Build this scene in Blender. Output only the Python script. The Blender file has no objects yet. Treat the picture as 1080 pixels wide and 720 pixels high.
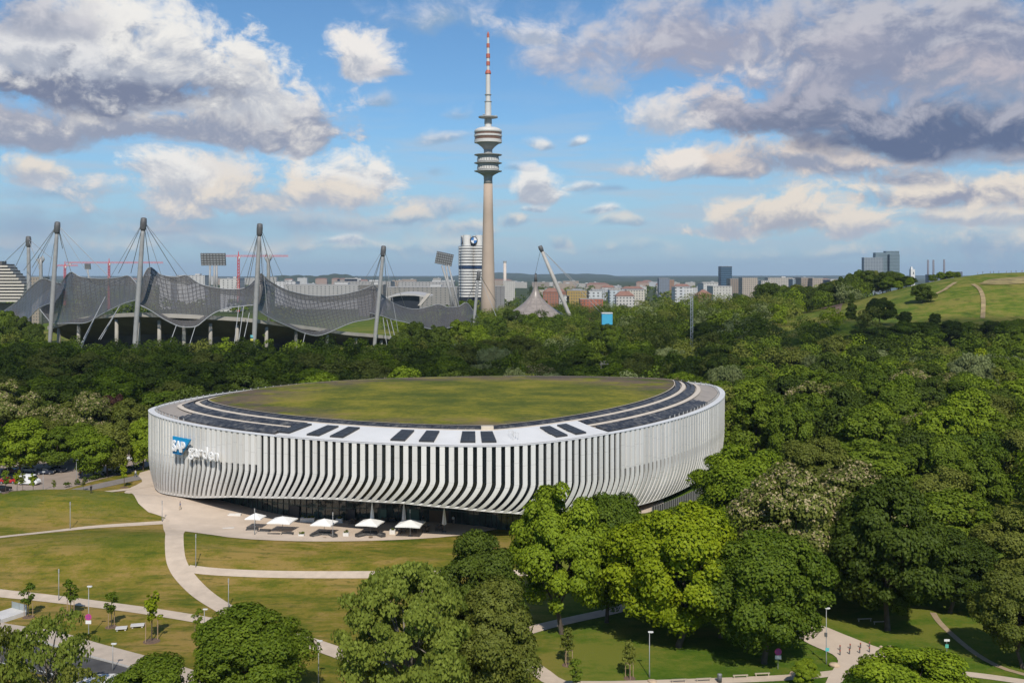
import bpy, bmesh, math, random
import numpy as np
from mathutils import Vector, Matrix

# ---------------------------------------------------------------- camera, sky, sun, exposure
sc = bpy.context.scene
COL = sc.collection
R = math.radians
F = 1080.0           # focal length in units of the 1080-pixel-wide photograph
HC = 50.0            # camera height above the plaza
HOR = 290.0          # row of the horizon

cam_d = bpy.data.cameras.new('camera')
cam_d.sensor_width = 36.0
cam_d.lens = 36.0
cam_d.shift_y = -(360.0 - HOR) / 1080.0
cam_d.clip_start = 1.0
cam_d.clip_end = 80000.0
cam = bpy.data.objects.new('camera', cam_d)
cam.location = (0, 0, HC)
cam.rotation_euler = (R(90), 0, 0)
COL.objects.link(cam)
sc.camera = cam

SUN_EL, SUN_AZ = R(45.0), R(173.0)   # azimuth clockwise from +Y: behind the camera, a little to its right
to_sun = Vector((math.sin(SUN_AZ) * math.cos(SUN_EL), math.cos(SUN_AZ) * math.cos(SUN_EL), math.sin(SUN_EL)))
sun_d = bpy.data.lights.new('sun', 'SUN')
sun_d.energy = 4.2
sun_d.angle = R(0.53)
sun_d.color = (1.0, 0.93, 0.83)
sun = bpy.data.objects.new('sun', sun_d)
sun.rotation_euler = to_sun.to_track_quat('Z', 'Y').to_euler()
sun.location = (0, 0, 900)
COL.objects.link(sun)

vs = sc.view_settings
vs.view_transform = 'Standard'
vs.look = 'None'
vs.exposure = 0.0
vs.gamma = 1.0
vs.use_curve_mapping = False
cy = sc.cycles
cy.max_bounces = 6
cy.diffuse_bounces = 3
cy.glossy_bounces = 2
cy.transmission_bounces = 4
cy.transparent_max_bounces = 6
cy.volume_bounces = 0
cy.use_adaptive_sampling = True
cy.adaptive_threshold = 0.012
try:
    cy.use_denoising = True
    cy.denoiser = 'OPENIMAGEDENOISE'
    cy.denoising_prefilter = 'ACCURATE'
except Exception:
    pass

# ---------------------------------------------------------------- node helpers
class NT:
    """small helper round a node tree"""
    def __init__(s, tree):
        s.t = tree
    def n(s, typ, **kw):
        nd = s.t.nodes.new(typ)
        for k, v in kw.items():
            setattr(nd, k, v)
        return nd
    def put(s, sock, v):
        if v is None:
            return
        if hasattr(v, 'is_output'):
            s.t.links.new(v, sock)
        else:
            sock.default_value = v
    def math(s, op, a, b=None, c=None, clamp=False):
        nd = s.n('ShaderNodeMath', operation=op)
        nd.use_clamp = clamp
        s.put(nd.inputs[0], a); s.put(nd.inputs[1], b); s.put(nd.inputs[2], c)
        return nd.outputs[0]
    def vec(s, op, a, b=None, scale=None):
        nd = s.n('ShaderNodeVectorMath', operation=op)
        s.put(nd.inputs[0], a); s.put(nd.inputs[1], b)
        if scale is not None:
            s.put(nd.inputs[3], scale)
        return nd.outputs[1] if op in ('LENGTH', 'DISTANCE', 'DOT_PRODUCT') else nd.outputs[0]
    def mix(s, f, a, b, blend='MIX'):
        nd = s.n('ShaderNodeMix', data_type='RGBA', blend_type=blend)
        s.put(nd.inputs[0], f); s.put(nd.inputs[6], a); s.put(nd.inputs[7], b)
        return nd.outputs[2]
    def smooth(s, v, a, b, lo=0.0, hi=1.0):
        nd = s.n('ShaderNodeMapRange', interpolation_type='SMOOTHSTEP')
        s.put(nd.inputs[0], v); s.put(nd.inputs[1], a); s.put(nd.inputs[2], b)
        nd.inputs[3].default_value = lo; nd.inputs[4].default_value = hi
        return nd.outputs[0]
    def noise(s, vec, scale, detail=4.0, rough=0.55, lac=2.0, dist=0.0, color=False):
        nd = s.n('ShaderNodeTexNoise')
        s.put(nd.inputs['Vector'], vec)
        nd.inputs['Scale'].default_value = scale
        nd.inputs['Detail'].default_value = detail
        nd.inputs['Roughness'].default_value = rough
        nd.inputs['Lacunarity'].default_value = lac
        nd.inputs['Distortion'].default_value = dist
        return nd.outputs['Color'] if color else nd.outputs['Fac']
    def ramp(s, fac, stops):
        nd = s.n('ShaderNodeValToRGB')
        el = nd.color_ramp.elements
        while len(el) < len(stops):
            el.new(0.5)
        for e, (p, c) in zip(el, stops):
            e.position = p
            e.color = (c[0], c[1], c[2], 1.0)
        s.put(nd.inputs[0], fac)
        return nd.outputs[0]

def c4(c):
    return (c[0], c[1], c[2], 1.0)

# ---------------------------------------------------------------- the sky
world = bpy.data.worlds.new('World')
sc.world = world
world.use_nodes = True
W = NT(world.node_tree)
world.node_tree.nodes.clear()
SKY_STRENGTH = 0.1

def cloud_group():
    """one cloud: density from a flat-based dome plus shared billow noise, tone from height and from the billows' slope"""
    g = bpy.data.node_groups.new('cloud', 'ShaderNodeTree')
    itf = g.interface
    for nm, ty in (('Under', 'NodeSocketColor'), ('P', 'NodeSocketVector'), ('Center', 'NodeSocketVector'), ('Inv', 'NodeSocketVector'),
                   ('Base', 'NodeSocketFloat'), ('Billow', 'NodeSocketFloat'), ('Slope', 'NodeSocketFloat'), ('Amp', 'NodeSocketFloat'),
                   ('Soft', 'NodeSocketFloat'), ('Opacity', 'NodeSocketFloat'), ('Lit', 'NodeSocketColor'), ('Shade', 'NodeSocketColor'), ('Lift', 'NodeSocketFloat')):
        itf.new_socket(name=nm, in_out='INPUT', socket_type=ty)
    itf.new_socket(name='Color', in_out='OUTPUT', socket_type='NodeSocketColor')
    itf.new_socket(name='Next', in_out='OUTPUT', socket_type='NodeSocketVector')
    K = NT(g)
    gi = K.n('NodeGroupInput'); go = K.n('NodeGroupOutput')
    I = {s.name: s for s in gi.outputs}
    q = K.vec('MULTIPLY', K.vec('SUBTRACT', I['P'], I['Center']), I['Inv'])
    sp = K.n('ShaderNodeSeparateXYZ'); K.put(sp.inputs[0], q)
    up = K.math('MAXIMUM', sp.outputs[1], 0.0)
    dn = K.math('MULTIPLY', K.math('MINIMUM', sp.outputs[1], 0.0), I['Base'])
    yy = K.math('ADD', up, dn)
    cb = K.n('ShaderNodeCombineXYZ'); K.put(cb.inputs[0], sp.outputs[0]); K.put(cb.inputs[1], yy)
    ln = K.vec('LENGTH', cb.outputs[0])
    field = K.math('SUBTRACT', 1.0, ln)
    dens = K.math('MULTIPLY_ADD', K.math('SUBTRACT', I['Billow'], 0.5), K.math('MULTIPLY', I['Amp'], 1.35), field)
    alpha = K.math('MULTIPLY', K.smooth(dens, -0.04, K.math('MULTIPLY', I['Soft'], 1.35)), I['Opacity'], clamp=True)
    # tone: tops, thin rims and the sunlit side of each billow are bright, thick cores and bases grey
    h = K.math('MULTIPLY_ADD', sp.outputs[1], 1.0, K.math('ADD', I['Lift'], 0.12))
    t = K.math('MULTIPLY_ADD', I['Slope'], 1.9, h)
    t = K.math('MULTIPLY_ADD', K.math('SUBTRACT', I['Billow'], 0.42), 1.0, t)
    t = K.math('MULTIPLY_ADD', dens, -0.30, t)
    t = K.smooth(t, 0.0, 0.85)
    col = K.mix(t, I['Shade'], I['Lit'])
    out = K.mix(alpha, I['Under'], col)
    K.put(go.inputs[0], out)
    # hands the coordinates on, so the clouds are evaluated one after the other (keeps the shader small)
    tiny = K.vec('MULTIPLY', out, (1e-9, 1e-9, 0.0))
    K.put(go.inputs[1], K.vec('ADD', I['P'], tiny))
    return g

CG = cloud_group()
tc = W.n('ShaderNodeTexCoord')
sep = W.n('ShaderNodeSeparateXYZ'); W.put(sep.inputs[0], tc.outputs['Generated'])
az = W.math('ARCTAN2', sep.outputs[0], sep.outputs[1])
el = W.math('ARCSINE', sep.outputs[2])
cmb = W.n('ShaderNodeCombineXYZ'); W.put(cmb.inputs[0], az); W.put(cmb.inputs[1], el)
P0 = cmb.outputs[0]
# billows: stretched sideways a little, finer towards the horizon as clouds there are farther off
Pn = W.vec('MULTIPLY', P0, (1.0, 1.55, 1.0))
warp = W.noise(Pn, 12.0, 2.0, 0.5, color=True)
P1 = W.vec('ADD', P0, W.vec('MULTIPLY', W.vec('SUBTRACT', warp, (0.5, 0.5, 0.5)), (0.05, 0.03, 0.0)))
Q1 = W.vec('MULTIPLY', P1, (1.0, 1.3, 1.0))
def billow(q):
    v = W.n('ShaderNodeTexVoronoi', feature='F1', voronoi_dimensions='3D')
    v.normalize = True
    W.put(v.inputs['Vector'], q)
    v.inputs['Scale'].default_value = 17.0
    v.inputs['Detail'].default_value = 4.0
    v.inputs['Roughness'].default_value = 0.52
    v.inputs['Lacunarity'].default_value = 2.15
    puff = W.math('SUBTRACT', 1.0, v.outputs['Distance'])
    f = W.noise(q, 11.0, 8.0, 0.60)
    g = W.noise(q, 42.0, 5.0, 0.62)
    return W.math('ADD', W.math('MULTIPLY', puff, 0.65), W.math('ADD', W.math('MULTIPLY', f, 1.0), W.math('MULTIPLY', g, 0.55))), f
B1, F1 = billow(Q1)
B1 = W.math('SUBTRACT', B1, 0.80)
Q2 = W.vec('ADD', Q1, (-0.005, 0.014, 0.0))
B2, F2 = billow(Q2)
B2 = W.math('SUBTRACT', B2, 0.80)
SL = W.math('SUBTRACT', B1, B2)

sky = W.n('ShaderNodeTexSky', sky_type='NISHITA')
sky.sun_disc = False
sky.sun_elevation = SUN_EL
sky.sun_rotation = SUN_AZ
sky.altitude = 500.0
sky.air_density = 1.0
sky.dust_density = 0.6
sky.ozone_density = 2.5
cur = W.vec('MULTIPLY', sky.outputs[0], (0.68, 0.95, 1.12))
cur = W.mix(W.smooth(el, -0.01, 0.17, 0.75, 0.0), cur, c4((3.4, 4.9, 6.5)))
S = 1.0 / SKY_STRENGTH
def tone(c):
    return c4([((v / 255.0) ** 2.2) * S for v in c])

def px_uv(px, py):
    u = math.atan((px - 540.0) / F)
    v = math.atan((HOR - py) / F * math.cos(u))
    return u, v

CLOUDS = []
def cloud(px, py, rx, ry, lit, shade, base=2.0, amp=1.5, soft=0.35, op=1.0, lift=0.25):
    """px, py: middle of the flat base line; rx half width, ry height (photo pixels); base: how sharply it ends below"""
    u, v = px_uv(px, py)
    m = 1.0 + 0.55 * amp
    CLOUDS.append(((u - rx / F * m, u + rx / F * m, v - ry / F * m / base, v + ry / F * m),
                   (u, v, rx, ry, lit, shade, base, amp, soft, op, lift)))

def add_cloud(under, p, a):
    u, v, rx, ry, lit, shade, base, amp, soft, op, lift = a
    nd = W.n('ShaderNodeGroup'); nd.node_tree = CG
    i = nd.inputs
    W.put(i['Under'], under); W.put(i['P'], p)
    i['Center'].default_value = (u, v, 0.0)
    i['Inv'].default_value = (F / rx, F / ry, 0.0)
    i['Base'].default_value = base
    W.put(i['Billow'], B1); W.put(i['Slope'], SL)
    i['Amp'].default_value = amp; i['Soft'].default_value = soft; i['Opacity'].default_value = op
    i['Lit'].default_value = tone(lit); i['Shade'].default_value = tone(shade); i['Lift'].default_value = lift
    return nd.outputs[0], nd.outputs[1]

WH = (240, 238, 234); CR = (234, 224, 211); G1 = (178, 184, 197); G2 = (150, 158, 178); G3 = (122, 131, 155); GB = (150, 172, 196)
# far thin streaks over the low sky
strk = W.noise(W.vec('MULTIPLY', P0, (5.0, 34.0, 1.0)), 1.6, 6.0, 0.55)
low = W.math('MULTIPLY', W.smooth(el, 0.012, 0.045), W.smooth(el, 0.20, 0.06))
cur = W.mix(W.math('MULTIPLY', W.smooth(strk, 0.42, 0.68), W.math('MULTIPLY', low, 0.78)), cur, tone((182, 195, 209)))
# low small clouds
for a in [
    (60, 262, 190, 24, CR, GB, 1.5, 1.1, 0.8, 0.55), (160, 244, 110, 14, CR, GB, 1.6, 1.3, 0.7, 0.6), (330, 236, 90, 16, CR, GB, 1.6, 1.3, 0.7, 0.65), (250, 258, 160, 20, CR, GB, 1.5, 1.2, 0.8, 0.6), (440, 262, 150, 18, CR, GB, 1.5, 1.2, 0.8, 0.5),
    (640, 262, 120, 14, CR, GB, 1.5, 1.2, 0.8, 0.45), (860, 270, 190, 16, CR, GB, 1.5, 1.2, 0.8, 0.5), (1040, 262, 150, 34, CR, GB, 1.4, 1.4, 0.6, 0.8),
    (365, 254, 34, 12, WH, GB, 2, 1.4, 0.5, 0.8), (590, 255, 26, 12, CR, GB, 2, 1.3, 0.5, 0.7), (500, 245, 46, 18, CR, GB, 2, 1.4, 0.5, 0.7),
    (30, 240, 110, 34, GB, (140, 160, 188), 1.2, 1.2, 0.8, 0.7), (230, 236, 240, 26, GB, (146, 166, 192), 1.2, 1.2, 0.8, 0.6),
    (1030, 232, 110, 20, CR, G1, 2, 1.4, 0.5, 0.9), (935, 214, 90, 12, G1, GB, 1.5, 1.2, 0.7, 0.6),
    (465, 222, 60, 26, (215, 212, 212), GB, 1.5, 1.4, 0.6, 0.75), (628, 224, 26, 12, WH, GB, 2, 1.2, 0.5, 0.85), (566, 222, 22, 10, WH, GB, 2, 1.2, 0.5, 0.85),
    (640, 200, 40, 8, (140, 165, 195), (130, 155, 190), 1.2, 1.0, 0.7, 0.6),
]:
    cloud(*a)
# mid-height cumulus
for a in [
    (570, 206, 36, 36, WH, G1, 2.2, 1.5, 0.4, 0.95), (655, 178, 34, 22, (225, 220, 218), G1, 2.0, 1.5, 0.5, 0.85),
    (570, 152, 22, 13, WH, GB, 2.2, 1.4, 0.5, 0.9), (606, 150, 20, 11, WH, GB, 2.2, 1.4, 0.5, 0.85),
    (470, 146, 44, 17, (220, 220, 224), GB, 2.0, 1.4, 0.6, 0.75), (486, 118, 30, 20, (215, 218, 226), GB, 1.6, 1.5, 0.7, 0.6), (405, 104, 28, 14, (200, 206, 218), GB, 1.8, 1.4, 0.6, 0.75),
    (330, 206, 50, 22, WH, G1, 2.2, 1.4, 0.4, 0.9), (455, 180, 30, 10, (180, 195, 212), GB, 1.5, 1.2, 0.7, 0.5),
    (610, 196, 26, 10, WH, GB, 2.0, 1.4, 0.5, 0.75), (545, 178, 24, 9, (220, 222, 228), GB, 2.0, 1.4, 0.6, 0.6), (540, 236, 34, 13, CR, GB, 2.0, 1.4, 0.5, 0.75), (420, 232, 40, 14, CR, GB, 2.0, 1.4, 0.5, 0.75), (660, 236, 44, 11, CR, GB, 2.0, 1.4, 0.6, 0.7),
    (826, 238, 122, 50, CR, (170, 174, 186), 3.0, 1.5, 0.35, 1.0, 0.42), (770, 243, 60, 20, CR, G1, 2.5, 1.4, 0.4, 0.9), (905, 243, 50, 26, CR, G1, 2.5, 1.4, 0.4, 0.9),
    (1010, 206, 130, 46, CR, (150, 156, 176), 2.6, 1.5, 0.35, 1.0, 0.36), (960, 186, 60, 26, CR, G2, 2.4, 1.4, 0.4, 1.0),
    (850, 176, 190, 46, (226, 214, 204), G2, 2.8, 1.3, 0.4, 1.0, 0.28), (712, 174, 34, 36, (238, 230, 222), G1, 2.4, 1.5, 0.35, 1.0, 0.45),
    (1040, 160, 120, 36, (200, 192, 192), G2, 2.0, 1.2, 0.5, 0.95),
]:
    cloud(*a)
# left: three stacked banks
for a in [
    (44, 184, 48, 24, CR, G1, 2.4, 1.4, 0.4, 0.95), (60, 200, 90, 22, (180, 190, 206), GB, 1.6, 1.2, 0.7, 0.7),
    (210, 200, 130, 56, (232, 226, 220), G1, 1.8, 1.6, 0.35, 0.95, 0.34), (300, 214, 140, 40, CR, (166, 178, 196), 2.0, 1.5, 0.45, 0.95, 0.38),
    (385, 196, 62, 50, WH, G1, 2.4, 1.5, 0.3, 1.0, 0.46), (355, 212, 70, 30, CR, G1, 2.4, 1.4, 0.4, 0.95, 0.4), (160, 182, 60, 42, WH, G1, 2.4, 1.5, 0.35, 0.95, 0.4),
    (30, 138, 110, 54, (176, 178, 190), G2, 2.6, 1.1, 0.4, 1.0, 0.1),
    (300, 134, 116, 64, (228, 226, 226), G2, 2.6, 1.4, 0.32, 1.0, 0.2), (196, 138, 200, 48, (226, 222, 218), G2, 3.0, 1.3, 0.35, 1.0, 0.16),
    (170, 112, 150, 28, WH, G1, 2.6, 1.3, 0.4, 0.95, 0.36),
    (256, 98, 84, 74, WH, G1, 2.2, 1.5, 0.32, 1.0, 0.34),
    (112, 90, 180, 118, WH, G3, 3.4, 1.2, 0.3, 1.0, 0.16), (170, 66, 110, 80, WH, G1, 2.0, 1.4, 0.35, 0.9, 0.4), (10, 58, 110, 50, (226, 226, 228), G1, 2.4, 1.4, 0.4, 0.9, 0.3),
    (30, 20, 90, 40, (200, 200, 208), G2, 2.2, 1.4, 0.5, 0.85, 0.2),
    (383, 70, 52, 44, (240, 236, 232), G1, 2.6, 1.4, 0.35, 1.0, 0.36), (412, 76, 30, 14, (226, 222, 222), G1, 2.2, 1.3, 0.5, 0.9),
]:
    cloud(*a)
# right: a grey deck from the top of the frame, the dark bank under it
for a in [
    (460, 18, 80, 34, (216, 218, 226), GB, 1.6, 1.4, 0.7, 0.75), (620, 60, 110, 74, (206, 206, 214), (168, 172, 190), 2.0, 1.2, 0.6, 0.95, 0.3), (630, 92, 60, 26, (190, 192, 204), G1, 1.8, 1.3, 0.6, 0.85),
    (760, 40, 170, 90, (196, 196, 206), (158, 162, 182), 1.6, 1.0, 0.5, 1.0, 0.25),
    (960, 60, 260, 130, (190, 191, 201), (140, 148, 172), 1.4, 0.9, 0.45, 1.0, 0.2),
    (760, 116, 74, 58, (214, 208, 210), (150, 156, 176), 2.0, 1.3, 0.35, 1.0, 0.34), (840, 130, 120, 60, (176, 176, 190), G3, 2.6, 1.1, 0.4, 1.0, 0.1),
    (980, 146, 190, 70, (172, 174, 188), (98, 112, 142), 3.4, 0.9, 0.4, 1.0, 0.05), (985, 84, 80, 34, (204, 196, 200), G2, 2.0, 1.3, 0.5, 0.8, 0.3), (1050, 96, 90, 30, (192, 186, 194), G2, 2.0, 1.2, 0.5, 0.8, 0.3),
    (700, 128, 60, 40, (228, 224, 222), G1, 2.2, 1.5, 0.4, 0.9, 0.3), (790, 84, 60, 34, (226, 222, 224), (160, 164, 184), 2.0, 1.4, 0.5, 0.7, 0.3), (560, 44, 70, 30, (222, 222, 228), G1, 2.0, 1.4, 0.5, 0.8, 0.3),
    (900, 60, 70, 34, (200, 196, 204), (160, 162, 180), 2.0, 1.3, 0.6, 0.6, 0.3),
]:
    cloud(*a)
def sky_background(col):
    bg = W.n('ShaderNodeBackground')
    W.put(bg.inputs[0], col)
    bg.inputs[1].default_value = SKY_STRENGTH
    return bg.outputs[0]

LEAF = [0]
psep = W.n('ShaderNodeSeparateXYZ'); W.put(psep.inputs[0], P1)
def sky_region(box, cl, depth):
    """the sky split into regions, so that each only works out its own clouds"""
    cl = [c for c in cl if c[0][0] < box[1] and c[0][1] > box[0] and c[0][2] < box[3] and c[0][3] > box[2]]
    if len(cl) <= 5 or depth == 0:
        LEAF[0] += 1
        col, p = cur, W.vec('ADD', P1, (LEAF[0] * 1e-6, 0.0, 0.0))     # keeps the regions' clouds apart
        for c in cl:
            col, p = add_cloud(col, p, c[1])
        return sky_background(col)
    best = None
    for ax in (0, 1):
        lo, hi = box[2 * ax], box[2 * ax + 1]
        for k in range(1, 12):
            cut = lo + (hi - lo) * k / 12.0
            a = sum(1 for c in cl if c[0][2 * ax] < cut); b = sum(1 for c in cl if c[0][2 * ax + 1] > cut)
            cost = a * (cut - lo) / (hi - lo) + b * (hi - cut) / (hi - lo)
            if best is None or cost < best[0]:
                best = (cost, ax, cut)
    _, ax, cut = best
    b1, b2 = list(box), list(box)
    b1[2 * ax + 1] = cut; b2[2 * ax] = cut
    ms = W.n('ShaderNodeMixShader')
    W.put(ms.inputs[0], W.math('GREATER_THAN', psep.outputs[ax], cut))
    W.put(ms.inputs[1], sky_region(b1, cl, depth - 1))
    W.put(ms.inputs[2], sky_region(b2, cl, depth - 1))
    return ms.outputs[0]

BOX = (-0.72, 0.72, -0.02, 0.40)
inside = sky_region(BOX, CLOUDS, 3)
# some broken cloud round the rest of the sky as well
restc = W.smooth(W.noise(W.vec('MULTIPLY', tc.outputs['Generated'], (1.0, 1.0, 2.2)), 2.6, 7.0, 0.58), 0.5, 0.66)
outside = sky_background(W.mix(W.math('MULTIPLY', restc, W.smooth(el, 0.02, 0.2, 0.0, 0.8)), cur, tone((150, 156, 170))))
isout = W.math('MAXIMUM', W.math('GREATER_THAN', W.math('ABSOLUTE', psep.outputs[0]), 0.72),
               W.math('MAXIMUM', W.math('GREATER_THAN', psep.outputs[1], 0.40), W.math('LESS_THAN', psep.outputs[1], -0.02)))
ms = W.n('ShaderNodeMixShader')
W.put(ms.inputs[0], isout); W.put(ms.inputs[1], inside); W.put(ms.inputs[2], outside)
wo = W.n('ShaderNodeOutputWorld')
W.put(wo.inputs[0], ms.outputs[0])
world.cycles.sampling_method = 'MANUAL'
world.cycles.sample_map_resolution = 512

# ---------------------------------------------------------------- materials
MATS = {}
def mat(name, base=(0.5, 0.5, 0.5), rough=0.7, metal=0.0, var=0.0, vscale=1.0, bump=0.0, bscale=8.0, spec=0.5, alpha=1.0, tint=None, coord='Object'):
    """plain painted / mineral surface with a little uneven colour"""
    if name in MATS:
        return MATS[name]
    m = bpy.data.materials.new(name); m.use_nodes = True
    n = NT(m.node_tree); b = m.node_tree.nodes['Principled BSDF']
    b.inputs['Roughness'].default_value = rough
    b.inputs['Metallic'].default_value = metal
    b.inputs['Specular IOR Level'].default_value = spec
    b.inputs['Alpha'].default_value = alpha
    if var > 0 or bump > 0:
        t = n.n('ShaderNodeTexCoord')
        f = n.noise(t.outputs[coord], vscale, 5.0, 0.6)
    if var > 0:
        d = tuple(max(0.0, v * (1 - var)) for v in base); l = tuple(min(1.0, v * (1 + var)) for v in (tint or base))
        n.put(b.inputs['Base Color'], n.ramp(f, [(0.3, d), (0.7, l)]))
    else:
        b.inputs['Base Color'].default_value = c4(base)
    if bump > 0:
        bp = n.n('ShaderNodeBump'); bp.inputs['Strength'].default_value = bump
        n.put(bp.inputs['Height'], n.noise(t.outputs[coord], bscale, 4.0, 0.6))
        n.put(b.inputs['Normal'], bp.outputs[0])
    MATS[name] = m
    return m

def window_mat(name, wall, glass, sx, sz, fx=0.55, fz=0.5, rough=0.6):
    """rendered wall with rows of recessed-looking dark glass, laid out in metres on the wall itself (for far buildings)"""
    if name in MATS:
        return MATS[name]
    m = bpy.data.materials.new(name); m.use_nodes = True
    n = NT(m.node_tree); b = m.node_tree.nodes['Principled BSDF']
    t = n.n('ShaderNodeTexCoord'); s = n.n('ShaderNodeSeparateXYZ'); n.put(s.inputs[0], t.outputs['Object'])
    g = n.n('ShaderNodeNewGeometry'); gs = n.n('ShaderNodeSeparateXYZ'); n.put(gs.inputs[0], g.outputs['Normal'])
    h = n.math('ADD', s.outputs[0], s.outputs[1])
    wx = n.math('LESS_THAN', n.math('FRACT', n.math('DIVIDE', h, sx)), fx)
    wz = n.math('LESS_THAN', n.math('FRACT', n.math('DIVIDE', s.outputs[2], sz)), fz)
    side = n.math('LESS_THAN', n.math('ABSOLUTE', gs.outputs[2]), 0.5)
    w = n.math('MULTIPLY', n.math('MULTIPLY', wx, wz), side)
    v = n.noise(t.outputs['Object'], 0.15, 4.0, 0.6)
    wl = n.ramp(v, [(0.3, tuple(c * 0.88 for c in wall)), (0.7, wall)])
    n.put(b.inputs['Base Color'], n.mix(w, wl, c4(glass)))
    n.put(b.inputs['Roughness'], n.math('MULTIPLY_ADD', w, -0.4, rough))
    MATS[name] = m
    return m

# ---------------------------------------------------------------- mesh helpers
class MB:
    """collects shapes; build() links them as ONE mesh object"""
    def __init__(s):
        s.v = []; s.f = []; s.m = []; s.k = 0
    def add(s, vs, fs, k=None):
        o = len(s.v); s.v += [tuple(v) for v in vs]; s.f += [tuple(i + o for i in f) for f in fs]
        s.m += [s.k if k is None else k] * len(fs)
        return s
    def box(s, c, d, rz=0.0, k=None, taper=1.0):
        x, y, z = d[0] / 2, d[1] / 2, d[2] / 2
        ca, sa = math.cos(rz), math.sin(rz)
        vs = []
        for zz, tp in ((-z, 1.0), (z, taper)):
            for xx, yy in ((-x, -y), (x, -y), (x, y), (-x, y)):
                xx *= tp; yy *= tp
                vs.append((c[0] + xx * ca - yy * sa, c[1] + xx * sa + yy * ca, c[2] + zz))
        return s.add(vs, [(3, 2, 1, 0), (4, 5, 6, 7), (0, 1, 5, 4), (1, 2, 6, 5), (2, 3, 7, 6), (3, 0, 4, 7)], k)
    def tube(s, pts, rad, n=8, k=None, caps=True):
        pts = [Vector(p) for p in pts]
        if not hasattr(rad, '__len__'):
            rad = [rad] * len(pts)
        vs = []; fs = []
        for i, p in enumerate(pts):
            d = (pts[min(i + 1, len(pts) - 1)] - pts[max(i - 1, 0)])
            d = d.normalized() if d.length > 1e-9 else Vector((0, 0, 1))
            a = d.cross(Vector((0, 0, 1)) if abs(d.z) < 0.95 else Vector((1, 0, 0))).normalized(); b = d.cross(a)
            for j in range(n):
                t = 2 * math.pi * j / n
                vs.append(p + (a * math.cos(t) + b * math.sin(t)) * rad[i])
        for i in range(len(pts) - 1):
            for j in range(n):
                fs.append((i * n + j, i * n + (j + 1) % n, (i + 1) * n + (j + 1) % n, (i + 1) * n + j))
        if caps:
            fs.append(tuple(range(n))[::-1]); fs.append(tuple((len(pts) - 1) * n + j for j in range(n)))
        return s.add(vs, fs, k)
    def lathe(s, prof, n=24, c=(0, 0, 0), k=None, caps=True):
        """prof: (radius, z) from the bottom up"""
        vs = []; fs = []
        for r, z in prof:
            for j in range(n):
                t = 2 * math.pi * j / n
                vs.append((c[0] + r * math.cos(t), c[1] + r * math.sin(t), c[2] + z))
        for i in range(len(prof) - 1):
            for j in range(n):
                fs.append((i * n + j, i * n + (j + 1) % n, (i + 1) * n + (j + 1) % n, (i + 1) * n + j))
        if caps:
            fs.append(tuple(range(n))[::-1]); fs.append(tuple((len(prof) - 1) * n + j for j in range(n)))
        return s.add(vs, fs, k)
    def prism(s, poly, z0, z1, k=None):
        n = len(poly)
        vs = [(p[0], p[1], z0) for p in poly] + [(p[0], p[1], z1) for p in poly]
        return s.add(vs, [tuple(range(n))[::-1], tuple(range(n, 2 * n))] + [(i, (i + 1) % n, n + (i + 1) % n, n + i) for i in range(n)], k)
    def build(s, name, mats, parent=None, smooth=False, loc=None):
        if not isinstance(mats, (list, tuple)):
            mats = [mats]
        me = bpy.data.meshes.new(name)
        me.from_pydata(s.v, [], s.f)
        for m in mats:
            me.materials.append(m)
        if len(mats) > 1:
            me.polygons.foreach_set('material_index', s.m)
        if smooth:
            me.polygons.foreach_set('use_smooth', [True] * len(me.polygons))
        me.update()
        return link(name, me, parent, loc)

def link(name, me, parent=None, loc=None):
    o = bpy.data.objects.new(name, me)
    COL.objects.link(o)
    if parent is not None:
        o.parent = parent
    if loc is not None:
        o.location = loc
    return o

def tag(o, label=None, cat=None, group=None, kind=None):
    if label: o['label'] = label
    if cat: o['category'] = cat
    if group: o['group'] = group
    if kind: o['kind'] = kind
    return o

def empty(name, loc=(0, 0, 0), rz=0.0, label=None, cat=None, group=None):
    o = bpy.data.objects.new(name, None)
    COL.objects.link(o)
    o.location = loc; o.rotation_euler = (0, 0, rz)
    o.empty_display_size = 0.5
    return tag(o, label, cat, group)

def copy_tree(o, parent=None):
    c = o.copy(); COL.objects.link(c)
    if parent is not None:
        c.parent = parent
    for ch in list(o.children):
        copy_tree(ch, c)
    return c

def smooth01(t):
    t = min(1.0, max(0.0, t))
    return t * t * (3 - 2 * t)

# ---------------------------------------------------------------- terrain height
def gz(x, y):
    z = -2.0 * smooth01((191.0 - y) / 30.0)                        # the meadow falls away from the terrace
    z += 4.6 * math.exp(-((x + 97) / 29.0) ** 2 - ((y - 216) / 11.0) ** 2)
    z += 2.4 * math.exp(-((x + 70) / 30.0) ** 2 - ((y - 186) / 11.0) ** 2)
    z += 0.9 * math.exp(-((x + 22) / 26.0) ** 2 - ((y - 178) / 6.0) ** 2)
    if y > 380 and x > 60:
        # the grassy hill to the right and its lower spur
        u = (x + 60.0 * 0) / max(y, 1.0) * F + 540.0                # bearing of the place
        ridge = np.interp(u, [640, 700, 800, 840, 880, 920, 960, 1000, 1040, 1080, 1200, 1400, 1700], [0, 13, 20, 22, 28, 35, 42, 47.5, 51.0, 51.8, 52.5, 48, 20])
        prof = smooth01((y - 440.0) / 250.0) * (1.0 - smooth01((y - 740.0) / 240.0))
        z += ridge * prof
        z += 13.0 * math.exp(-((x - 172) / 34.0) ** 2 - ((y - 556) / 26.0) ** 2)
    return z

def ground_at(px, py):
    """first place where the sight line through that pixel meets the ground"""
    k = (py - HOR) / F; u = (px - 540.0) / F
    y, st = 90.0, 1.0
    while y < 3000:
        if HC - k * y <= gz(u * y, y):
            break
        y += st
    a, b = y - st, y
    for _ in range(30):
        m = 0.5 * (a + b)
        if HC - k * m <= gz(u * m, m):
            b = m
        else:
            a = m
    return Vector((u * b, b, gz(u * b, b)))

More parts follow.
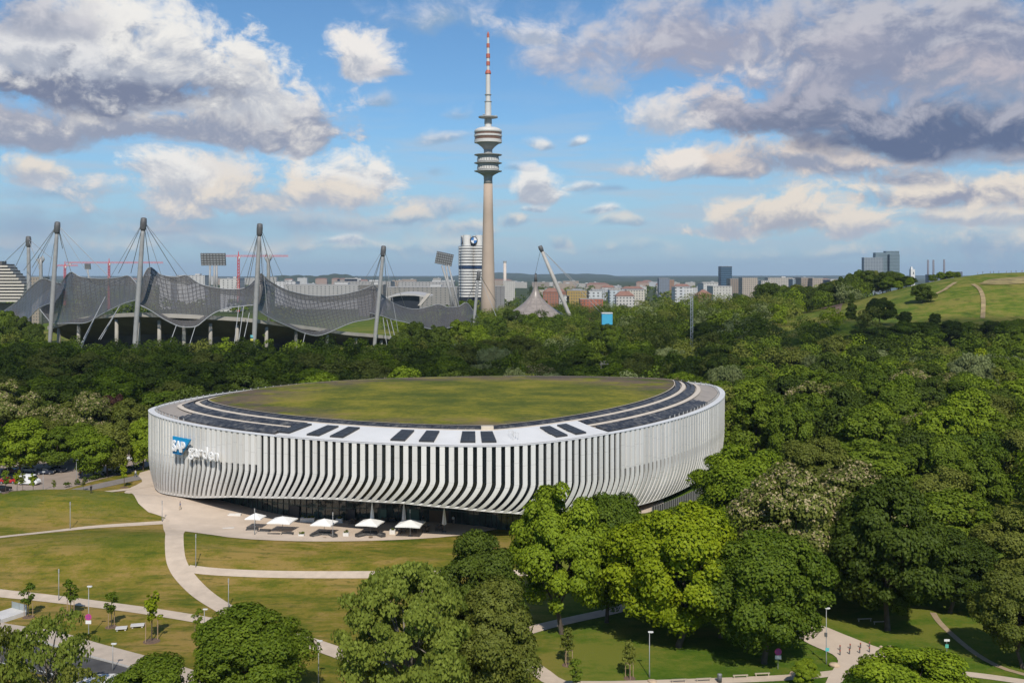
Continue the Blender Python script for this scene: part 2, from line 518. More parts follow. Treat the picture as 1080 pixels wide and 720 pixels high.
def flat_at(px, py):
    """the same for places behind the left mound: taken on the level ground there"""
    y = HC * F / (py - HOR); x = (px - 540.0) / F * y
    return Vector((x, y, gz(x, y)))

def at(px, py, y):
    """the point seen at that pixel at depth y"""
    return Vector(((px - 540.0) / F * y, y, HC - (py - HOR) / F * y))

# ---------------------------------------------------------------- ground sheet
def ground_mat():
    m = bpy.data.materials.new('meadow_grass'); m.use_nodes = True
    n = NT(m.node_tree); b = m.node_tree.nodes['Principled BSDF']
    t = n.n('ShaderNodeTexCoord'); P = t.outputs['Object']
    big = n.noise(n.vec('MULTIPLY', P, (1.0, 1.7, 1.0)), 0.033, 4.0, 0.6)
    mid = n.noise(n.vec('MULTIPLY', P, (1.0, 1.8, 1.0)), 0.16, 5.0, 0.62)
    fine = n.noise(P, 1.3, 5.0, 0.7)
    s = n.n('ShaderNodeSeparateXYZ'); n.put(s.inputs[0], P)
    k = n.math('ADD', n.math('MULTIPLY', big, 0.55), n.math('ADD', n.math('MULTIPLY', mid, 0.42), n.math('MULTIPLY', fine, 0.22)))
    dry = n.ramp(k, [(0.46, (0.060, 0.094, 0.010)), (0.525, (0.122, 0.130, 0.014)), (0.59, (0.190, 0.160, 0.023)), (0.66, (0.28, 0.195, 0.055))])
    lush = n.ramp(k, [(0.47, (0.042, 0.090, 0.008)), (0.56, (0.080, 0.135, 0.012)), (0.66, (0.15, 0.165, 0.025))])
    fl = n.smooth(n.noise(n.vec('MULTIPLY', P, (0.7, 1.3, 1.0)), 0.75, 3.0, 0.6), 0.56, 0.70)
    dry = n.mix(n.math('MULTIPLY', fl, 0.55), dry, c4((0.052, 0.066, 0.010)))
    moundg = n.math('MULTIPLY', n.smooth(s.outputs[2], 0.6, 3.2), n.smooth(mid, 0.40, 0.56))
    dry = n.mix(n.math('MULTIPLY', moundg, 0.65), dry, c4((0.058, 0.105, 0.011)))
    str_ = n.smooth(n.noise(n.vec('MULTIPLY', P, (0.35, 2.6, 1.0)), 0.30, 4.0, 0.6), 0.50, 0.66)
    dry = n.mix(n.math('MULTIPLY', str_, 0.5), dry, c4((0.060, 0.090, 0.010)))
    # the meadow before the arena is drier than the park to the right and behind
    w = n.math('MULTIPLY', n.smooth(s.outputs[0], 12.0, -6.0), n.smooth(s.outputs[1], 330.0, 260.0))
    hill = n.math('MULTIPLY', n.smooth(s.outputs[1], 480.0, 520.0), n.smooth(s.outputs[1], 1000.0, 900.0))
    hk = n.ramp(k, [(0.45, (0.050, 0.088, 0.010)), (0.55, (0.105, 0.150, 0.016)), (0.65, (0.20, 0.185, 0.04))])
    hk = n.mix(n.math('MULTIPLY', n.smooth(n.noise(P, 0.11, 5.0, 0.7), 0.52, 0.66), 0.55), hk, c4((0.040, 0.062, 0.012)))
    col = n.mix(w, lush, dry)
    col = n.mix(hill, col, hk)
    far = n.smooth(s.outputs[1], 1000.0, 1400.0)
    fc = n.ramp(n.noise(P, 0.004, 6.0, 0.65), [(0.40, (0.035, 0.055, 0.016)), (0.55, (0.06, 0.075, 0.03)), (0.7, (0.15, 0.15, 0.13))])
    col = n.mix(far, col, fc)
    n.put(b.inputs['Base Color'], col)
    b.inputs['Roughness'].default_value = 0.95
    b.inputs['Specular IOR Level'].default_value = 0.1
    bp = n.n('ShaderNodeBump'); bp.inputs['Strength'].default_value = 0.5; bp.inputs['Distance'].default_value = 0.25
    n.put(bp.inputs['Height'], n.noise(P, 3.0, 4.0, 0.7))
    n.put(b.inputs['Normal'], bp.outputs[0])
    return m

def axis(fine0, fine1, step, far0, far1, grow=1.35):
    a = list(np.arange(fine0, fine1 + 1e-6, step))
    d = step; x = fine1
    while x < far1:
        d *= grow; x += d; a.append(min(x, far1))
    d = step; x = fine0; pre = []
    while x > far0:
        d *= grow; x -= d; pre.append(max(x, far0))
    return pre[::-1] + a

def build_ground():
    xs = axis(-130, 130, 2.0, -14000, 14000)
    xs = sorted(set(xs) | set(np.arange(130, 560, 10.0)))
    ys = axis(100, 270, 2.0, -1500, 26000, 1.12)
    ys = sorted(set(ys) | set(np.arange(270, 1000, 10.0)))
    vs = [(x, y, gz(x, y)) for y in ys for x in xs]
    nx = len(xs)
    fs = [(j * nx + i, j * nx + i + 1, (j + 1) * nx + i + 1, (j + 1) * nx + i) for j in range(len(ys) - 1) for i in range(nx - 1)]
    mb = MB(); mb.add(vs, fs)
    o = mb.build('ground', ground_mat(), smooth=True)
    return tag(o, kind='structure')
build_ground()

# ---------------------------------------------------------------- paths, plaza, road
GRAVEL = mat('path_gravel', (0.55, 0.45, 0.35), 0.92, var=0.12, vscale=0.5, bump=0.2, bscale=6, spec=0.2)
PLAZA = mat('plaza_paving', (0.58, 0.475, 0.375), 0.9, var=0.10, vscale=0.25, bump=0.1, bscale=5, spec=0.2)
ASPHALT = mat('asphalt', (0.085, 0.083, 0.082), 0.92, var=0.25, vscale=0.35, bump=0.2, bscale=9, spec=0.2)
PAVE = mat('pavement_paving', (0.48, 0.40, 0.32), 0.9, var=0.12, vscale=0.5, bump=0.15, bscale=6, spec=0.2)
LINE = mat('road_paint', (0.70, 0.70, 0.67), 0.8, var=0.15, vscale=3.0)
KERB = mat('kerb_stone', (0.42, 0.40, 0.37), 0.9, var=0.12, vscale=2.0)
LOTMAT = mat('lot_paving', (0.33, 0.265, 0.215), 0.92, var=0.14, vscale=0.2, bump=0.2, bscale=4, spec=0.2)

def spline(pts, step=1.5):
    P = [Vector((p[0], p[1], 0)) for p in pts]
    P = [P[0] * 2 - P[1]] + P + [P[-1] * 2 - P[-2]]
    out = []
    for i in range(1, len(P) - 2):
        n = max(2, int((P[i + 1] - P[i]).length / step))
        for k in range(n):
            t = k / n
            out.append(0.5 * ((2 * P[i]) + (P[i + 1] - P[i - 1]) * t + (2 * P[i - 1] - 5 * P[i] + 4 * P[i + 1] - P[i + 2]) * t * t + (3 * P[i] - P[i - 1] - 3 * P[i + 1] + P[i + 2]) * t ** 3))
    out.append(P[-2])
    return out

def strip(name, px, width, m, off=0.05, px_space=True, thick=0.0, shift=0.0, nw=3, find=None):
    pts = [(find or ground_at)(*p) for p in px] if px_space else px
    L = spline(pts)
    vs = []; fs = []
    for i, p in enumerate(L):
        d = (L[min(i + 1, len(L) - 1)] - L[max(i - 1, 0)]).normalized(); nrm = Vector((-d.y, d.x, 0))
        w = width if not callable(width) else width(i / (len(L) - 1))
        for k in range(nw + 1):
            q = p + nrm * (w * (k / nw - 0.5) + shift)
            vs.append((q.x, q.y, gz(q.x, q.y) + off))
    m1 = nw + 1
    for i in range(len(L) - 1):
        for k in range(nw):
            fs.append((i * m1 + k + 1, i * m1 + k, (i + 1) * m1 + k, (i + 1) * m1 + k + 1))
    mb = MB(); mb.add(vs, fs)
    if thick > 0:      # skirt so that it has a real edge
        n = len(L)
        for k, fl in ((0, False), (nw, True)):
            vv = [vs[i * m1 + k] for i in range(n)] + [(vs[i * m1 + k][0], vs[i * m1 + k][1], vs[i * m1 + k][2] - thick) for i in range(n)]
            mb.add(vv, [((i, i + 1, n + i + 1, n + i) if fl else (i + 1, i, n + i, n + i + 1)) for i in range(n - 1)])
    return tag(mb.build(name, m, smooth=False), kind='structure')

def sheet(name, px, m, off=0.05, px_space=True, cell=2.0, find=None):
    """a flat area, draped: cut into cells so that it follows the ground"""
    P = [(find or ground_at)(*p) for p in px] if px_space else [Vector(p) for p in px]
    P = spline([(p.x, p.y) for p in P] + [(P[0].x, P[0].y)], 4.0)[:-1]
    bm = bmesh.new()
    bm.faces.new([bm.verts.new((p.x, p.y, 0)) for p in P])
    x0, x1 = min(p.x for p in P), max(p.x for p in P); y0, y1 = min(p.y for p in P), max(p.y for p in P)
    for ax, lo, hi in ((0, x0, x1), (1, y0, y1)):
        v = lo + cell
        while v < hi:
            co = (v, 0, 0) if ax == 0 else (0, v, 0)
            no = (1, 0, 0) if ax == 0 else (0, 1, 0)
            bmesh.ops.bisect_plane(bm, geom=bm.verts[:] + bm.edges[:] + bm.faces[:], plane_co=co, plane_no=no)
            v += cell
    for v in bm.verts:
        v.co.z = gz(v.co.x, v.co.y) + off
    bmesh.ops.recalc_face_normals(bm, faces=bm.faces)
    if sum(f.normal.z for f in bm.faces) < 0:
        bmesh.ops.reverse_faces(bm, faces=bm.faces)
    me = bpy.data.meshes.new(name); bm.to_mesh(me); bm.free()
    me.materials.append(m)
    return tag(link(name, me), kind='structure')

sheet('plaza', [(131, 519), (146, 531), (166, 543), (179, 548.5), (178, 556), (200, 561), (240, 566.5), (290, 570), (340, 571), (400, 570), (460, 567), (505, 562), (545, 554), (640, 545), (700, 530), (640, 480), (300, 480), (160, 495), (150, 508), (138, 514)], PLAZA, 0.08)
strip('path', [(186, 546), (184.5, 560), (184, 577), (188, 597), (203, 617), (224, 634), (262, 655), (300, 669), (345, 684), (400, 704)], lambda t: 3.2 + 2.2 * max(0, 1 - t * 5), GRAVEL, 0.07)
strip('path', [(181, 550.5), (140, 553), (90, 556.5), (40, 562), (-10, 567.5), (-70, 576)], 2.2, GRAVEL, 0.06)
strip('path', [(-60, 618), (0, 625.5), (60, 632), (140, 642), (210, 653), (240, 660)], 2.8, GRAVEL, 0.06)
strip('path', [(197, 599.5), (230, 603), (290, 605.5), (370, 606), (460, 605.5), (560, 604)], 2.3, GRAVEL, 0.06)
PV = [(-60, 652), (0, 663), (50, 671), (95, 684), (150, 699), (195, 713), (250, 733)]
strip('pavement', PV, 3.6, PAVE, 0.17, thick=0.3)
RD = [(-60, 677), (0, 688), (60, 700), (110, 713), (160, 728), (230, 750)]
strip('road', RD, 7.0, ASPHALT, 0.05)
strip('kerb', PV, 0.3, KERB, 0.175, thick=0.3, shift=-1.97, nw=1)
strip('road_marking', RD, 0.16, LINE, 0.062, shift=-2.7, nw=1)
strip('pavement', [(-20, 730), (50, 735), (100, 716), (140, 722), (200, 745)], 3.2, mat('pale_slabs', (0.62, 0.60, 0.56), 0.9, var=0.1, vscale=0.6), 0.1, thick=0.2)
# right hand paths
strip('path', [(556, 660), (545, 672), (545, 684), (556, 698), (572, 710), (592, 722), (640, 728)], 2.6, GRAVEL, 0.07)
strip('path', [(548, 668), (575, 660), (610, 652), (650, 643), (690, 630), (730, 616)], 2.6, GRAVEL, 0.06)
strip('path', [(592, 721), (650, 721), (720, 719), (800, 716), (850, 713), (900, 708), (960, 706), (1030, 712), (1100, 722)], 1.8, GRAVEL, 0.065)
sheet('plaza', [(838, 668), (848, 661), (860, 657.5), (890, 669), (918, 680), (940, 689), (925, 698), (905, 703), (893, 714), (884, 722), (870, 722), (880, 704), (884, 697), (878, 690), (862, 683), (846, 675)], PLAZA, 0.09, cell=1.5)
strip('path', [(984, 646), (990, 655), (1003, 668), (1022, 684), (1040, 696), (1062, 706), (1100, 716)], 0.9, mat('trail_earth', (0.36, 0.27, 0.17), 0.95, var=0.15, vscale=1.0), 0.06)
# the parking lot and the street behind the left mound
sheet('parking_lot', [(-160, 548), (-20, 538), (48, 522), (100, 507), (150, 494), (164, 486), (160, 474), (60, 476), (-160, 482)], LOTMAT, 0.05, cell=4.0, find=flat_at)
strip('road', [(-160, 560), (-40, 544), (30, 530), (80, 518), (120, 509), (166, 498), (200, 480)], 5.0, mat('grey_street', (0.22, 0.195, 0.175), 0.9, var=0.15, vscale=0.4), 0.07, find=flat_at)
strip('path', [(104, 521), (125, 518), (150, 514), (168, 509)], 2.4, GRAVEL, 0.12, find=flat_at)
# worn paths on the hill
WORN = mat('worn_path', (0.30, 0.225, 0.11), 0.95, var=0.4, vscale=0.15)
strip('path', [(1026, 300), (1033, 305), (1037, 316), (1036.5, 336)], 2.4, WORN, 0.35)
strip('path', [(985, 311), (996, 306), (1003, 301), (1008, 298)], 2.6, WORN, 0.35)
sheet('worn_slope', [(1032, 300), (1044, 295), (1060, 293.5), (1085, 292), (1110, 294), (1100, 298), (1075, 299.5), (1050, 300.5)], mat('worn_grass', (0.24, 0.19, 0.075), 0.95, var=0.5, vscale=0.15), 0.3, cell=6.0)
sheet('worn_slope', [(864, 326), (874, 321), (890, 318), (889, 320), (876, 325)], mat('heather_bed', (0.16, 0.10, 0.07), 0.95, var=0.3, vscale=0.2), 0.3, cell=6.0)

tag(sheet('water', [(621, 392), (648, 392), (647, 386), (623, 386)], mat('pond_water', (0.02, 0.025, 0.02), 0.08, spec=0.6), 0.06, cell=20.0), kind='structure')

# ---------------------------------------------------------------- the arena
ZR = 18.3
def arena():
    WHITE = mat('white_metal', (0.70, 0.69, 0.66), 0.42, var=0.05, vscale=0.12)
    SLAT = bpy.data.materials.new('slat_metal'); SLAT.use_nodes = True
    sn = NT(SLAT.node_tree); sb = SLAT.node_tree.nodes['Principled BSDF']
    st = sn.n('ShaderNodeTexCoord'); sa_ = sn.n('ShaderNodeAttribute'); sa_.attribute_name = 'tone'
    ssep = sn.n('ShaderNodeSeparateXYZ'); sn.put(ssep.inputs[0], st.outputs['Object'])
    jt = sn.math('LESS_THAN', sn.math('FRACT', sn.math('DIVIDE', sn.math('ADD', ssep.outputs[2], sn.math('MULTIPLY', sa_.outputs['Fac'], 2.0)), 4.1)), 0.018)
    strk = sn.noise(sn.vec('MULTIPLY', st.outputs['Object'], (2.2, 2.2, 0.10)), 1.0, 4.0, 0.6)
    f_ = sn.math('ADD', sn.math('MULTIPLY', sa_.outputs['Fac'], 0.5), sn.math('MULTIPLY', strk, 0.6))
    sc_ = sn.ramp(f_, [(0.3, (0.60, 0.592, 0.565)), (0.7, (0.75, 0.742, 0.715))])
    sn.put(sb.inputs['Base Color'], sn.mix(sn.math('MULTIPLY', jt, 0.4), sc_, c4((0.22, 0.22, 0.21))))
    sb.inputs['Roughness'].default_value = 0.42
    INFILL = mat('panel_grey', (0.55, 0.54, 0.52), 0.5, var=0.06, vscale=0.2)
    GLASS = mat('dark_glass', (0.012, 0.016, 0.018), 0.12, spec=0.6, var=0.4, vscale=0.3)
    MEMB = mat('roof_membrane', (0.33, 0.29, 0.25), 0.9, var=0.12, vscale=0.25)
    DARK = mat('dark_metal', (0.035, 0.036, 0.04), 0.5, var=0.2, vscale=0.6)
    CREAM = mat('cream_coping', (0.60, 0.52, 0.42), 0.8, var=0.08, vscale=0.5)
    # the outline: a convex oval given by its support function (metres)
    HCO = [(4.359, 6.415), (-2.791, 4.292), (0.262, 1.904), (0.566, -0.509), (0.328, 0.188)]
    cx, cyy, R0 = -11.5, 256.848, 67.39
    def outline(t):
        h, d = R0, 0.0
        for k, (a, b) in enumerate(HCO, 2):
            h += a * math.cos(k * t) + b * math.sin(k * t); d += -k * a * math.sin(k * t) + k * b * math.cos(k * t)
        return Vector((cx + h * math.cos(t) - d * math.sin(t), cyy + h * math.sin(t) + d * math.cos(t), 0))
    M = 2880
    ts = [2 * math.pi * i / M for i in range(M + 1)]
    cur_ = [outline(t) for t in ts]
    sl = [0.0]
    for i in range(M):
        sl.append(sl[-1] + (cur_[i + 1] - cur_[i]).length)
    LTOT = sl[-1]
    sx = np.array(sl)
    def theta(s):
        return float(np.interp(s % LTOT, sx, ts))
    def P(s):
        return outline(theta(s))
    def N(s):
        t = theta(s)
        return Vector((math.cos(t), math.sin(t), 0))
    ctr = Vector((cx + 0.0, cyy - 4.0, 0))
    def inset(s, d):
        q = P(s) - N(s) * min(d, 5.0)
        if d > 5.0:
            v = (ctr - q).normalized()
            q += v * (d - 5.0) / max(0.6, -v.dot(N(s)))
        return q
    root = empty('arena', (0, 0, 0), 0, 'oval white slatted sports arena with a green planted roof', 'arena')
    # where on the outline a photo column lies (front half)
    ss = np.linspace(0, LTOT, 1600, endpoint=False)
    front = {}
    PXS = []
    for s in ss:
        p = P(s)
        n = N(s)
        vis = (n.x * -p.x + n.y * -p.y) > 0
        PXS.append((540 + p.x / p.y * F, s, vis))
    def s_at(pxv):
        return min((abs(a - pxv), s) for a, s, v in PXS if v)[1]
    # bottom edge: highest over the terrace, lower at both ends
    kn = [(162, 0.6), (200, 2.6), (240, 4.6), (300, 6.2), (350, 7.0), (420, 7.2), (480, 6.6), (540, 5.6), (600, 3.6), (650, 2.2), (700, 1.6), (762, 1.6)]
    ks = sorted((s_at(a), b) for a, b in kn)
    k_s = [a for a, b in ks]; k_b = [b for a, b in ks]
    k_s = [k_s[0] - 40] + k_s + [k_s[-1] + 40]; k_b = [1.0] + k_b + [1.6]
    def zb(s):
        best = 1.2
        for sh in (-LTOT, 0, LTOT):
            v = s + sh
            if k_s[0] <= v <= k_s[-1]:
                best = float(np.interp(v, k_s, k_b))
        return best
    # ---- slats: each runs straight down, then sweeps sideways and tucks in
    NF = int(LTOT / 1.74)
    fm = MB(); TB = 0.56
    sF0, sF1 = s_at(270), s_at(655)
    lo, hi = min(sF0, sF1), max(sF0, sF1)
    front_dir = -1.0 if s_at(300) > s_at(600) else 1.0        # +s goes to the right in the picture when 1
    def prof(t):
        if t <= TB:
            return 0.0, 0.0
        u = (t - TB) / (1 - TB)
        return u ** 1.55, u ** 2.0
    NS = 16
    ring = [0, 0.2, 0.4, TB] + [TB + (1 - TB) * k / 11 for k in range(1, 12)] + [1.0]
    NS = len(ring)
    for i in range(NF):
        s0 = LTOT * i / NF
        z0 = zb(s0); H = ZR - z0
        vs = []; fs = []
        for t in ring:
            g, inn = prof(t)
            s = s0 - front_dir * 4.0 * g
            zz = ZR - (ZR - (z0 * (1 - g) + zb(s) * g)) * t
            w = 0.98
            for ds, dep in ((-w / 2, 0.0), (w / 2, 0.0), (w / 2 * 0.85, 0.36), (-w / 2 * 0.85, 0.36)):
                q = P(s + ds) - N(s + ds) * (dep + 1.3 * inn)
                vs.append((q.x, q.y, zz))
        for k in range(NS - 1):
            for j in range(4):
                a, b = k * 4 + j, k * 4 + (j + 1) % 4
                fs.append((a, b, b + 4, a + 4))
        fs.append((3, 2, 1, 0)); e = (NS - 1) * 4; fs.append((e, e + 1, e + 2, e + 3))
        fm.add(vs, fs)
    me_o = fm.build('slat_facade', SLAT, root)
    nfa = len(fm.f) // NF
    rt = random.Random(5); tv = []
    for i in range(NF):
        tv += [rt.random()] * nfa
    bmm = bmesh.new(); bmm.from_mesh(me_o.data); bmesh.ops.recalc_face_normals(bmm, faces=bmm.faces); bmm.to_mesh(me_o.data); bmm.free()
    at_ = me_o.data.attributes.new('tone', 'FLOAT', 'FACE'); at_.data.foreach_set('value', tv)
    # white edge that closes the lower ends
    vs = []; fs = []
    for i in range(721):
        s = LTOT * i / 720; z0 = zb(s); nv = N(s); p = P(s) - nv * 1.28
        for d, dz in ((0.0, -0.02), (0.0, 0.34), (0.9, 0.36), (0.9, -0.02)):
            vs.append((p.x - nv.x * d, p.y - nv.y * d, z0 + dz))
    for i in range(720):
        for k in range(4):
            a, b = i * 4 + k, i * 4 + (k + 1) % 4
            fs.append((a, a + 4, b + 4, b))
    eb = MB(); eb.add(vs, fs); eb.build('lower_rim', WHITE, root)
    # ---- closed panels between the slats: everywhere but the glazed front, upper half only
    im = MB(); n = 720
    def infill_depth(s):
        d = (s - lo) / (hi - lo)
        return 0 < d < 1
    for i in range(n):
        s = LTOT * i / n; s2 = LTOT * (i + 1) / n
        if infill_depth(s):
            continue
        z0 = zb(s); zm = ZR - (ZR - z0) * 0.47
        p, q = P(s) - N(s) * 0.22, P(s2) - N(s2) * 0.22
        im.add([(p.x, p.y, zm), (q.x, q.y, zm), (q.x, q.y, ZR - 0.05), (p.x, p.y, ZR - 0.05)], [(0, 1, 2, 3)])
    im.build('upper_panel', INFILL, root)
    gk = sorted((s_at(a), b) for a, b in [(190, 8.0), (250, 9.0), (300, 10.5), (350, 14.0), (400, 16.5), (460, 17.0), (510, 15.0), (550, 11.0), (600, 8.0)])
    def gdep(s):
        return float(np.interp(s % LTOT, [a for a, b in gk], [b for a, b in gk]))
    # ---- dark inner wall and the recessed glazing under the slats
    def band(name, d0, z0f, d1, z1f, m, s_from=0.0, s_to=None, nn=480, parent=root, rings=1, smooth=True):
        mb = MB(); vs = []; fs = []
        s_to = LTOT if s_to is None else s_to
        for i in range(nn + 1):
            s = s_from + (s_to - s_from) * i / nn
            for k in range(rings + 1):
                f = k / rings
                e0 = d0(s) if callable(d0) else d0; e1 = d1(s) if callable(d1) else d1
                q = inset(s, e0 + (e1 - e0) * f)
                a = z0f(s) if callable(z0f) else z0f
                b = z1f(s) if callable(z1f) else z1f
                vs.append((q.x, q.y, a + (b - a) * f))
        r1 = rings + 1
        for i in range(nn):
            for k in range(rings):
                fs.append((i * r1 + k, (i + 1) * r1 + k, (i + 1) * r1 + k + 1, i * r1 + k + 1))
        mb.add(vs, fs)
        return mb.build(name, m, parent, smooth=smooth)
    band('inner_glazing', 1.85, lambda s: zb(s) + 0.35, 0.5, lambda s: zb(s) + (ZR - zb(s)) * 0.45, GLASS, rings=6)
    band('inner_glazing', 0.5, lambda s: zb(s) + (ZR - zb(s)) * 0.449, 0.48, ZR - 0.3, GLASS)
    # underside of the overhang
    band('soffit', 1.35, lambda s: zb(s) + 0.02, lambda s: gdep(s) + 0.2, lambda s: zb(s) + 0.5, mat('soffit_grey', (0.22, 0.22, 0.22), 0.7))
    # ground floor glazing with mullions and doors
    gl = band('ground_floor_glazing', gdep, 0.0, gdep, lambda s: zb(s) + 0.55, mat('lobby_glass', (0.035, 0.055, 0.05), 0.06, spec=0.8, var=0.8, vscale=0.35))
    f0, f1 = sorted((s_at(205), s_at(745)))
    nmu = 92
    for i in range(nmu):
        s = f0 + (f1 - f0) * i / (nmu - 1)
        h = zb(s) + 0.5
        q = inset(s, gdep(s) - 0.07)
        mu = MB(); mu.box((q.x, q.y, h / 2), (0.14, 0.12, h), theta(s)); mu.build('mullion', DARK, gl)
    vs = []; fs = []
    nt_ = 120
    g0_, g1_ = sorted((s_at(235), s_at(585)))
    for i in range(nt_ + 1):
        s = g0_ + (g1_ - g0_) * i / nt_
        a = inset(s, gdep(s) - 0.1)
        vs += [(a.x, a.y, 2.52), (a.x, a.y, 2.68)]
    tr = MB(); tr.add(vs, [(2 * i, 2 * i + 2, 2 * i + 3, 2 * i + 1) for i in range(nt_)]); tr.build('transom', mat('transom_green', (0.05, 0.09, 0.075), 0.4), gl)
    # entrance doors behind the terrace in dark, green and brown
    for pxv, w, m in ((272, 3.0, DARK), (330, 2.6, DARK), (366, 2.2, mat('door_green', (0.06, 0.13, 0.10), 0.4)), (446, 4.0, mat('door_brown', (0.12, 0.075, 0.04), 0.6)), (455, 2.4, DARK), (408, 2.6, mat('door_green', (0.06, 0.13, 0.10), 0.4))):
        s = s_at(pxv); q = inset(s, gdep(s) - 0.16)
        d_ = MB(); d_.box((q.x, q.y, 1.25), (0.1, w, 2.5), theta(s)); d_.build('door', m, gl)
    def RZ(d):
        return ZR + 0.135 * max(0.0, d - 0.7)
    # ---- rim and roof
    band('rim_coping', -0.08, ZR + 0.02, 1.35, ZR + 0.12, WHITE, nn=720)
    band('rim_coping', 1.35, ZR + 0.12, 1.4, ZR - 0.8, WHITE, nn=720)
    band('roof_deck', 1.4, ZR - 0.25, 14.4, RZ(14.4) - 0.3, MEMB, nn=480, rings=2)
    # white metal apron over the glazed front with its skylights
    sa, sb = s_at(286), s_at(646); a0, a1 = min(sa, sb), max(sa, sb)
    band('white_apron', 0.7, ZR + 0.16, 10.4, RZ(10.4) + 0.16, mat('apron_metal', (0.72, 0.71, 0.685), 0.5, var=0.06, vscale=0.15), a0, a1, 200, rings=2, smooth=False)
    for pxv in (286, 640):
        s = s_at(pxv)
    SKG = mat('skylight_glass', (0.02, 0.022, 0.026), 0.15, var=0.3, vscale=0.4)
    for pxv in (291, 322, 348, 415, 446, 492, 517, 601, 622):
        s = s_at(pxv)
        sk = MB(); hw = 1.5; d0, d1 = 2.2, 8.8
        def zz(d): return RZ(d) + 0.16
        c = []
        for ds, d in ((-hw, d0), (hw, d0), (hw, d1), (-hw, d1)):
            q = inset(s + ds, d); c.append((q.x, q.y, zz(d)))
        lo4 = [(a, b, z - 0.05) for a, b, z in c]; hi4 = [(a, b, z + 0.32) for a, b, z in c]
        sk.add(lo4 + hi4, [(0, 1, 5, 4), (1, 2, 6, 5), (2, 3, 7, 6), (3, 0, 4, 7), (4, 5, 6, 7)])
        so = sk.build('skylight', DARK, root)
        pn = MB()
        for r in range(4):
            for cc in range(2):
                e = []
                for fu, fv in ((0.08, 0.1), (0.92, 0.1), (0.92, 0.9), (0.08, 0.9)):
                    ds = -hw + 2 * hw * (cc + fu) / 2; d = d0 + (d1 - d0) * (r + fv) / 4
                    q = inset(s + ds, d); e.append((q.x, q.y, zz(d) + 0.345))
                pn.add(e, [(0, 1, 2, 3)])
        pn.build('pane', mat('skylight_pane', (0.045, 0.048, 0.05), 0.5, var=0.3, vscale=0.5), so)
    # solar strips: three rings, the outer one missing over the white apron
    SOL = bpy.data.materials.new('solar_cells'); SOL.use_nodes = True
    n_ = NT(SOL.node_tree); b_ = SOL.node_tree.nodes['Principled BSDF']
    tcx = n_.n('ShaderNodeTexCoord')
    n_.put(b_.inputs['Base Color'], n_.ramp(n_.noise(tcx.outputs['Object'], 0.5, 5, 0.7), [(0.40, (0.026, 0.029, 0.037)), (0.52, (0.058, 0.060, 0.066)), (0.64, (0.15, 0.145, 0.135))]))
    b_.inputs['Roughness'].default_value = 0.5; b_.inputs['Specular IOR Level'].default_value = 0.3
    def solar(d0, d1, s0, s1, z):
        # rows of tilted modules
        mb = MB(); L = s1 - s0; nn = int(L / 2.1); rows = max(1, int(round((d1 - d0) / 1.25)))
        for i in range(nn):
            for r in range(rows):
                e = []
                da, db = d0 + (d1 - d0) * (r + 0.06) / rows, d0 + (d1 - d0) * (r + 0.94) / rows
                for ds, d, up in ((0.03, da, 0.0), (0.97, da, 0.0), (0.97, db, 0.22), (0.03, db, 0.22)):
                    q = inset(s0 + L * (i + ds) / nn, d); e.append((q.x, q.y, z + RZ(d) - ZR + up + 0.1))
                mb.add(e + [(a, b, c - 0.3) for a, b, c in e], [(0, 1, 2, 3), (4, 5, 1, 0), (5, 6, 2, 1), (6, 7, 3, 2), (7, 4, 0, 3)])
        return mb.build('solar_array', SOL, root)
    zd = ZR - 0.12
    sl_, sr_ = s_at(172), s_at(757)
    gap_lo, gap_hi = a0 - 0.8, a1 + 0.8
    # outer ring, left and right of the apron
    def arc(u0, u1, d0, d1, z):
        a, b = s_at(u0), s_at(u1)
        solar(d0, d1, min(a, b), max(a, b), z)
    arc(176, 280, 2.4, 6.2, zd); arc(651, 756, 2.2, 5.8, zd)
    solar(7.8, 10.2, a1 + 1.0, LTOT + a0 - 1.0, zd)
    solar(11.8, 13.2, 0, LTOT, zd)
    band('cream_strip', 6.4, RZ(6.4) - 0.02, 7.5, RZ(7.5) - 0.02, CREAM, a1 + 0.5, LTOT + a0 - 0.5)
    band('cream_strip', 10.5, RZ(10.5) + 0.04, 11.5, RZ(11.5) + 0.04, CREAM)
    # planted roof: dark edge, low dome
    band('roof_edge', 13.4, RZ(13) - 0.3, 13.42, RZ(13.4) + 0.32, DARK)
    band('roof_edge', 13.42, RZ(13.4) + 0.32, 13.65, RZ(13.4) + 0.32, CREAM)
    gm = MB(); vs = []; fs = []
    nr, na = 30, 240
    for k in range(nr + 1):
        f = k / nr
        for i in range(na):
            s = LTOT * i / na
            e = inset(s, 13.55)
            x = cx + (e.x - cx) * (1 - f); y = cyy + (e.y - cyy) * (1 - f)
            vs.append((x, y, RZ(13.4) + 0.3 + 0.5 * (1 - (1 - f) ** 2)))
    for k in range(nr):
        for i in range(na):
            fs.append((k * na + i, k * na + (i + 1) % na, (k + 1) * na + (i + 1) % na, (k + 1) * na + i))
    gm.add(vs, fs)
    GR = bpy.data.materials.new('sedum_roof'); GR.use_nodes = True
    g = NT(GR.node_tree); b = GR.node_tree.nodes['Principled BSDF']
    t = g.n('ShaderNodeTexCoord'); Pc = g.vec('MULTIPLY', t.outputs['Object'], (1.0, 1.3, 1.0))
    k1 = g.noise(Pc, 0.045, 5.0, 0.62, dist=0.6); k2 = g.noise(Pc, 0.09, 5.0, 0.65); k3 = g.noise(t.outputs['Object'], 0.75, 6.0, 0.78)
    kk = g.math('ADD', g.math('MULTIPLY', k1, 0.44), g.math('ADD', g.math('MULTIPLY', k2, 0.26), g.math('MULTIPLY', k3, 0.34)))
    col = g.ramp(kk, [(0.44, (0.075, 0.098, 0.016)), (0.51, (0.130, 0.138, 0.020)), (0.57, (0.21, 0.195, 0.024)), (0.65, (0.27, 0.21, 0.05))])
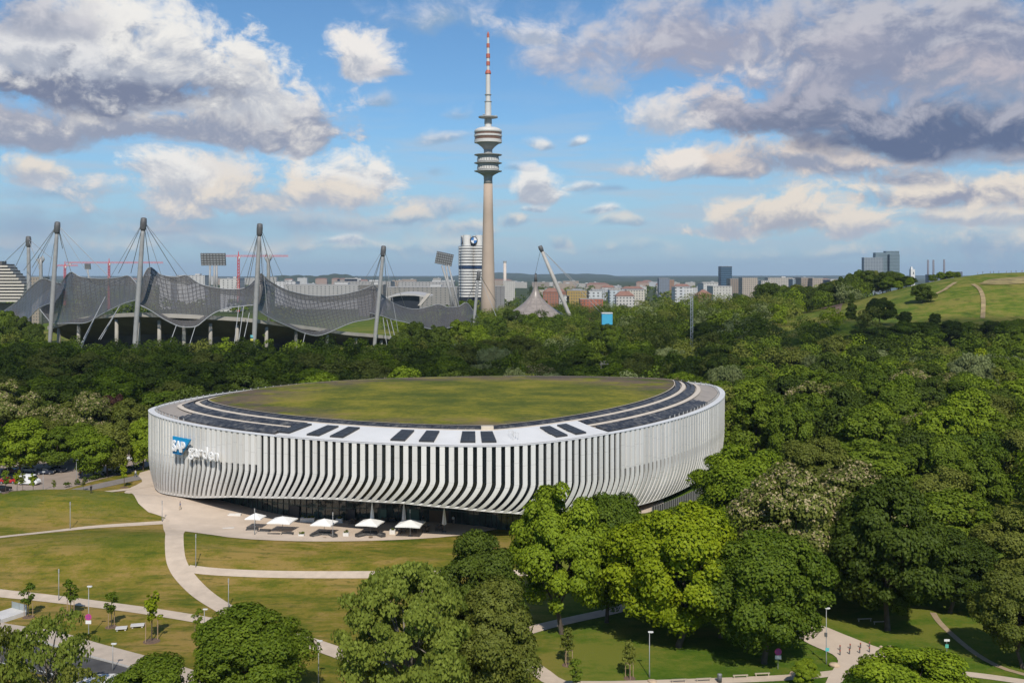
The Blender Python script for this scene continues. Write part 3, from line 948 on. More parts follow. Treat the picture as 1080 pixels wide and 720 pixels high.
    sp = g.n('ShaderNodeSeparateXYZ'); g.put(sp.inputs[0], t.outputs['Object'])
    # purple herbs grow mostly round the far side and the ends
    rim_d = g.vec('LENGTH', g.vec('MULTIPLY', g.vec('SUBTRACT', t.outputs['Object'], (cx + 3.0, cyy - 9.0, 0.0)), (1 / 58.0, 1 / 50.0, 0.0)))
    pu = g.math('MULTIPLY', g.smooth(g.noise(Pc, 0.11, 5.0, 0.65), 0.40, 0.56), g.smooth(rim_d, 0.6, 1.0))
    col = g.mix(g.math('MULTIPLY', pu, 0.6), col, c4((0.115, 0.062, 0.10)))
    g.put(b.inputs['Base Color'], col); b.inputs['Roughness'].default_value = 0.95; b.inputs['Specular IOR Level'].default_value = 0.1
    bp = g.n('ShaderNodeBump'); bp.inputs['Strength'].default_value = 0.6; bp.inputs['Distance'].default_value = 0.3
    g.put(bp.inputs['Height'], g.noise(t.outputs['Object'], 1.8, 4.0, 0.7)); g.put(b.inputs['Normal'], bp.outputs[0])
    gm.build('planted_roof', GR, root, smooth=True)
    # roof-edge railing: posts and wires on the parapet, absent along the white apron
    nr_ = int(LTOT / 2.6)
    for i in range(nr_):
        s = LTOT * i / nr_
        if a0 - 30 < s < a1 + 24:
            continue
        q = inset(s, 1.7)
        rl = MB(); rl.box((q.x, q.y, ZR + 0.25), (0.16, 0.2, 0.8), theta(s)); rl.build('railing_post', mat('railing_grey', (0.42, 0.42, 0.41), 0.5), root)
    band('railing', 1.7, ZR + 0.55, 1.72, ZR + 0.68, DARK, a1 + 24, LTOT + a0 - 30, 300)
    # a few low hatches and a ladder rail on the white apron
    s = s_at(549)
    for k in range(4):
        q = inset(s, 3.2 + k * 1.0); r2 = inset(s + 1.2, 3.2 + k * 1.0)
        h = MB(); h.tube([(q.x, q.y, ZR + 0.5), (q.x, q.y, ZR + 1.9), (r2.x, r2.y, ZR + 1.9), (r2.x, r2.y, ZR + 0.5)], 0.05, 5); h.build('hatch_rail', INFILL, root)
    q = inset(s_at(520), 11.6)
    hh = MB(); hh.box((q.x, q.y, RZ(11) + 0.3), (2.4, 1.4, 0.9), theta(s_at(520)) + 1.57); hh.build('roof_hatch', CREAM, root)
    # ---- the sign on the left of the front
    sg = empty('sign', (0, 0, 0)); sg.parent = root
    BLUE = bpy.data.materials.new('sign_blue'); BLUE.use_nodes = True
    bn = NT(BLUE.node_tree); bb = BLUE.node_tree.nodes['Principled BSDF']
    bt = bn.n('ShaderNodeTexCoord'); bs = bn.n('ShaderNodeSeparateXYZ'); bn.put(bs.inputs[0], bt.outputs['Object'])
    bn.put(bb.inputs['Base Color'], bn.ramp(bn.smooth(bs.outputs[2], ZR - 8.2, ZR - 2.2), [(0.0, (0.0, 0.10, 0.28)), (1.0, (0.0, 0.30, 0.62))]))
    bb.inputs['Roughness'].default_value = 0.35
    LET = mat('sign_white', (0.85, 0.85, 0.85), 0.4)
    p0 = P(s_at(189)); p1 = P(s_at(238))
    mid = (p0 + p1) / 2
    ax = (p1 - p0).normalized(); nn_ = Vector((ax.y, -ax.x, 0))
    if nn_.dot(-mid) < 0:
        nn_ = -nn_
    # stand the whole sign in front of the bulge of the facade
    off = max((P(s_at(u)) - p0).dot(nn_) for u in range(190, 238, 3)) + 0.9
    org = p0 + nn_ * off
    Ls = (p1 - p0).length
    def spt(u, z, d=0.0):
        q = org + ax * u + nn_ * d
        return (q.x, q.y, z)
    ztop = ZR - 2.7
    lw, lh = 7.0, 3.7
    lb = MB()
    tri = [(0, ztop - lh), (lw * 0.47, ztop - lh), (lw, ztop), (0, ztop)]
    lb.add([spt(u, z, 0.0) for u, z in tri] + [spt(u, z, 0.35) for u, z in tri], [(0, 1, 2, 3), (7, 6, 5, 4), (0, 4, 5, 1), (1, 5, 6, 2), (2, 6, 7, 3), (3, 7, 4, 0)])
    lgo = lb.build('logo_panel', BLUE, sg)
    def word(txt, name, u, z, size, parent, bold=0.02, d=0.42, sxx=1.0):
        cu = bpy.data.curves.new(name, 'FONT'); cu.body = txt; cu.size = size; cu.extrude = 0.12; cu.offset = bold * size
        o = bpy.data.objects.new(name, cu); COL.objects.link(o)
        dg = bpy.context.evaluated_depsgraph_get()
        me = bpy.data.meshes.new_from_object(o.evaluated_get(dg))
        bpy.data.objects.remove(o)
        base = Vector(spt(u, z, d))
        for v in me.vertices:
            q = base + ax * (v.co.x * sxx) + Vector((0, 0, v.co.y)) + nn_ * v.co.z
            v.co = q
        me.materials.clear(); me.materials.append(LET)
        return link(name, me, parent)
    word('SAP', 'lettering', 0.1, ztop - 2.95, 3.1, lgo, 0.03, 0.5, 0.98)
    gw = 3.5
    word('garden', 'lettering', lw * 0.86, ztop - 3.35, gw, sg, 0.012, 0.2, (Ls - lw * 0.86) / (gw * 2.75))
    # stand-offs that carry the letters
    so = MB()
    for k in range(9):
        u = 0.8 + (Ls - 6.0) * k / 8
        a = Vector(spt(u, ztop - 2.6, 0.0)); so.tube([a, a - nn_ * 2.2], 0.07, 5)
    so.build('bracket', DARK, sg)
    return root, P, N, inset, s_at, zb
ARENA, AP, AN, AINSET, AS_AT, AZB = arena()

# dark barred fence along the foot of the right end
def glazing_screen():
    DK = mat('screen_dark', (0.05, 0.05, 0.052), 0.6); LB = mat('screen_bar', (0.24, 0.24, 0.235), 0.6)
    a, b = sorted((AS_AT(676), AS_AT(752)))
    pts = [AP(a + (b - a) * i / 46) + AN(a + (b - a) * i / 46) * 2.6 for i in range(47)]
    c = pts[23]
    root = empty('glazing_screen', (c.x, c.y, 0), 0, 'dark barred fence along the foot of the arena, right end', 'fence')
    vs = []
    for p in pts:
        vs += [(p.x - c.x, p.y - c.y, -0.3), (p.x - c.x, p.y - c.y, 2.3)]
    m = MB(); m.add(vs, [(2 * i, 2 * i + 2, 2 * i + 3, 2 * i + 1) for i in range(46)]); m.build('screen_panel', DK, root)
    for i, p in enumerate(pts):
        n_ = AN(a + (b - a) * i / 46)
        m = MB(); m.box((p.x - c.x + n_.x * 0.08, p.y - c.y + n_.y * 0.08, 1.05), (0.12, 0.14, 2.7), math.atan2(n_.y, n_.x)); m.build('bar', LB, root)
glazing_screen()

# ---------------------------------------------------------------- tent-roofed stadium
STEEL = mat('mast_steel', (0.30, 0.30, 0.295), 0.5, var=0.12, vscale=0.3)
STEEL_D = mat('dark_steel', (0.10, 0.10, 0.10), 0.6, var=0.2, vscale=0.4)
CONC = mat('concrete', (0.36, 0.335, 0.295), 0.9, var=0.14, vscale=0.12)
CABLE = mat('cable_steel', (0.30, 0.31, 0.32), 0.5)

def acrylic(name, col, line, sc, clear):
    m = bpy.data.materials.new(name); m.use_nodes = True
    n = NT(m.node_tree); b = m.node_tree.nodes['Principled BSDF']; out = m.node_tree.nodes['Material Output']
    uv = n.n('ShaderNodeUVMap'); s = n.n('ShaderNodeSeparateXYZ'); n.put(s.inputs[0], uv.outputs[0])
    fx = n.math('FRACT', n.math('MULTIPLY', s.outputs[0], sc)); fy = n.math('FRACT', n.math('MULTIPLY', s.outputs[1], sc))
    ln = n.math('MAXIMUM', n.math('LESS_THAN', fx, 0.16), n.math('LESS_THAN', fy, 0.16))
    v = n.noise(uv.outputs[0], 3.0, 5.0, 0.65)
    base = n.ramp(v, [(0.3, tuple(c * 0.75 for c in col)), (0.7, tuple(c * 1.25 for c in col))])
    n.put(b.inputs['Base Color'], n.mix(ln, base, c4(line)))
    b.inputs['Roughness'].default_value = 0.33; b.inputs['Specular IOR Level'].default_value = 0.35
    tr = n.n('ShaderNodeBsdfTransparent'); tr.inputs[0].default_value = (0.75, 0.76, 0.80, 1)
    ms = n.n('ShaderNodeMixShader')
    n.put(ms.inputs[0], n.math('MAXIMUM', ln, 1.0 - clear)); n.put(ms.inputs[1], tr.outputs[0]); n.put(ms.inputs[2], b.outputs[0])
    n.put(out.inputs[0], ms.outputs[0])
    return m
ACR = acrylic('acrylic_roof', (0.15, 0.145, 0.145), (0.075, 0.073, 0.073), 1.0, 0.46)

def resample(poly, n):
    P = spline([(p[0], p[1]) for p in poly], 1.0) if len(poly) > 2 else [Vector((p[0], p[1], 0)) for p in poly]
    L = [0.0]
    for a, b in zip(P, P[1:]):
        L.append(L[-1] + (b - a).length)
    out = []
    for k in range(n + 1):
        t = L[-1] * k / n
        out.append((float(np.interp(t, L, [p.x for p in P])), float(np.interp(t, L, [p.y for p in P]))))
    return out

def membrane(name, top, bot, yf, dy, m, parent, sag=0.22, nu=44, nv=12, back=34.0, cell=2.7):
    """a cable-net skin between an upper and a lower edge cable (photo columns/rows, each set at its real distance)"""
    T = resample(top, nu); B = resample(bot, nu)
    vs = []; uvs = []; fs = []
    rows = nv + 4
    for i in range(nu + 1):
        yt = yf(T[i][0]) + dy; yb = yf(B[i][0])
        a = at(T[i][0], T[i][1], yt); b = at(B[i][0], B[i][1], yb)
        for k in range(nv + 1):
            f = k / nv
            p = b.lerp(a, f)
            p.z -= sag * (a.z - b.z) * 4 * f * (1 - f) * 0.5
            vs.append(p); uvs.append((i * (b - at(B[max(0, i - 1)][0], B[max(0, i - 1)][1], yb)).length / cell if i else 0, f * (a - b).length / cell))
        for k in range(1, 5):
            f = k / 4
            vs.append(Vector((a.x * (1 + 0.02 * f), a.y + back * f, a.z - 5.0 * f * f - 1.5 * math.sin(f * 3.14)))); uvs.append((uvs[-1][0], uvs[-1][1] + back / 4 / cell))
    r1 = nv + 5
    for i in range(nu):
        for k in range(nv + 4):
            fs.append((i * r1 + k, (i + 1) * r1 + k, (i + 1) * r1 + k + 1, i * r1 + k + 1))
    mb = MB(); mb.add(vs, fs)
    o = mb.build(name, m, parent, smooth=True)
    uvl = o.data.uv_layers.new(name='UVMap')
    for l in o.data.loops:
        uvl.data[l.index].uv = uvs[l.vertex_index]
    # edge cables
    e = MB(); e.tube([vs[i * r1] for i in range(nu + 1)], 0.32, 5); e.build('edge_cable', CABLE, o)
    e = MB(); e.tube([vs[i * r1 + nv] for i in range(nu + 1)], 0.32, 5); e.build('edge_cable', CABLE, o)
    return o

def YS(px):
    return float(np.interp(px, [-60, 7, 45, 75, 150, 268, 395, 495, 540], [760, 700, 672, 640, 600, 622, 720, 800, 830]))

stad = empty('stadium', (at(230, 340, 640).x, 640, 0), 0, 'stadium under a grey see-through tent roof hung from tall masts', 'stadium')
SL = stad.location.copy()
def under_stadium(o):
    o.parent = stad
    o.matrix_parent_inverse = Matrix.Translation(-SL)
    return o
_build = MB.build
class SMB(MB):
    def build(s, name, mats, parent=None, smooth=False, loc=None):
        o = MB.build(s, name, mats, None, smooth, loc)
        if parent is None:
            under_stadium(o)
        else:
            o.parent = parent
        return o
for top, bot in [
    ([(4, 328), (18, 318), (32, 303), (45, 294), (56, 297), (70, 300)], [(10, 330), (14, 340), (18, 347), (30, 336), (41, 325), (58, 318)]),
    ([(41, 323), (56, 310), (66, 296), (75, 287), (85, 292), (105, 294), (124, 293), (136, 291), (145, 300)], [(42, 326), (50, 336), (56, 341), (75, 341), (92, 340), (108, 331), (124, 323), (134, 319), (146, 316)]),
    ([(143, 318), (148, 300), (157, 282), (170, 290), (186, 292), (197, 290.5), (210, 299), (225, 303), (242, 305), (257, 304), (264, 300), (272, 290)], [(144, 320), (158, 327), (172, 336), (186, 343), (195, 345), (207, 344), (215, 338), (226, 330), (240, 325), (255, 323), (264, 322), (270, 322)]),
    ([(269, 318), (271, 300), (274, 288), (284, 296), (300, 305), (318, 310), (332, 312), (348, 312), (364, 310), (380, 306), (393, 301)], [(268, 322), (276, 330), (290, 338), (306, 345), (320, 351), (334, 354), (346, 351), (357, 346), (372, 340), (388, 337), (396, 335)]),
    ([(392, 322), (394, 301), (402, 310), (414, 319), (426, 324), (438, 326), (450, 324), (462, 321), (472, 324), (484, 323), (492, 319), (500, 329), (508, 340)], [(390, 330), (402, 333), (414, 337), (428, 340), (442, 344), (456, 347), (470, 346), (482, 344), (492, 343), (498, 342), (502, 342.5), (505, 342), (508, 341.5)]),
]:
    m_ = membrane('roof_membrane', top, bot, YS, 26.0, ACR, None)
    under_stadium(m_)

def smast(xt, yt, xb, yb, y, r=1.75, head=True):
    a = at(xt, yt, y); b = at(xb, yb, y); b = Vector((b.x, b.y, b.z - 14))
    m = SMB()
    n = 10
    m.tube([b.lerp(a, k / n) for k in range(n + 1)], [r * (0.62 + 0.38 * math.sin(math.pi * min(1, 0.12 + 0.8 * k / n))) for k in range(n + 1)], 14)
    mo = m.build('mast', STEEL, smooth=True)
    if head:
        d = (a - b).normalized()
        h = MB(); h.tube([a - d * 6.0, a - d * 4.6, a - d * 1.0, a + d * 1.6, a + d * 2.0], [r * 0.75, r * 1.2, r * 1.3, r * 1.15, r * 0.5], 12); h.build('mast_head', STEEL_D, mo, smooth=True)
    return mo, a
def scable(a, px, py, y, r=0.2):
    b = at(px, py, y)
    m = SMB(); m.tube([a, b], r, 5); return m.build('stay_cable', CABLE)
for xt, yt, xb, yb, y, cabs in [
    (30, 252, 31, 350, 720, [(4, 277, 760), (15, 284, 740), (55, 273, 660), (45, 294, 700)]),
    (60.5, 237, 52, 347, 650, [(116, 293, 650), (75, 287, 660), (34, 282, 700), (25, 285, 720), (66, 262, 690)]),
    (151.5, 233, 140, 368, 600, [(125, 288, 640), (138, 288, 640), (158, 282, 628), (187, 291, 634), (150, 300, 610)]),
    (274, 239, 266, 372, 620, [(262, 300, 640), (274, 289, 648), (290, 300, 650), (258, 304, 646), (277, 296, 650)]),
    (404.5, 262, 393, 363, 720, [(393, 302, 746), (409, 315, 750), (390, 305, 740)]),
    (505, 288, 498, 338, 800, [(492, 319, 826), (500, 330, 826), (523, 318, 860), (530, 350, 780)]),
]:
    mo, a = smast(xt, yt, xb, yb, y, 1.45 if y < 790 else 1.2)
    for c in cabs:
        scable(a, *c)
for px, py, y, ends in [(151.5, 233, 600, [(172, 296, 622), (205, 300, 630), (112, 300, 640)]), (274, 239, 620, [(247, 306, 640), (306, 309, 660), (282, 330, 616)]), (404.5, 262, 720, [(376, 309, 735), (428, 325, 770), (420, 350, 700)]), (60.5, 237, 650, [(96, 294, 650), (50, 297, 690), (20, 318, 690)])]:
    for e_ in ends:
        scable(at(px, py, y), e_[0], e_[1], e_[2], 0.13)
# rainbow band painted on one mast
mo = [o for o in stad.children if o.name.startswith('mast')][3]
for k, c in enumerate([(0.55, 0.30, 0.05), (0.50, 0.45, 0.08), (0.10, 0.35, 0.40)]):
    a = at(266.3, 364 - 3.6 * k, 620); b = at(266.6, 360.6 - 3.6 * k, 620)
    q = MB(); q.tube([a, b], 1.46, 14); q.build('painted_band', mat('mast_paint', c, 0.6) if k == 0 else mat('mast_paint_%s' % 'ab'[k - 1], c, 0.6), mo, smooth=True)
# tie-down cables running to the ground in front
for (xa, ya, ya_d, xb, yb, yb_d) in [(111, 313, 616, 72, 388, 560), (109, 317, 616, 74, 388, 560), (106, 322, 616, 76, 388, 560), (126, 323, 606, 104, 358, 585), (122, 330, 606, 106, 358, 585),
                                     (186, 343, 600, 177, 368, 590), (206, 344, 600, 199, 366, 590), (252, 322, 616, 246, 372, 600), (257, 323, 616, 250, 372, 600), (263, 330, 616, 254, 372, 600), (322, 351, 660, 318, 368, 650),
                                     (404, 335, 722, 409, 372, 700), (408, 337, 722, 416, 374, 700), (412, 337, 722, 421, 374, 700), (0, 350, 690, 12, 341, 694), (4, 348, 692, 16, 344, 694)]:
    m = SMB(); m.tube([at(xa, ya, ya_d), at(xb, yb, yb_d)], 0.24, 5); m.build('tie_cable', CABLE)
# the bowl below: pale rim, dark raking underside, columns
rim_px = [(50, 344), (58, 342), (80, 336), (105, 332), (140, 330), (175, 331), (220, 333), (265, 336), (310, 342), (340, 346), (367, 350), (395, 352.5), (420, 355.5)]
Rm = resample(rim_px, 60)
def stand_ring(dy0, dz0, dy1, dz1, name, m, smooth=True):
    vs = []; fs = []
    for i, (a, b) in enumerate(Rm):
        p = at(a, b, YS(a) + 4)
        i0, i1 = max(0, i - 3), min(len(Rm) - 1, i + 3)
        q0, q1 = at(Rm[i0][0], Rm[i0][1], YS(Rm[i0][0])), at(Rm[i1][0], Rm[i1][1], YS(Rm[i1][0]))
        out = Vector((q1.y - q0.y, -(q1.x - q0.x), 0)).normalized()
        out = (out + Vector((0, -0.6, 0))).normalized()
        for dy, dz in ((dy0, dz0), (dy1, dz1)):
            vs.append((p.x - out.x * dy, p.y - out.y * dy, p.z + dz if dz > -90 else -1.0))
    for i in range(len(Rm) - 1):
        fs.append((i * 2, i * 2 + 2, i * 2 + 3, i * 2 + 1))
    m1 = SMB(); m1.add(vs, fs); return m1.build(name, m, smooth=smooth)
stand_ring(0, -2.2, 0, 0.0, 'rim_beam', CONC)
stand_ring(0, 0.0, 5, 0.1, 'rim_beam', CONC)
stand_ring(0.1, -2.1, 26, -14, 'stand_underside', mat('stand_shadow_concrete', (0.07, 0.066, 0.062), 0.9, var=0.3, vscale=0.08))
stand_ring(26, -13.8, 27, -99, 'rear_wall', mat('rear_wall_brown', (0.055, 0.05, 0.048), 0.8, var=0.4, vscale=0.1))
stand_ring(5, 0.1, 60, -16, 'seating_tier', mat('grass_seats', (0.20, 0.21, 0.17), 0.9, var=0.2, vscale=0.1))
for pxv, pyt in ((62, 345), (83, 340), (123, 336), (146, 335), (168, 336), (194, 338), (222, 340), (250, 342), (281, 344), (312, 348), (345, 352), (375, 355), (402, 358), (416, 360)):
    p = at(pxv, pyt, YS(pxv) + 9)
    c = SMB(); c.lathe([(1.25, -1.0), (1.05, p.z - 0.5)], 12, (p.x, p.y, 0)); c.build('column', CONC, smooth=True)
# a strip of lower terrace in front
for a, b, yy in ((246, 268, 600), (367, 393, 690)):
    p, q = at(a, 372, yy), at(b, 371, yy)
    t = SMB(); t.box(((p.x + q.x) / 2, yy, p.z - 1.0), (abs(q.x - p.x), 6, 2.4)); t.build('terrace_slab', CONC)

# ---------------------------------------------------------------- floodlight masts
def floodlight(px, py, y, w, h, legs, label, tilt=0.0, foot=8.0):
    c = at(px, py, y)
    k = y / F
    root = empty('floodlight_mast', (c.x, c.y, 0), 0, label, 'floodlight', 'floodlight masts round the stadium')
    inv = Matrix.Translation((-c.x, -c.y, 0))
    pn = MB()
    ww, hh = w * k, h * k
    pn.box((0, 0, 0), (ww, 1.2, hh))
    po = pn.build('lamp_frame', STEEL_D, root); po.location = (0, 0, c.z); po.rotation_euler = (R(12), tilt, 0)
    lb = MB(); nx, nz = 8, 5
    for i in range(nx):
        for j in range(nz):
            lb.box((-ww / 2 + ww * (i + 0.5) / nx, -0.75, -hh / 2 + hh * (j + 0.5) / nz), (ww / nx * 0.7, 0.4, hh / nz * 0.6))
    lb.build('lamp_panel', mat('lamp_glass', (0.30, 0.31, 0.32), 0.3), po)
    for (xa, ya, xb, yb) in legs:
        a = at(xa, ya, y) - Vector((c.x, c.y, 0)); b = at(xb, yb, y) - Vector((c.x, c.y, 0)); b.z -= foot
        l = MB(); l.tube([b, a], [0.95, 0.75], 8); l.build('leg', STEEL, root, smooth=True)
    return root
floodlight(225, 273.5, 800, 26, 13, [(221.5, 280, 221, 302), (226, 280, 226, 302), (228.5, 280, 229, 302)], 'wide floodlight bank standing behind the middle of the stadium roof')
floodlight(468.5, 273, 850, 18, 13, [(466, 280, 482, 322), (473, 280, 486, 322), (470, 280, 478, 322)], 'tilted floodlight bank on crossed legs left of the four-cylinder tower', tilt=R(12))
floodlight(92.5, 281, 1000, 6, 6, [(92.5, 284, 95, 296)], 'small far floodlight above the left tent peak')
# two slender masts of the roof's far side
for px, py, lab in ((43, 271, 'pale forked mast behind the left tent peak'), (283, 269, 'grey forked mast just right of the tallest front mast')):
    y = 860; b = at(px, 310, y); root = empty('tent_mast', (b.x, b.y, 0), 0, lab, 'mast')
    a = at(px, py, y) - b; a.z += b.z
    m = MB(); m.tube([(0.5, 0, 0), (0, 0, a.z - 6), (a.x, 0, a.z)], [1.5, 1.4, 1.0], 10); m.build('mast_tube', STEEL, root, smooth=True)
    for sx in (-1, 1):
        m = MB(); m.tube([(0, 0, a.z - 8), (sx * 2.6, 0, a.z - 2), (sx * 1.6, 0, a.z + 1)], [0.7, 0.9, 0.6], 8); m.build('fork_arm', STEEL, root, smooth=True)

# ---------------------------------------------------------------- second tent (swimming hall) and its leaning mast
tent = empty('tent_hall', (at(565, 320, 900).x, 900, 0), 0, 'pale grey peaked tent roof right of the television tower', 'tent')
k = 900 / F
TENT = acrylic('tent_skin', (0.27, 0.235, 0.21), (0.235, 0.205, 0.185), 1.0, 0.0)
apex = HC - 3 * k
prof = []
for i in range(13):
    f = i / 12
    rx = (1.0 + 30 * f ** 1.9) * 1.0
    prof.append((rx, apex - (33 * k + 6) * f ** 0.72))
mb = MB(); n = 40; vs = []; uvs = []; fs = []
for r_, z in prof:
    for j in range(n):
        t = 2 * math.pi * j / n
        lob = 1 + 0.16 * math.cos(3 * t + 0.6) * (r_ / 31)
        vs.append((r_ * 1.04 * math.cos(t) * lob * (1.0 if math.cos(t) < 0 else 0.82), r_ * 0.8 * math.sin(t) * lob, z)); uvs.append((j / n * 12, z / 6.0))
for i in range(len(prof) - 1):
    for j in range(n):
        fs.append((i * n + j, i * n + (j + 1) % n, (i + 1) * n + (j + 1) % n, (i + 1) * n + j))
mb.add(vs, fs); to = mb.build('tent_skin', TENT, tent, smooth=True)
uvl = to.data.uv_layers.new(name='UVMap')
for l in to.data.loops:
    uvl.data[l.index].uv = uvs[l.vertex_index]
c = MB(); c.tube([(0, 0, apex - 3), (0, 0, apex + 4)], [1.5, 0.9], 10); c.build('peak_ring', STEEL_D, tent, smooth=True)
gl = MB(); gl.add([(-9, -20, apex - 22), (2, -14.0, apex - 4), (1.5, -15, apex - 16), (-2, -20, apex - 24)], [(0, 3, 2, 1)])
lm = empty('leaning_mast', (at(600, 331, 880).x, 880, 0), 0, 'thick steel mast leaning left beside the peaked tent', 'mast')
b = at(600, 331, 880) - lm.location; a = at(570.5, 262, 880) - lm.location
m = MB(); m.tube([(b.x + 4, 0, b.z - 14), b, b.lerp(a, 0.5), a], [1.4, 1.7, 1.8, 1.3], 12); m.build('mast_tube', mat('pale_mast', (0.40, 0.38, 0.35), 0.6, var=0.1, vscale=0.2), lm, smooth=True)
d = (a - b).normalized(); m = MB(); m.tube([a - d * 3, a, a + d * 2.5], [1.5, 2.1, 1.7], 10); m.build('mast_head', STEEL_D, lm, smooth=True)
for (px, py, yy) in ((564, 291, 900), (648, 345, 860), (660, 350, 860), (612, 305, 900)):
    m = MB(); m.tube([a, at(px, py, yy) - lm.location], 0.16, 5); m.build('stay_cable', CABLE, lm)

# ---------------------------------------------------------------- television tower
TY = 1029.0
tk = F / TY
tx = (514.8 - 540) / F * TY
tower = empty('television_tower', (tx, TY, 0), 0, 'tall concrete television tower with round pods and red-white antenna', 'tower')
def tz(py): return HC - (py - HOR) / tk
def trd(px): return px / tk
TC = mat('tower_concrete', (0.43, 0.34, 0.265), 0.85, var=0.08, vscale=0.06)
TG = mat('tower_grey', (0.33, 0.33, 0.315), 0.7, var=0.1, vscale=0.2)
TW = mat('tower_white', (0.60, 0.585, 0.555), 0.5, var=0.05, vscale=0.2)
TB_ = mat('tower_brown_glass', (0.16, 0.085, 0.05), 0.3, var=0.25, vscale=0.4)
TR = mat('antenna_red', (0.44, 0.115, 0.07), 0.55, var=0.08, vscale=0.3)
def tl(name, prof, m, parent=tower, n=40):
    q = MB(); q.lathe([(trd(r_), tz(p)) for r_, p in prof], n); return q.build(name, m, parent, smooth=False)
def tl_s(name, prof, m, parent=tower, n=40):
    o = tl(name, prof, m, parent, n)
    o.data.polygons.foreach_set('use_smooth', [True] * len(o.data.polygons)); return o
tl_s('shaft', [(8.6, 345), (7.6, 318), (6.8, 290), (6.0, 255), (5.2, 222), (4.7, 194.0)], TC)
tl_s('shaft_neck', [(4.6, 194.0), (4.5, 190), (4.8, 186), (6.5, 184.6), (9.0, 183.2), (12.6, 181.4)], TG)
low = tl('lower_pod', [(12.0, 181.4), (11.2, 179.8), (11.2, 163.5)], TG)
for p in (180.8, 172.2, 163.6):
    tl('platform_disc', [(13.2, p + 0.6), (14.6, p + 0.2), (14.6, p - 0.4), (12.6, p - 0.6)], TG, low)
for p in (177.4, 168.9):
    w = MB()
    for j in range(26):
        t = 2 * math.pi * (j + 0.5) / 26
        w.box((trd(11.35) * math.cos(t), trd(11.35) * math.sin(t), tz(p)), (0.5, trd(1.7), trd(3.0)), t)
    w.build('window', TW, low)
tl_s('neck', [(5.5, 163.2), (4.5, 161), (4.5, 157.5)], TG)
bas = tl_s('basket_cone', [(4.5, 158), (6.5, 155.5), (9.5, 153), (12.2, 151.2)], TG)
tl('restaurant_pod', [(12.2, 151.2), (14.5, 150.8), (14.6, 147.6), (14.2, 147.5)], TW)
tl('window_band', [(14.2, 147.6), (14.2, 144.4)], TB_)
tl('pod_ring', [(14.2, 144.5), (14.7, 144.3), (14.7, 142.4), (14.2, 142.3)], TW)
tl('window_band', [(14.2, 142.4), (14.2, 140.2)], TB_)
tl_s('pod_roof', [(14.2, 140.3), (14.7, 140.0), (14.2, 137.4), (12.2, 136.0), (9.8, 135.0), (5.0, 134.6)], TW)
tl('upper_neck', [(3.6, 134.8), (3.6, 130.8)], TW)
tl('upper_neck', [(4.0, 130.9), (3.8, 124.6)], TG)
tl('antenna_platform', [(6.0, 124.9), (10.2, 124.2), (10.2, 123.2), (5.0, 123.0)], TG)
an = tl('antenna', [(3.4, 123.1), (3.3, 107.6)], TW)
tl('antenna_ring', [(3.9, 107.7), (3.9, 107.1)], TG, an)
tl('antenna_section', [(2.6, 107.2), (2.6, 100.4)], TW, an)
tl('antenna_ring', [(3.5, 100.5), (3.5, 99.7)], TG, an)
tl('antenna_section', [(2.5, 99.8), (2.4, 78.0)], TW, an)
tl('antenna_ring', [(3.2, 78.1), (3.0, 76.4), (2.2, 74.2)], TR, an)
for p0, p1, r_, m in ((74.3, 69.2, 1.5, TW), (69.3, 65.2, 2.0, TR), (65.3, 61.2, 1.6, TW), (61.3, 57.0, 2.1, TR), (57.1, 50.4, 1.4, TW), (50.5, 46.2, 1.7, TR), (46.3, 39.8, 1.2, TW), (39.9, 36.5, 1.4, TR)):
    tl('antenna_section', [(r_, p0), (r_, p1)], m, an, 16)
tl('antenna_tip', [(1.2, 36.6), (0.9, 35.0), (0.3, 33.6)], TR, an, 12)
# small dishes on the platforms
for t0, p in ((2.0, 122.6), (4.2, 122.6), (5.0, 162.6), (3.6, 171.2), (0.4, 122.4)):
    d = MB(); d.lathe([(0.2, 0), (1.3, 0.4), (1.5, 0.8)], 10, (trd(8.6) * math.cos(t0), trd(8.6) * math.sin(t0), tz(p))); d.build('antenna_dish', TW, tower, smooth=True)

# ---------------------------------------------------------------- four-cylinder office tower
OY = 1500.0
ok_ = F / OY
ox = (497.5 - 540) / F * OY
off = empty('office_tower', (ox, OY, 0), R(14), 'silver four-cylinder office tower banded with dark windows', 'tower')
SILV = mat('silver_cladding', (0.68, 0.66, 0.62), 0.45, var=0.08, vscale=0.1)
DGL = mat('office_glass', (0.03, 0.035, 0.045), 0.2)
BGL = mat('blue_band_glass', (0.02, 0.04, 0.09), 0.3)
def oz(py): return HC - (py - HOR) / ok_
rc, dc = 9.2 * 1.02, 8.8
nfl = 18
for sx_ in (-1, 1):
    for sy_ in (-1, 1):
        cyl = MB(); cyl.lathe([(rc - 0.7, 0), (rc - 0.7, oz(259.5))], 28, (sx_ * dc, sy_ * dc, 0)); co_ = cyl.build('cylinder', DGL, off, smooth=False)
        for f in range(nfl):
            p = 312 - (312 - 261) * f / (nfl - 1)
            if 279.5 < p < 283.5:
                continue
            s_ = MB(); s_.lathe([(rc - 0.6, oz(p + 0.95)), (rc, oz(p + 0.9)), (rc, oz(p - 0.95)), (rc - 0.6, oz(p - 1.0))], 28, (sx_ * dc, sy_ * dc, 0)); s_.build('spandrel', SILV, co_)
        s_ = MB(); s_.lathe([(rc - 0.3, oz(283.2)), (rc - 0.3, oz(280.2))], 28, (sx_ * dc, sy_ * dc, 0)); s_.build('blue_band', BGL, co_)
        s_ = MB(); s_.lathe([(rc * 0.62, oz(259.6)), (rc * 0.62, oz(248.2))], 20, (sx_ * dc, sy_ * dc, 0)); s_.build('roof_crown', SILV, co_)
core = MB(); core.box((0, 0, oz(254) / 2), (9, 9, oz(254))); core.build('core', DGL, off)
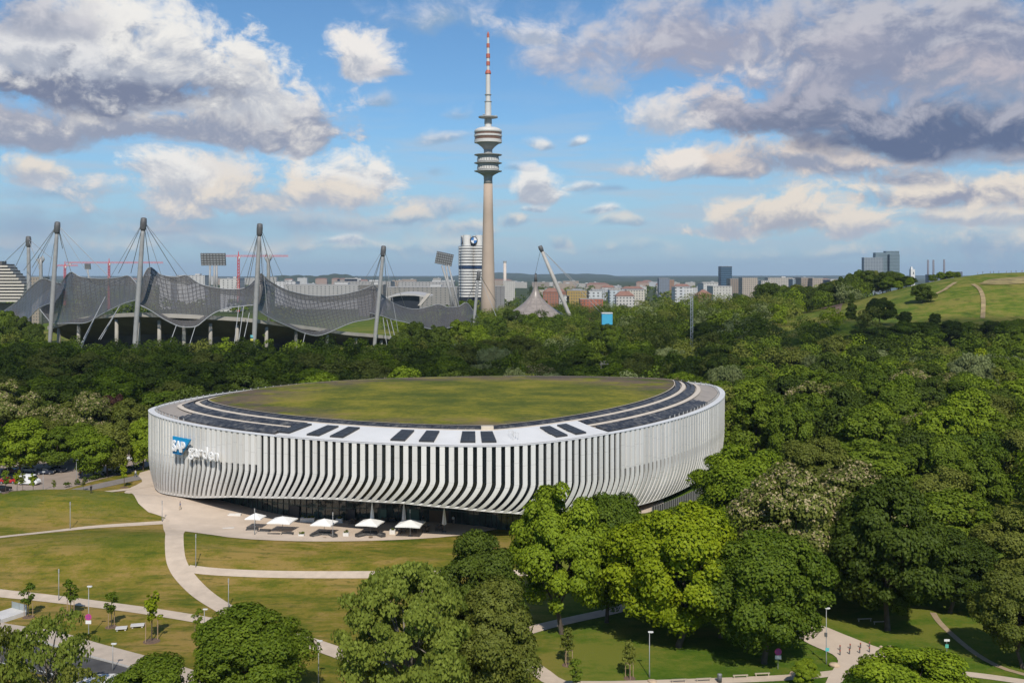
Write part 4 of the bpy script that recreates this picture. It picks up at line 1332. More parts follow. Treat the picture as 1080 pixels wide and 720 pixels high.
# round blue and white badges on the crown
BWH = mat('badge_white', (0.75, 0.76, 0.78), 0.5); BBL = mat('badge_blue', (0.03, 0.16, 0.42), 0.5); BBK = mat('badge_black', (0.02, 0.02, 0.025), 0.5)
for ang in (0, math.pi / 2, math.pi, -math.pi / 2):
    e = empty('badge', (math.sin(ang) * 15.0, -math.cos(ang) * 15.0, oz(253.8)), ang); e.parent = off
    r_ = 5.6
    rr_ = MB(); rr_.add([(r_ * math.cos(t), -0.1, r_ * math.sin(t)) for t in np.linspace(0, 2 * math.pi, 33)[:-1]] + [(r_ * math.cos(t), 0.5, r_ * math.sin(t)) for t in np.linspace(0, 2 * math.pi, 33)[:-1]],
                 [tuple(range(32)), tuple(range(32, 64))[::-1]] + [(i, 32 + i, 32 + (i + 1) % 32, (i + 1) % 32) for i in range(32)]); rr_.build('badge_ring', BBK, e)
    for q in range(4):
        pts_ = [(0, 0)] + [(4.4 * math.cos(t), 4.4 * math.sin(t)) for t in np.linspace(q * math.pi / 2, (q + 1) * math.pi / 2, 9)]
        z = MB(); z.add([(x, -0.22, y) for x, y in pts_], [tuple(range(len(pts_)))]); z.build('badge_quarter', BWH if q % 2 == 0 else BBL, e)

# ---------------------------------------------------------------- the city beyond the park
def rgb(h):
    return tuple(((int(h[i:i + 2], 16) / 255.0) ** 2.2) * 0.62 for i in (0, 2, 4))
BN = [0]
def building(px0, px1, pyt, y, colour, label, depth=None, glass=(0.13, 0.135, 0.14), sx=3.4, sz=3.2, roof='flat', rot=0.0, name='city_building', group='buildings in the far city', bands=True, cat='building', fx=0.42):
    w = (px1 - px0) / F * y; c = at((px0 + px1) / 2, pyt, y); h = max(4.0, c.z)
    depth = depth or max(12.0, w * 0.6)
    root = empty(name, (c.x, y + depth / 2, 0), rot, label, cat, group)
    BN[0] += 1
    m = window_mat('render_%s_%s_%s' % (colour, 'abcdefghij'[int(sx * 10) % 10], 'ab'[int(fx > 0.6)]), rgb(colour), glass, sx, sz, fx)
    b = MB(); b.box((0, 0, h / 2 - 0.3), (w, depth, h + 0.6)); b.build('wall', m, root)
    if roof == 'flat':
        r_ = MB(); r_.box((0, 0, h + 0.25), (w + 0.5, depth + 0.5, 0.5)); r_.build('roof', mat('flat_roof', (0.36, 0.35, 0.34), 0.9, var=0.15, vscale=0.05), root)
        if w > 25:
            q = MB(); q.box((w * 0.18, 0, h + 1.7), (w * 0.16, depth * 0.4, 2.6)); q.build('roof_plant', mat('plant_grey', (0.42, 0.42, 0.41), 0.8), root)
    elif roof == 'hip':
        q = MB(); e = 0.6; rh = min(5.0, depth * 0.35)
        q.add([(-w / 2 - e, -depth / 2 - e, h), (w / 2 + e, -depth / 2 - e, h), (w / 2 + e, depth / 2 + e, h), (-w / 2 - e, depth / 2 + e, h), (-w / 2 + depth * 0.3, 0, h + rh), (w / 2 - depth * 0.3, 0, h + rh)],
              [(0, 1, 5, 4), (1, 2, 5), (2, 3, 4, 5), (3, 0, 4)]); q.build('roof', mat('red_tiles', (0.25, 0.135, 0.10), 0.85, var=0.2, vscale=0.2), root)
    return root

# named buildings
building(760.5, 772, 281, 1900, '5a7a94', 'dark blue glass office tower rising alone over the horizon', 26, (0.015, 0.035, 0.06), 1.6, 3.4, fx=0.8, name='office_tower', group=None, cat='tower')
hi = empty('glass_high_rise', (at(929, 270, 2600).x, 2600, 0), 0, 'twin-slab glass high-rise behind the dark trees on the hill', 'tower')
G1_ = window_mat('glass_teal', rgb('93a7b0'), (0.03, 0.06, 0.075), 3.0, 3.6, 0.7); G2_ = window_mat('glass_grey', rgb('a8b2ba'), (0.06, 0.08, 0.10), 4.0, 3.6, 0.5)
for a, b, t, dy, m in ((910, 930, 271.5, -8, G2_), (922, 934.5, 266.5, 6, G1_), (933, 947, 264.8, 14, G1_), (937, 947.5, 268.5, -2, G1_)):
    x0, x1 = at(a, t, 2600 + dy).x, at(b, t, 2600 + dy).x; z = at(a, t, 2600 + dy).z
    q = MB(); q.box(((x0 + x1) / 2 - hi.location.x, dy, z / 2), (x1 - x0, 18, z)); q.build('slab', m, hi)
building(845, 858, 293, 1500, 'b5a596', 'brown-grey block right of the blue glass tower, taller half', 30, sx=2.6)
building(857, 868, 293.5, 1480, 'c9b9a8', 'beige twin block leaning on the brown-grey one', 30, sx=3.0)
building(770, 782, 294, 1550, 'a89a8c', 'brown flat-roofed block just right of the blue glass tower', 26, sx=3.1)
building(783, 799, 293, 1500, 'cfc0ae', 'beige office block between brown block and long pale row', 26, sx=2.9)
building(803, 812, 296, 1700, 'dcd6cc', 'pale block behind the long wood, right of the beige offices', 22)
building(836, 846, 294.5, 1600, '9fb0ba', 'blue-grey block beside the brown-grey pair', 24)
building(810, 836, 293, 2100, 'd8cfc2', 'long cream block at the horizon left of the blue-grey one', 30)
building(742, 757, 299, 1250, 'eeece8', 'white long low hall under the blue glass tower', 40, fx=0.2)
building(752, 772, 302, 1150, 'e6e2da', 'second white low hall, nearest below the blue glass tower', 36, fx=0.2)
building(712, 722, 303, 1100, 'eef0f2', 'white block with grey window bands over the woods', 24, sx=6.0)
building(722, 731, 303.5, 1110, 'f2f2f0', 'plain white block joined to the banded white one', 24, fx=0.3)
building(736, 751, 311, 1000, 'b98572', 'red-brown low house with white front above the tree tops', 18, roof='hip')
building(695, 706, 293.5, 2200, '8d98a6', 'grey-blue tower block with brown wing on the skyline', 24)
building(706, 711, 295, 2200, 'b38a70', 'brown wing beside the grey-blue tower block', 24)
building(598, 619, 306.5, 1150, 'c8a860', 'ochre yellow office block with dark window columns', 26, sx=2.8)
building(621, 635, 307, 1150, 'eef2f4', 'white block with blue tint right of the ochre offices', 24, sx=5.0)
building(643, 656, 306, 1180, 'dfeaf0', 'pale blue-white block, one further from the ochre offices', 24, sx=5.0)
building(612, 636, 315.5, 1050, 'cc7a60', 'long orange-red low house before the ochre offices', 18, fx=0.4)
building(650, 669, 312, 1060, 'eae6e0', 'white house with pale red roof in front of the blue-white block', 16, roof='hip')
building(661, 680, 306, 1300, 'ece4d4', 'cream pair of houses behind the white red-roofed one', 22)
building(573, 597, 308, 1250, 'bd8068', 'brick-red roofed row behind the leaning mast', 22, roof='hip')
building(590, 600, 312, 1150, 'efece6', 'white house just right of the leaning mast', 18)
building(531, 543, 296.5, 1700, 'dedad2', 'wide pale factory hall right of the tower shaft', 40, fx=0.2)
ch = empty('factory_chimney', (at(532.5, 296, 1750).x, 1750, 0), 0, 'single pale chimney just right of the tower shaft', 'chimney')
q = MB(); q.lathe([(3.2, 0), (2.4, at(532, 276, 1750).z)], 16); q.build('flue', mat('pale_flue', (0.58, 0.50, 0.43), 0.8, var=0.1, vscale=0.1), ch, smooth=True)
q = MB(); q.lathe([(2.9, at(532, 277, 1750).z), (2.9, at(532, 275.3, 1750).z)], 16); q.build('flue_cap', TG, ch)
# white bell tower and the power station behind the hill
bt_ = empty('church_tower', (at(962, 300, 1500).x, 1500, 0), 0, 'slim white church tower between hill trees', 'church')
q = MB(); q.box((0, 0, at(960, 284, 1500).z / 2), (6.0, 6.0, at(960, 284, 1500).z)); q.build('tower_wall', mat('white_render', (0.60, 0.60, 0.585), 0.8), bt_)
q = MB(); q.box((-1.2, 0, at(960, 283, 1500).z), (3.4, 5.6, 5.0), taper=0.5); q.build('tower_cap', mat('white_render', (0.60, 0.60, 0.585), 0.8), bt_)
q = MB()
q.box((0.8, -3.05, at(960, 288, 1500).z), (1.2, 0.2, 3.0)); q.build('belfry_opening', DGL, bt_)
pw = empty('power_station', (at(985, 290, 3200).x, 3200, 0), 0, 'power station with three thin chimneys behind the hill', 'power station')
for a, t in ((978.8, 274), (984.5, 274), (995.8, 273.5)):
    q = MB(); x = at(a, t, 3200).x - pw.location.x; z = at(a, t, 3200).z; q.lathe([(3.6, 0), (2.8, z)], 12, (x, 0, 0)); q.build('chimney', mat('dark_flue', (0.16, 0.16, 0.18), 0.8), pw, smooth=True)
for a, b, t in ((978, 992, 289.5), (990, 1000, 290), (1000, 1013, 286.5)):
    q = MB(); x0, x1, z = at(a, t, 3200).x, at(b, t, 3200).x, at(a, t, 3200).z; q.box(((x0 + x1) / 2 - pw.location.x, 0, z / 2), (x1 - x0, 30, z)); q.build('boiler_house', mat('blue_grey_cladding', (0.11, 0.125, 0.16), 0.7, var=0.1, vscale=0.03), pw)
# stepped apartment block at the left edge
ap = empty('terraced_apartments', (at(8, 310, 900).x, 900, 0), 0, 'stepped white terrace apartments at the far left', 'apartment block')
kx = 900 / F
for f in range(12):
    p = 318 - f * 3.3
    x1 = 28 - max(0, f - 5) * 3.2; x0 = -90
    z0 = at(0, p, 900).z; z1 = at(0, p - 1.7, 900).z; z2 = at(0, p - 3.3, 900).z
    X0, X1 = at(x0, p, 900).x - ap.location.x, at(x1, p, 900).x - ap.location.x
    q = MB(); q.box(((X0 + X1) / 2, f * 0.5, (z0 + z1) / 2), (X1 - X0, 14, z1 - z0)); q.build('balcony_parapet', mat('cream_concrete', (0.56, 0.52, 0.46), 0.8, var=0.06, vscale=0.1), ap)
    q = MB(); q.box(((X0 + X1) / 2 - 0.5, f * 0.5 + 1.5, (z1 + z2) / 2), (X1 - X0 - 1, 13, z2 - z1)); q.build('window_band', mat('balcony_glass', (0.05, 0.05, 0.055), 0.4, var=0.5, vscale=0.2), ap)  # dark glass, tone uneven at random
q = MB(); q.box((at(-2, 282, 900).x - ap.location.x, 3, at(0, 279, 900).z), (8, 8, 6)); q.build('roof_hut', STEEL_D, ap)
q = MB(); q.box(((at(-90, 282, 900).x + at(26, 282, 900).x) / 2 - ap.location.x, 8, at(0, 321, 900).z / 2), (96, 12, at(0, 319, 900).z)); q.build('base_wall', mat('plinth_grey', (0.16, 0.15, 0.14), 0.9), ap)
building(29, 43, 292.5, 1050, 'b9ab9a', 'beige block half hidden behind the leftmost stadium masts', 20, sx=2.7)
# long grey halls behind the stadium
for a, b, t, y, c, lab in [
    (300, 385, 300.5, 1500, 'c8c6c2', 'very long pale grey hall roof behind the middle of the stadium'),
    (352, 412, 297, 1900, 'bdbab5', 'long grey hall, one row farther than the pale one'),
    (408, 482, 303, 1350, 'aba7a0', 'wide brownish grey hall left of the four-cylinder tower'),
    (420, 478, 297.5, 1800, 'c4c2c0', 'light grey factory hall behind the brownish one'),
    (378, 404, 300.5, 1250, '8a8580', 'dark grey low block before the long halls'),
    (186, 216, 290.5, 1700, 'e4e2de', 'white low hall behind the floodlight bank, left part'),
    (232, 252, 294, 1400, 'e9e7e2', 'white low building right of the floodlight bank'),
    (168, 180, 291.5, 1500, 'dcdad4', 'small white building above the third tent peak'),
    (290, 312, 297, 1600, 'efeeec', 'white cube building between hall roof and tent peak'),
    (518, 532, 302, 1400, '9c9a98', 'grey roofed hall at the foot of the tower shaft')]:
    building(a, b, t, y, c, lab, 60 if b - a > 30 else 30, fx=0.25, sx=6.0)
# the dark-mouthed sports hall roof
sh = empty('sports_hall', (at(428, 315, 950).x, 950, 0), 0, 'low arched sports hall with a dark open front', 'hall')
k = 950 / F
n = 20
q = MB(); vs = []; fs = []
for i in range(n + 1):
    f = i / n; x = (402 + (452 - 402) * f - 428) * k
    z = HC - (20 + 4.5 * (2 * f - 1.1) ** 2 - 0.5) * k
    for yy, dz in ((0, 0), (0, -1.6), (60, 1.0)):
        vs.append((x, yy, z + dz))
for i in range(n):
    a = i * 3
    fs += [(a + 1, a + 4, a + 3, a), (a, a + 3, a + 5, a + 2)]
q.add(vs, fs); q.build('roof', mat('hall_roof_grey', (0.42, 0.41, 0.40), 0.7, var=0.08, vscale=0.1), sh)
q = MB(); q.box((-1, 6, at(428, 316, 950).z / 2 + 3), (30 * k, 2, at(428, 316, 950).z + 1)); q.build('dark_mouth_panel', DGL, sh)  # dark panel whose colour stands for the shade inside the open front
q = MB(); x0 = (441 - 428) * k
q.add([(x0, -6, at(0, 322, 950).z), (x0 + 3, -6, at(0, 322, 950).z), (x0 + 12, 0, at(0, 309.5, 950).z), (x0 + 8, 0, at(0, 309.5, 950).z), (x0, 6, at(0, 322, 950).z), (x0 + 3, 6, at(0, 322, 950).z), (x0 + 12, 6, at(0, 309.5, 950).z), (x0 + 8, 6, at(0, 309.5, 950).z)],
      [(0, 1, 2, 3), (4, 7, 6, 5), (1, 5, 6, 2), (0, 3, 7, 4), (3, 2, 6, 7)]); q.build('buttress', CONC, sh)
# rows of small far houses, each a house of its own
rng = random.Random(11)
cols = ['e8e4dc', 'd8d2c6', 'cfc7ba', 'e2d4c0', 'c9b39c', 'b7a694', 'd9dde0', 'bfc4c8', 'f0eee8', 'cfae98']
words_ = {'e8e4dc': 'off-white', 'd8d2c6': 'pale stone', 'cfc7ba': 'greyish beige', 'e2d4c0': 'cream', 'c9b39c': 'sandy', 'b7a694': 'taupe', 'd9dde0': 'cool white', 'bfc4c8': 'light grey', 'f0eee8': 'bright white', 'cfae98': 'dusty pink'}
ZONES = [('far left skyline above the stadium roof', 110, 300, 8, 291.5, 295), ('strip between stadium and four-cylinder tower', 300, 480, 16, 293, 299), ('strip between the tower and the peaked tent', 520, 552, 4, 295, 300),
         ('field between peaked tent and ochre offices', 568, 640, 13, 296, 307), ('middle of the city right of the tent', 640, 700, 12, 296, 306), ('city left of the blue glass tower', 700, 760, 10, 296, 304), ('skyline right of the blue glass tower', 772, 905, 14, 292.5, 297)]
nth = ['first', 'second', 'third', 'fourth', 'fifth', 'sixth', 'seventh', 'eighth', 'ninth', 'tenth', 'eleventh', 'twelfth']
for zn, a, b, cnt, t0, t1 in ZONES:
    L = []
    for i in range(cnt):
        px = a + (b - a) * (i + rng.uniform(0.1, 0.9)) / cnt
        t = rng.uniform(t0, t1)
        y = rng.uniform(34, 40) * F / max(3.6, t - HOR + 0.5) * rng.uniform(0.72, 0.95)
        y = min(5200, max(1150, y))
        L.append((px, t, y, rng.choice(cols), rng.uniform(7, 24)))
    seen = {}
    for px, t, y, c, w in sorted(L):
        k_ = seen.get(c, 0); seen[c] = k_ + 1
        rf = 'hip' if (rng.random() < 0.18 or c == 'cfae98') else 'flat'
        building(px - w / 2, px + w / 2, t, y, c, '%s %s far block from the left, %s' % (nth[k_], words_[c], zn), None, sx=rng.choice([3.0, 3.4, 4.2]), roof=rf)
# ---------------------------------------------------------------- cranes
def crane(px, pyt, pyb, y, j0, j1, label):
    root = empty('tower_crane', (at(px, pyb, y).x, y, 0), 0, label, 'crane', 'red tower cranes behind the stadium')
    RED = mat('crane_red', (0.60, 0.07, 0.06), 0.6)
    zt = at(px, pyt, y).z; k = y / F
    m = MB()
    for sx_ in (-1, 1):
        for sy_ in (-1, 1):
            m.box((sx_ * 1.1, sy_ * 1.1, zt / 2), (0.5, 0.5, zt))
    n = int(zt / 4)
    for i in range(n):
        m.tube([(-1.1, -1.1, zt * i / n), (1.1, -1.1, zt * (i + 1) / n)], 0.22, 4)
        m.tube([(1.1, 1.1, zt * i / n), (-1.1, 1.1, zt * (i + 1) / n)], 0.22, 4)
    m.build('crane_mast', RED, root)
    x0, x1 = (j0 - px) * k, (j1 - px) * k
    j = MB()
    for yy, zz in ((-0.8, 0), (0.8, 0), (0, 1.6)):
        j.box(((x0 + x1) / 2, yy, zt + zz), (x1 - x0, 0.45, 0.45))
    n = int((x1 - x0) / 4)
    for i in range(n):
        a, b = x0 + (x1 - x0) * i / n, x0 + (x1 - x0) * (i + 1) / n
        j.tube([(a, -0.8, zt), ((a + b) / 2, 0, zt + 1.6), (b, -0.8, zt)], 0.18, 4)
    j.build('jib', RED, root)
    c = MB(); c.box((1.6, -0.6, zt - 1.4), (2.4, 2.2, 2.6)); c.build('cab', TW, root)
    c = MB(); c.box((x0 * 0.92, 0, zt - 1.5) if abs(x0) < abs(x1) else (x1 * 0.92, 0, zt - 1.5), (4, 1.6, 3.4)); c.build('counterweight', mat('crane_concrete', (0.5, 0.49, 0.47), 0.8), root)
    p = MB(); p.tube([(0, 0, zt), (0, 0, zt + 7)], [0.9, 0.4], 5); p.build('peak', RED, root)
crane(68.5, 280.5, 300, 1500, 58, 82, 'leftmost red crane with a short jib by the tent peak')
crane(115, 277.5, 296, 1500, 70, 172, 'red crane with a very long jib above the second tent panel')
crane(251.5, 270.5, 297, 1400, 232, 304, 'red crane between floodlight bank and tallest front mast')
# a lattice radio mast in the woods and a bright blue container house
lt = empty('lattice_mast', (at(729.5, 355, 560).x, 560, 0), 0, 'slim grey lattice mast standing up from the woods', 'mast')
m = MB(); zt = at(730, 312, 560).z
for sx_ in (-1, 1):
    for sy_ in (-1, 1):
        m.box((sx_ * 0.6, sy_ * 0.6, zt / 2), (0.16, 0.16, zt))
for i in range(26):
    s_ = -1 if i % 2 else 1
    m.tube([(-0.6 * s_, -0.6, zt * i / 26), (0.6 * s_, -0.6, zt * (i + 1) / 26)], 0.09, 4); m.tube([(-0.6 * s_, 0.6, zt * i / 26), (0.6 * s_, 0.6, zt * (i + 1) / 26)], 0.09, 4)
m.build('lattice_frame', mat('galvanised', (0.45, 0.46, 0.47), 0.5, metal=0.3), lt)
m = MB(); m.box((0, 0, zt + 0.4), (1.8, 1.8, 0.2)); m.build('mast_top', STEEL_D, lt)
bl = empty('blue_pavilion', (at(640, 345, 640).x, 640, 0), 0, 'bright blue box-shaped pavilion among the trees', 'pavilion')
m = MB(); z0, z1 = at(640, 342, 640).z, at(640, 330.5, 640).z
m.box((0, 0, (z0 + z1) / 2), (11.0 * 640 / F, 6, z1 - z0)); m.build('wall', mat('sky_blue_paint', (0.05, 0.36, 0.56), 0.6, var=0.06, vscale=0.3), bl)
for sx_ in (-2.6, 2.6):
    m = MB(); m.box((sx_, 0, z0 / 2), (0.5, 0.5, z0)); m.build('support', STEEL_D, bl)
m = MB(); m.box((0, 0, z1 + 0.3), (11.6 * 640 / F, 6.6, 0.6)); m.build('roof', TW, bl)
m = MB(); m.box((0.3, -3.05, (z0 + z1) / 2 + 3.6), (3.6, 0.1, 1.0)); m.build('panel', mat('pale_blue_paint', (0.30, 0.58, 0.66), 0.6), bl)
fb = empty('footbridge', (at(634, 383, 548).x, 548, 0), 0, 'small pale footbridge over the pond behind the arena roof', 'bridge')
for kk in range(2):
    m = MB(); m.box((0, kk * 2.2, 3.6), (11.5, 0.18, 0.5)); m.build('handrail', TW, fb)
m = MB(); m.box((0, 1.1, 2.5), (11.5, 2.4, 0.6)); m.build('deck', CONC, fb)
for sx_ in (-5, 0, 5):
    m = MB(); m.box((sx_, 1.1, 1.1), (0.5, 1.2, 2.4)); m.build('pier', CONC, fb)
# a far wooded rise on the horizon, and the forest belt under the sky
def ridge(name, cx_, y, w, h, d, seed):
    r_ = random.Random(seed); nx, ny = 80, 8
    vs = []; fs = []
    ph = [r_.uniform(0, 6) for _ in range(6)]
    for i in range(nx + 1):
        f = i / nx; x = cx_ + (f - 0.5) * w
        e = smooth01(min(f, 1 - f) * 4)
        hh = h * e * (0.82 + 0.10 * math.sin(f * 9 + ph[0]) + 0.06 * math.sin(f * 23 + ph[1]) + 0.04 * math.sin(f * 61 + ph[2]) + 0.03 * r_.random())
        for j in range(ny + 1):
            g = j / ny
            vs.append((x, y + d * g, hh * math.sin(math.pi * min(1, g * 1.0)) ** 0.6 + -1))
    for i in range(nx):
        for j in range(ny):
            a = i * (ny + 1) + j
            fs.append((a, a + ny + 1, a + ny + 2, a + 1))
    mb = MB(); mb.add(vs, fs)
    return tag(mb.build(name, mat('far_forest', (0.035, 0.052, 0.022), 0.95, var=0.3, vscale=0.02), smooth=True), kind='structure')
ridge('hill', at(322, 290, 7000).x, 7000, 860, 62, 600, 1)
ridge('hills', at(565, 290, 12000).x, 12000, 2600, 84, 900, 2)
ridge('hills', 0, 15500, 27000, 46, 900, 3)
ridge('hills', at(690, 290, 9500).x, 9500, 5200, 36, 700, 4)
ridge('hills', at(400, 290, 10500).x, 10500, 2600, 34, 700, 5)

# ---------------------------------------------------------------- trees
def foliage_mat(name, dark, light, trans=0.35, hue_var=0.5):
    dark = tuple(v * 1.15 for v in dark); light = tuple(v * 1.17 for v in light)
    m = bpy.data.materials.new(name); m.use_nodes = True
    nt = m.node_tree; nt.nodes.clear(); n = NT(nt)
    at_ = n.n('ShaderNodeAttribute'); at_.attribute_name = 'tone'
    oi = n.n('ShaderNodeObjectInfo')
    f = n.math('ADD', n.math('MULTIPLY', at_.outputs['Fac'], 0.65), n.math('MULTIPLY', oi.outputs['Random'], hue_var), clamp=True)
    col = n.ramp(f, [(0.0, dark), (0.55, tuple((a + b) / 2 for a, b in zip(dark, light))), (1.0, light)])
    d = n.n('ShaderNodeBsdfDiffuse'); n.put(d.inputs[0], col)
    t = n.n('ShaderNodeBsdfTranslucent'); n.put(t.inputs[0], n.mix(1.0, col, c4((1.0, 1.12, 0.55)), 'MULTIPLY'))
    g = n.n('ShaderNodeBsdfGlossy'); g.inputs['Roughness'].default_value = 0.6; g.inputs[0].default_value = (0.8, 0.85, 0.8, 1)
    m1 = n.n('ShaderNodeMixShader'); m1.inputs[0].default_value = trans * 0.6; n.put(m1.inputs[1], d.outputs[0]); n.put(m1.inputs[2], t.outputs[0])
    m2 = n.n('ShaderNodeMixShader'); m2.inputs[0].default_value = 0.012; n.put(m2.inputs[1], m1.outputs[0]); n.put(m2.inputs[2], g.outputs[0])
    o = n.n('ShaderNodeOutputMaterial'); n.put(o.inputs[0], m2.outputs[0])
    return m
FOL = {
    'mid': foliage_mat('leaf_mid_green', (0.047, 0.082, 0.006), (0.142, 0.190, 0.013)),
    'bright': foliage_mat('leaf_bright_green', (0.076, 0.122, 0.006), (0.205, 0.268, 0.014)),
    'lime': foliage_mat('leaf_lime_green', (0.125, 0.175, 0.005), (0.29, 0.335, 0.011)),
    'dark': foliage_mat('leaf_dark_green', (0.027, 0.047, 0.005), (0.084, 0.116, 0.012)),
    'olive': foliage_mat('leaf_olive_green', (0.074, 0.092, 0.012), (0.175, 0.190, 0.032)),
    'grey': foliage_mat('leaf_grey_green', (0.092, 0.115, 0.038), (0.205, 0.235, 0.095)),
    'ash': foliage_mat('leaf_pale_green', (0.080, 0.112, 0.014), (0.195, 0.235, 0.036)),
    'blossom': foliage_mat('leaf_under_blossom', (0.062, 0.082, 0.012), (0.150, 0.170, 0.032)),
    'red': foliage_mat('leaf_copper', (0.040, 0.018, 0.014), (0.095, 0.042, 0.028)),
}
BLOOM = foliage_mat('cream_blossom', (0.20, 0.165, 0.075), (0.42, 0.35, 0.20), 0.25, 0.3)
BARK = mat('bark', (0.085, 0.066, 0.050), 0.95, var=0.35, vscale=1.5, bump=0.5, bscale=6)
BARK_P = mat('pale_bark', (0.20, 0.175, 0.14), 0.95, var=0.25, vscale=1.5, bump=0.4, bscale=6)

def leaf_cloud(rng, cen, crad, per, leaf, up=0.25, squash=0.8, crown_c=None, flower=0.0, droop=0.0, keep_top=0.35):
    """leaf sprays on the skin of every clump; returns verts (n,4,3), tone (n,), is_bloom (n,)"""
    nc = len(cen)
    N_ = int(nc * per)
    idx = rng.choice(nc, N_, p=crad ** 2 / np.sum(crad ** 2))
    d = rng.normal(size=(N_, 3)); d /= np.linalg.norm(d, axis=1)[:, None]
    flip = (d[:, 2] < -0.25) & (rng.random(N_) > keep_top)
    d[flip, 2] *= -1
    rad_ = crad[idx] * (0.55 + 0.5 * rng.random(N_) ** 0.6)
    pos = cen[idx] + d * rad_[:, None] * np.array([1, 1, squash])
    pos[:, 2] -= droop * rng.random(N_) * crad[idx]
    nrm = d * 0.75 + rng.normal(size=(N_, 3)) * 0.42 + np.array([0, 0, up])
    if crown_c is not None:
        q = pos - crown_c; q /= np.linalg.norm(q, axis=1)[:, None] + 1e-6; nrm += q * 0.35
    nrm /= np.linalg.norm(nrm, axis=1)[:, None]
    t = np.cross(nrm, rng.normal(size=(N_, 3))); t /= np.linalg.norm(t, axis=1)[:, None]
    b = np.cross(nrm, t)
    sz = leaf * (0.65 + 0.7 * rng.random(N_))
    if droop > 0:
        t = t * 0.4 + np.array([0, 0, -1.0]); t /= np.linalg.norm(t, axis=1)[:, None]; b = np.cross(nrm, t); b /= np.linalg.norm(b, axis=1)[:, None]
    a = t * sz[:, None] * 0.62; c = b * sz[:, None] * 0.40
    bend = nrm * sz[:, None] * 0.10
    V = np.stack([pos - a - bend, pos + c + bend * 0.6, pos + a - bend, pos - c + bend * 0.6], axis=1)
    tone_ = np.clip(rng.normal(0.42, 0.24, N_) + rng.normal(0, 0.13, nc)[idx], 0, 1)
    bloom = (d[:, 2] > 0.1) & (rng.random(N_) < flower)
    return V, tone_, bloom

def quads_mesh(name, V, tone_, bloom, mats):
    n = len(V)
    me = bpy.data.meshes.new(name)
    me.vertices.add(n * 4); me.loops.add(n * 4); me.polygons.add(n)
    me.vertices.foreach_set('co', V.reshape(-1).astype(np.float32))
    me.loops.foreach_set('vertex_index', np.arange(n * 4, dtype=np.int32))
    me.polygons.foreach_set('loop_start', np.arange(0, n * 4, 4, dtype=np.int32))
    try:
        me.polygons.foreach_set('loop_total', np.full(n, 4, dtype=np.int32))
    except Exception:
        pass
    for m in mats:
        me.materials.append(m)
    if len(mats) > 1:
        me.polygons.foreach_set('material_index', bloom.astype(np.int32))
    a = me.attributes.new('tone', 'FLOAT', 'FACE'); a.data.foreach_set('value', tone_.astype(np.float32))
    me.update(calc_edges=True)
    return me

def crown_points(rng, Rr, z0, z1, nc, cr, shape='round', lobes=0.16):
    """clump centres filling an uneven crown, mostly near its skin"""
    H = z1 - z0
    ph = rng.uniform(0, 6.28, 4)
    C = []
    while len(C) < nc:
        h = rng.random(); th = rng.uniform(0, 2 * math.pi)
        if shape == 'round':
            p = math.sqrt(max(0.0, 1 - ((h - 0.40) / 0.62) ** 2)) if h > 0.4 else math.sqrt(max(0, 1 - ((h - 0.40) / 0.47) ** 2))
        elif shape == 'tall':
            p = math.sin(math.pi * min(1, max(0, h * 0.93 + 0.06))) ** 0.7 * (0.85 if h > .6 else 1)
        elif shape == 'cone':
            p = max(0.05, 1 - h) ** 0.8
        else:      # spreading
            p = math.sqrt(max(0.0, 1 - ((h - 0.5) / 0.54) ** 2))
        p *= 1 + lobes * (math.sin(2 * th + ph[0]) + 0.8 * math.sin(3 * th + ph[1] + 4 * h) + 0.6 * math.sin(5 * th + ph[2] - 6 * h)) / 1.6
        if rng.random() > p * p + 0.12:
            continue
        f = math.sqrt(rng.uniform(0.18, 1.0))
        r_ = max(0.0, p * Rr - cr * 0.55) * f
        C.append((r_ * math.cos(th), r_ * math.sin(th), z0 + cr * 0.5 + h * (H - cr)))
    C = np.array(C)
    crad = cr * np.clip(rng.lognormal(-0.12, 0.36, len(C)), 0.4, 1.75)
    return C, crad

def trunk_mesh(rng, H, z0, cen, r0, nl, m, lean=0.0):
    mb = MB()
    top = Vector((rng.normal() * 0.03 * H, rng.normal() * 0.03 * H, H * 0.72))
    mid = Vector((rng.normal() * 0.02 * H, rng.normal() * 0.02 * H, z0 * 0.8 + 0.5))
    mb.tube([(0, 0, -0.8), (0, 0, 0.35), mid, mid.lerp(top, 0.5), top], [r0 * 1.5, r0 * 1.05, r0 * 0.85, r0 * 0.5, r0 * 0.12], 8)
    for k in range(nl):
        c = Vector(cen[int(rng.integers(0, len(cen)))])
        f = rng.uniform(0.0, 0.6); s = mid.lerp(top, f)
        if c.z < s.z:
            s = mid.copy()
        e = s.lerp(c, 0.95); q = s.lerp(e, 0.5); q.z += (e - s).length * 0.06
        mb.tube([s, q, e], [r0 * (0.5 - 0.3 * f), r0 * 0.25, r0 * 0.07], 5, caps=False)
    me = bpy.data.meshes.new('trunk'); me.from_pydata(mb.v, [], mb.f); me.materials.append(m)
    me.polygons.foreach_set('use_smooth', [True] * len(me.polygons)); me.update()
    return me

PROTO = {}
def proto(key, seed, H, Rr, z0, nc, cr, per, leaf, shape='round', flower=0.0, droop=0.0, limbs=8, r0=0.32, fol='mid', squash=0.8, bark=None, lobes=0.16):
    rng = np.random.default_rng(seed)
    C, crad = crown_points(rng, Rr, z0, H, nc, cr, shape, lobes)
    V, t, b = leaf_cloud(rng, C, crad, per, leaf, crown_c=np.array([0, 0, (z0 + H) / 2]), flower=flower, droop=droop, squash=squash)
    mats = [FOL[fol]] + ([BLOOM] if flower > 0 else [])
    PROTO.setdefault(key, []).append((quads_mesh('crown', V, t, b, mats), trunk_mesh(rng, H, z0, C, r0, limbs, bark or BARK), H, Rr))
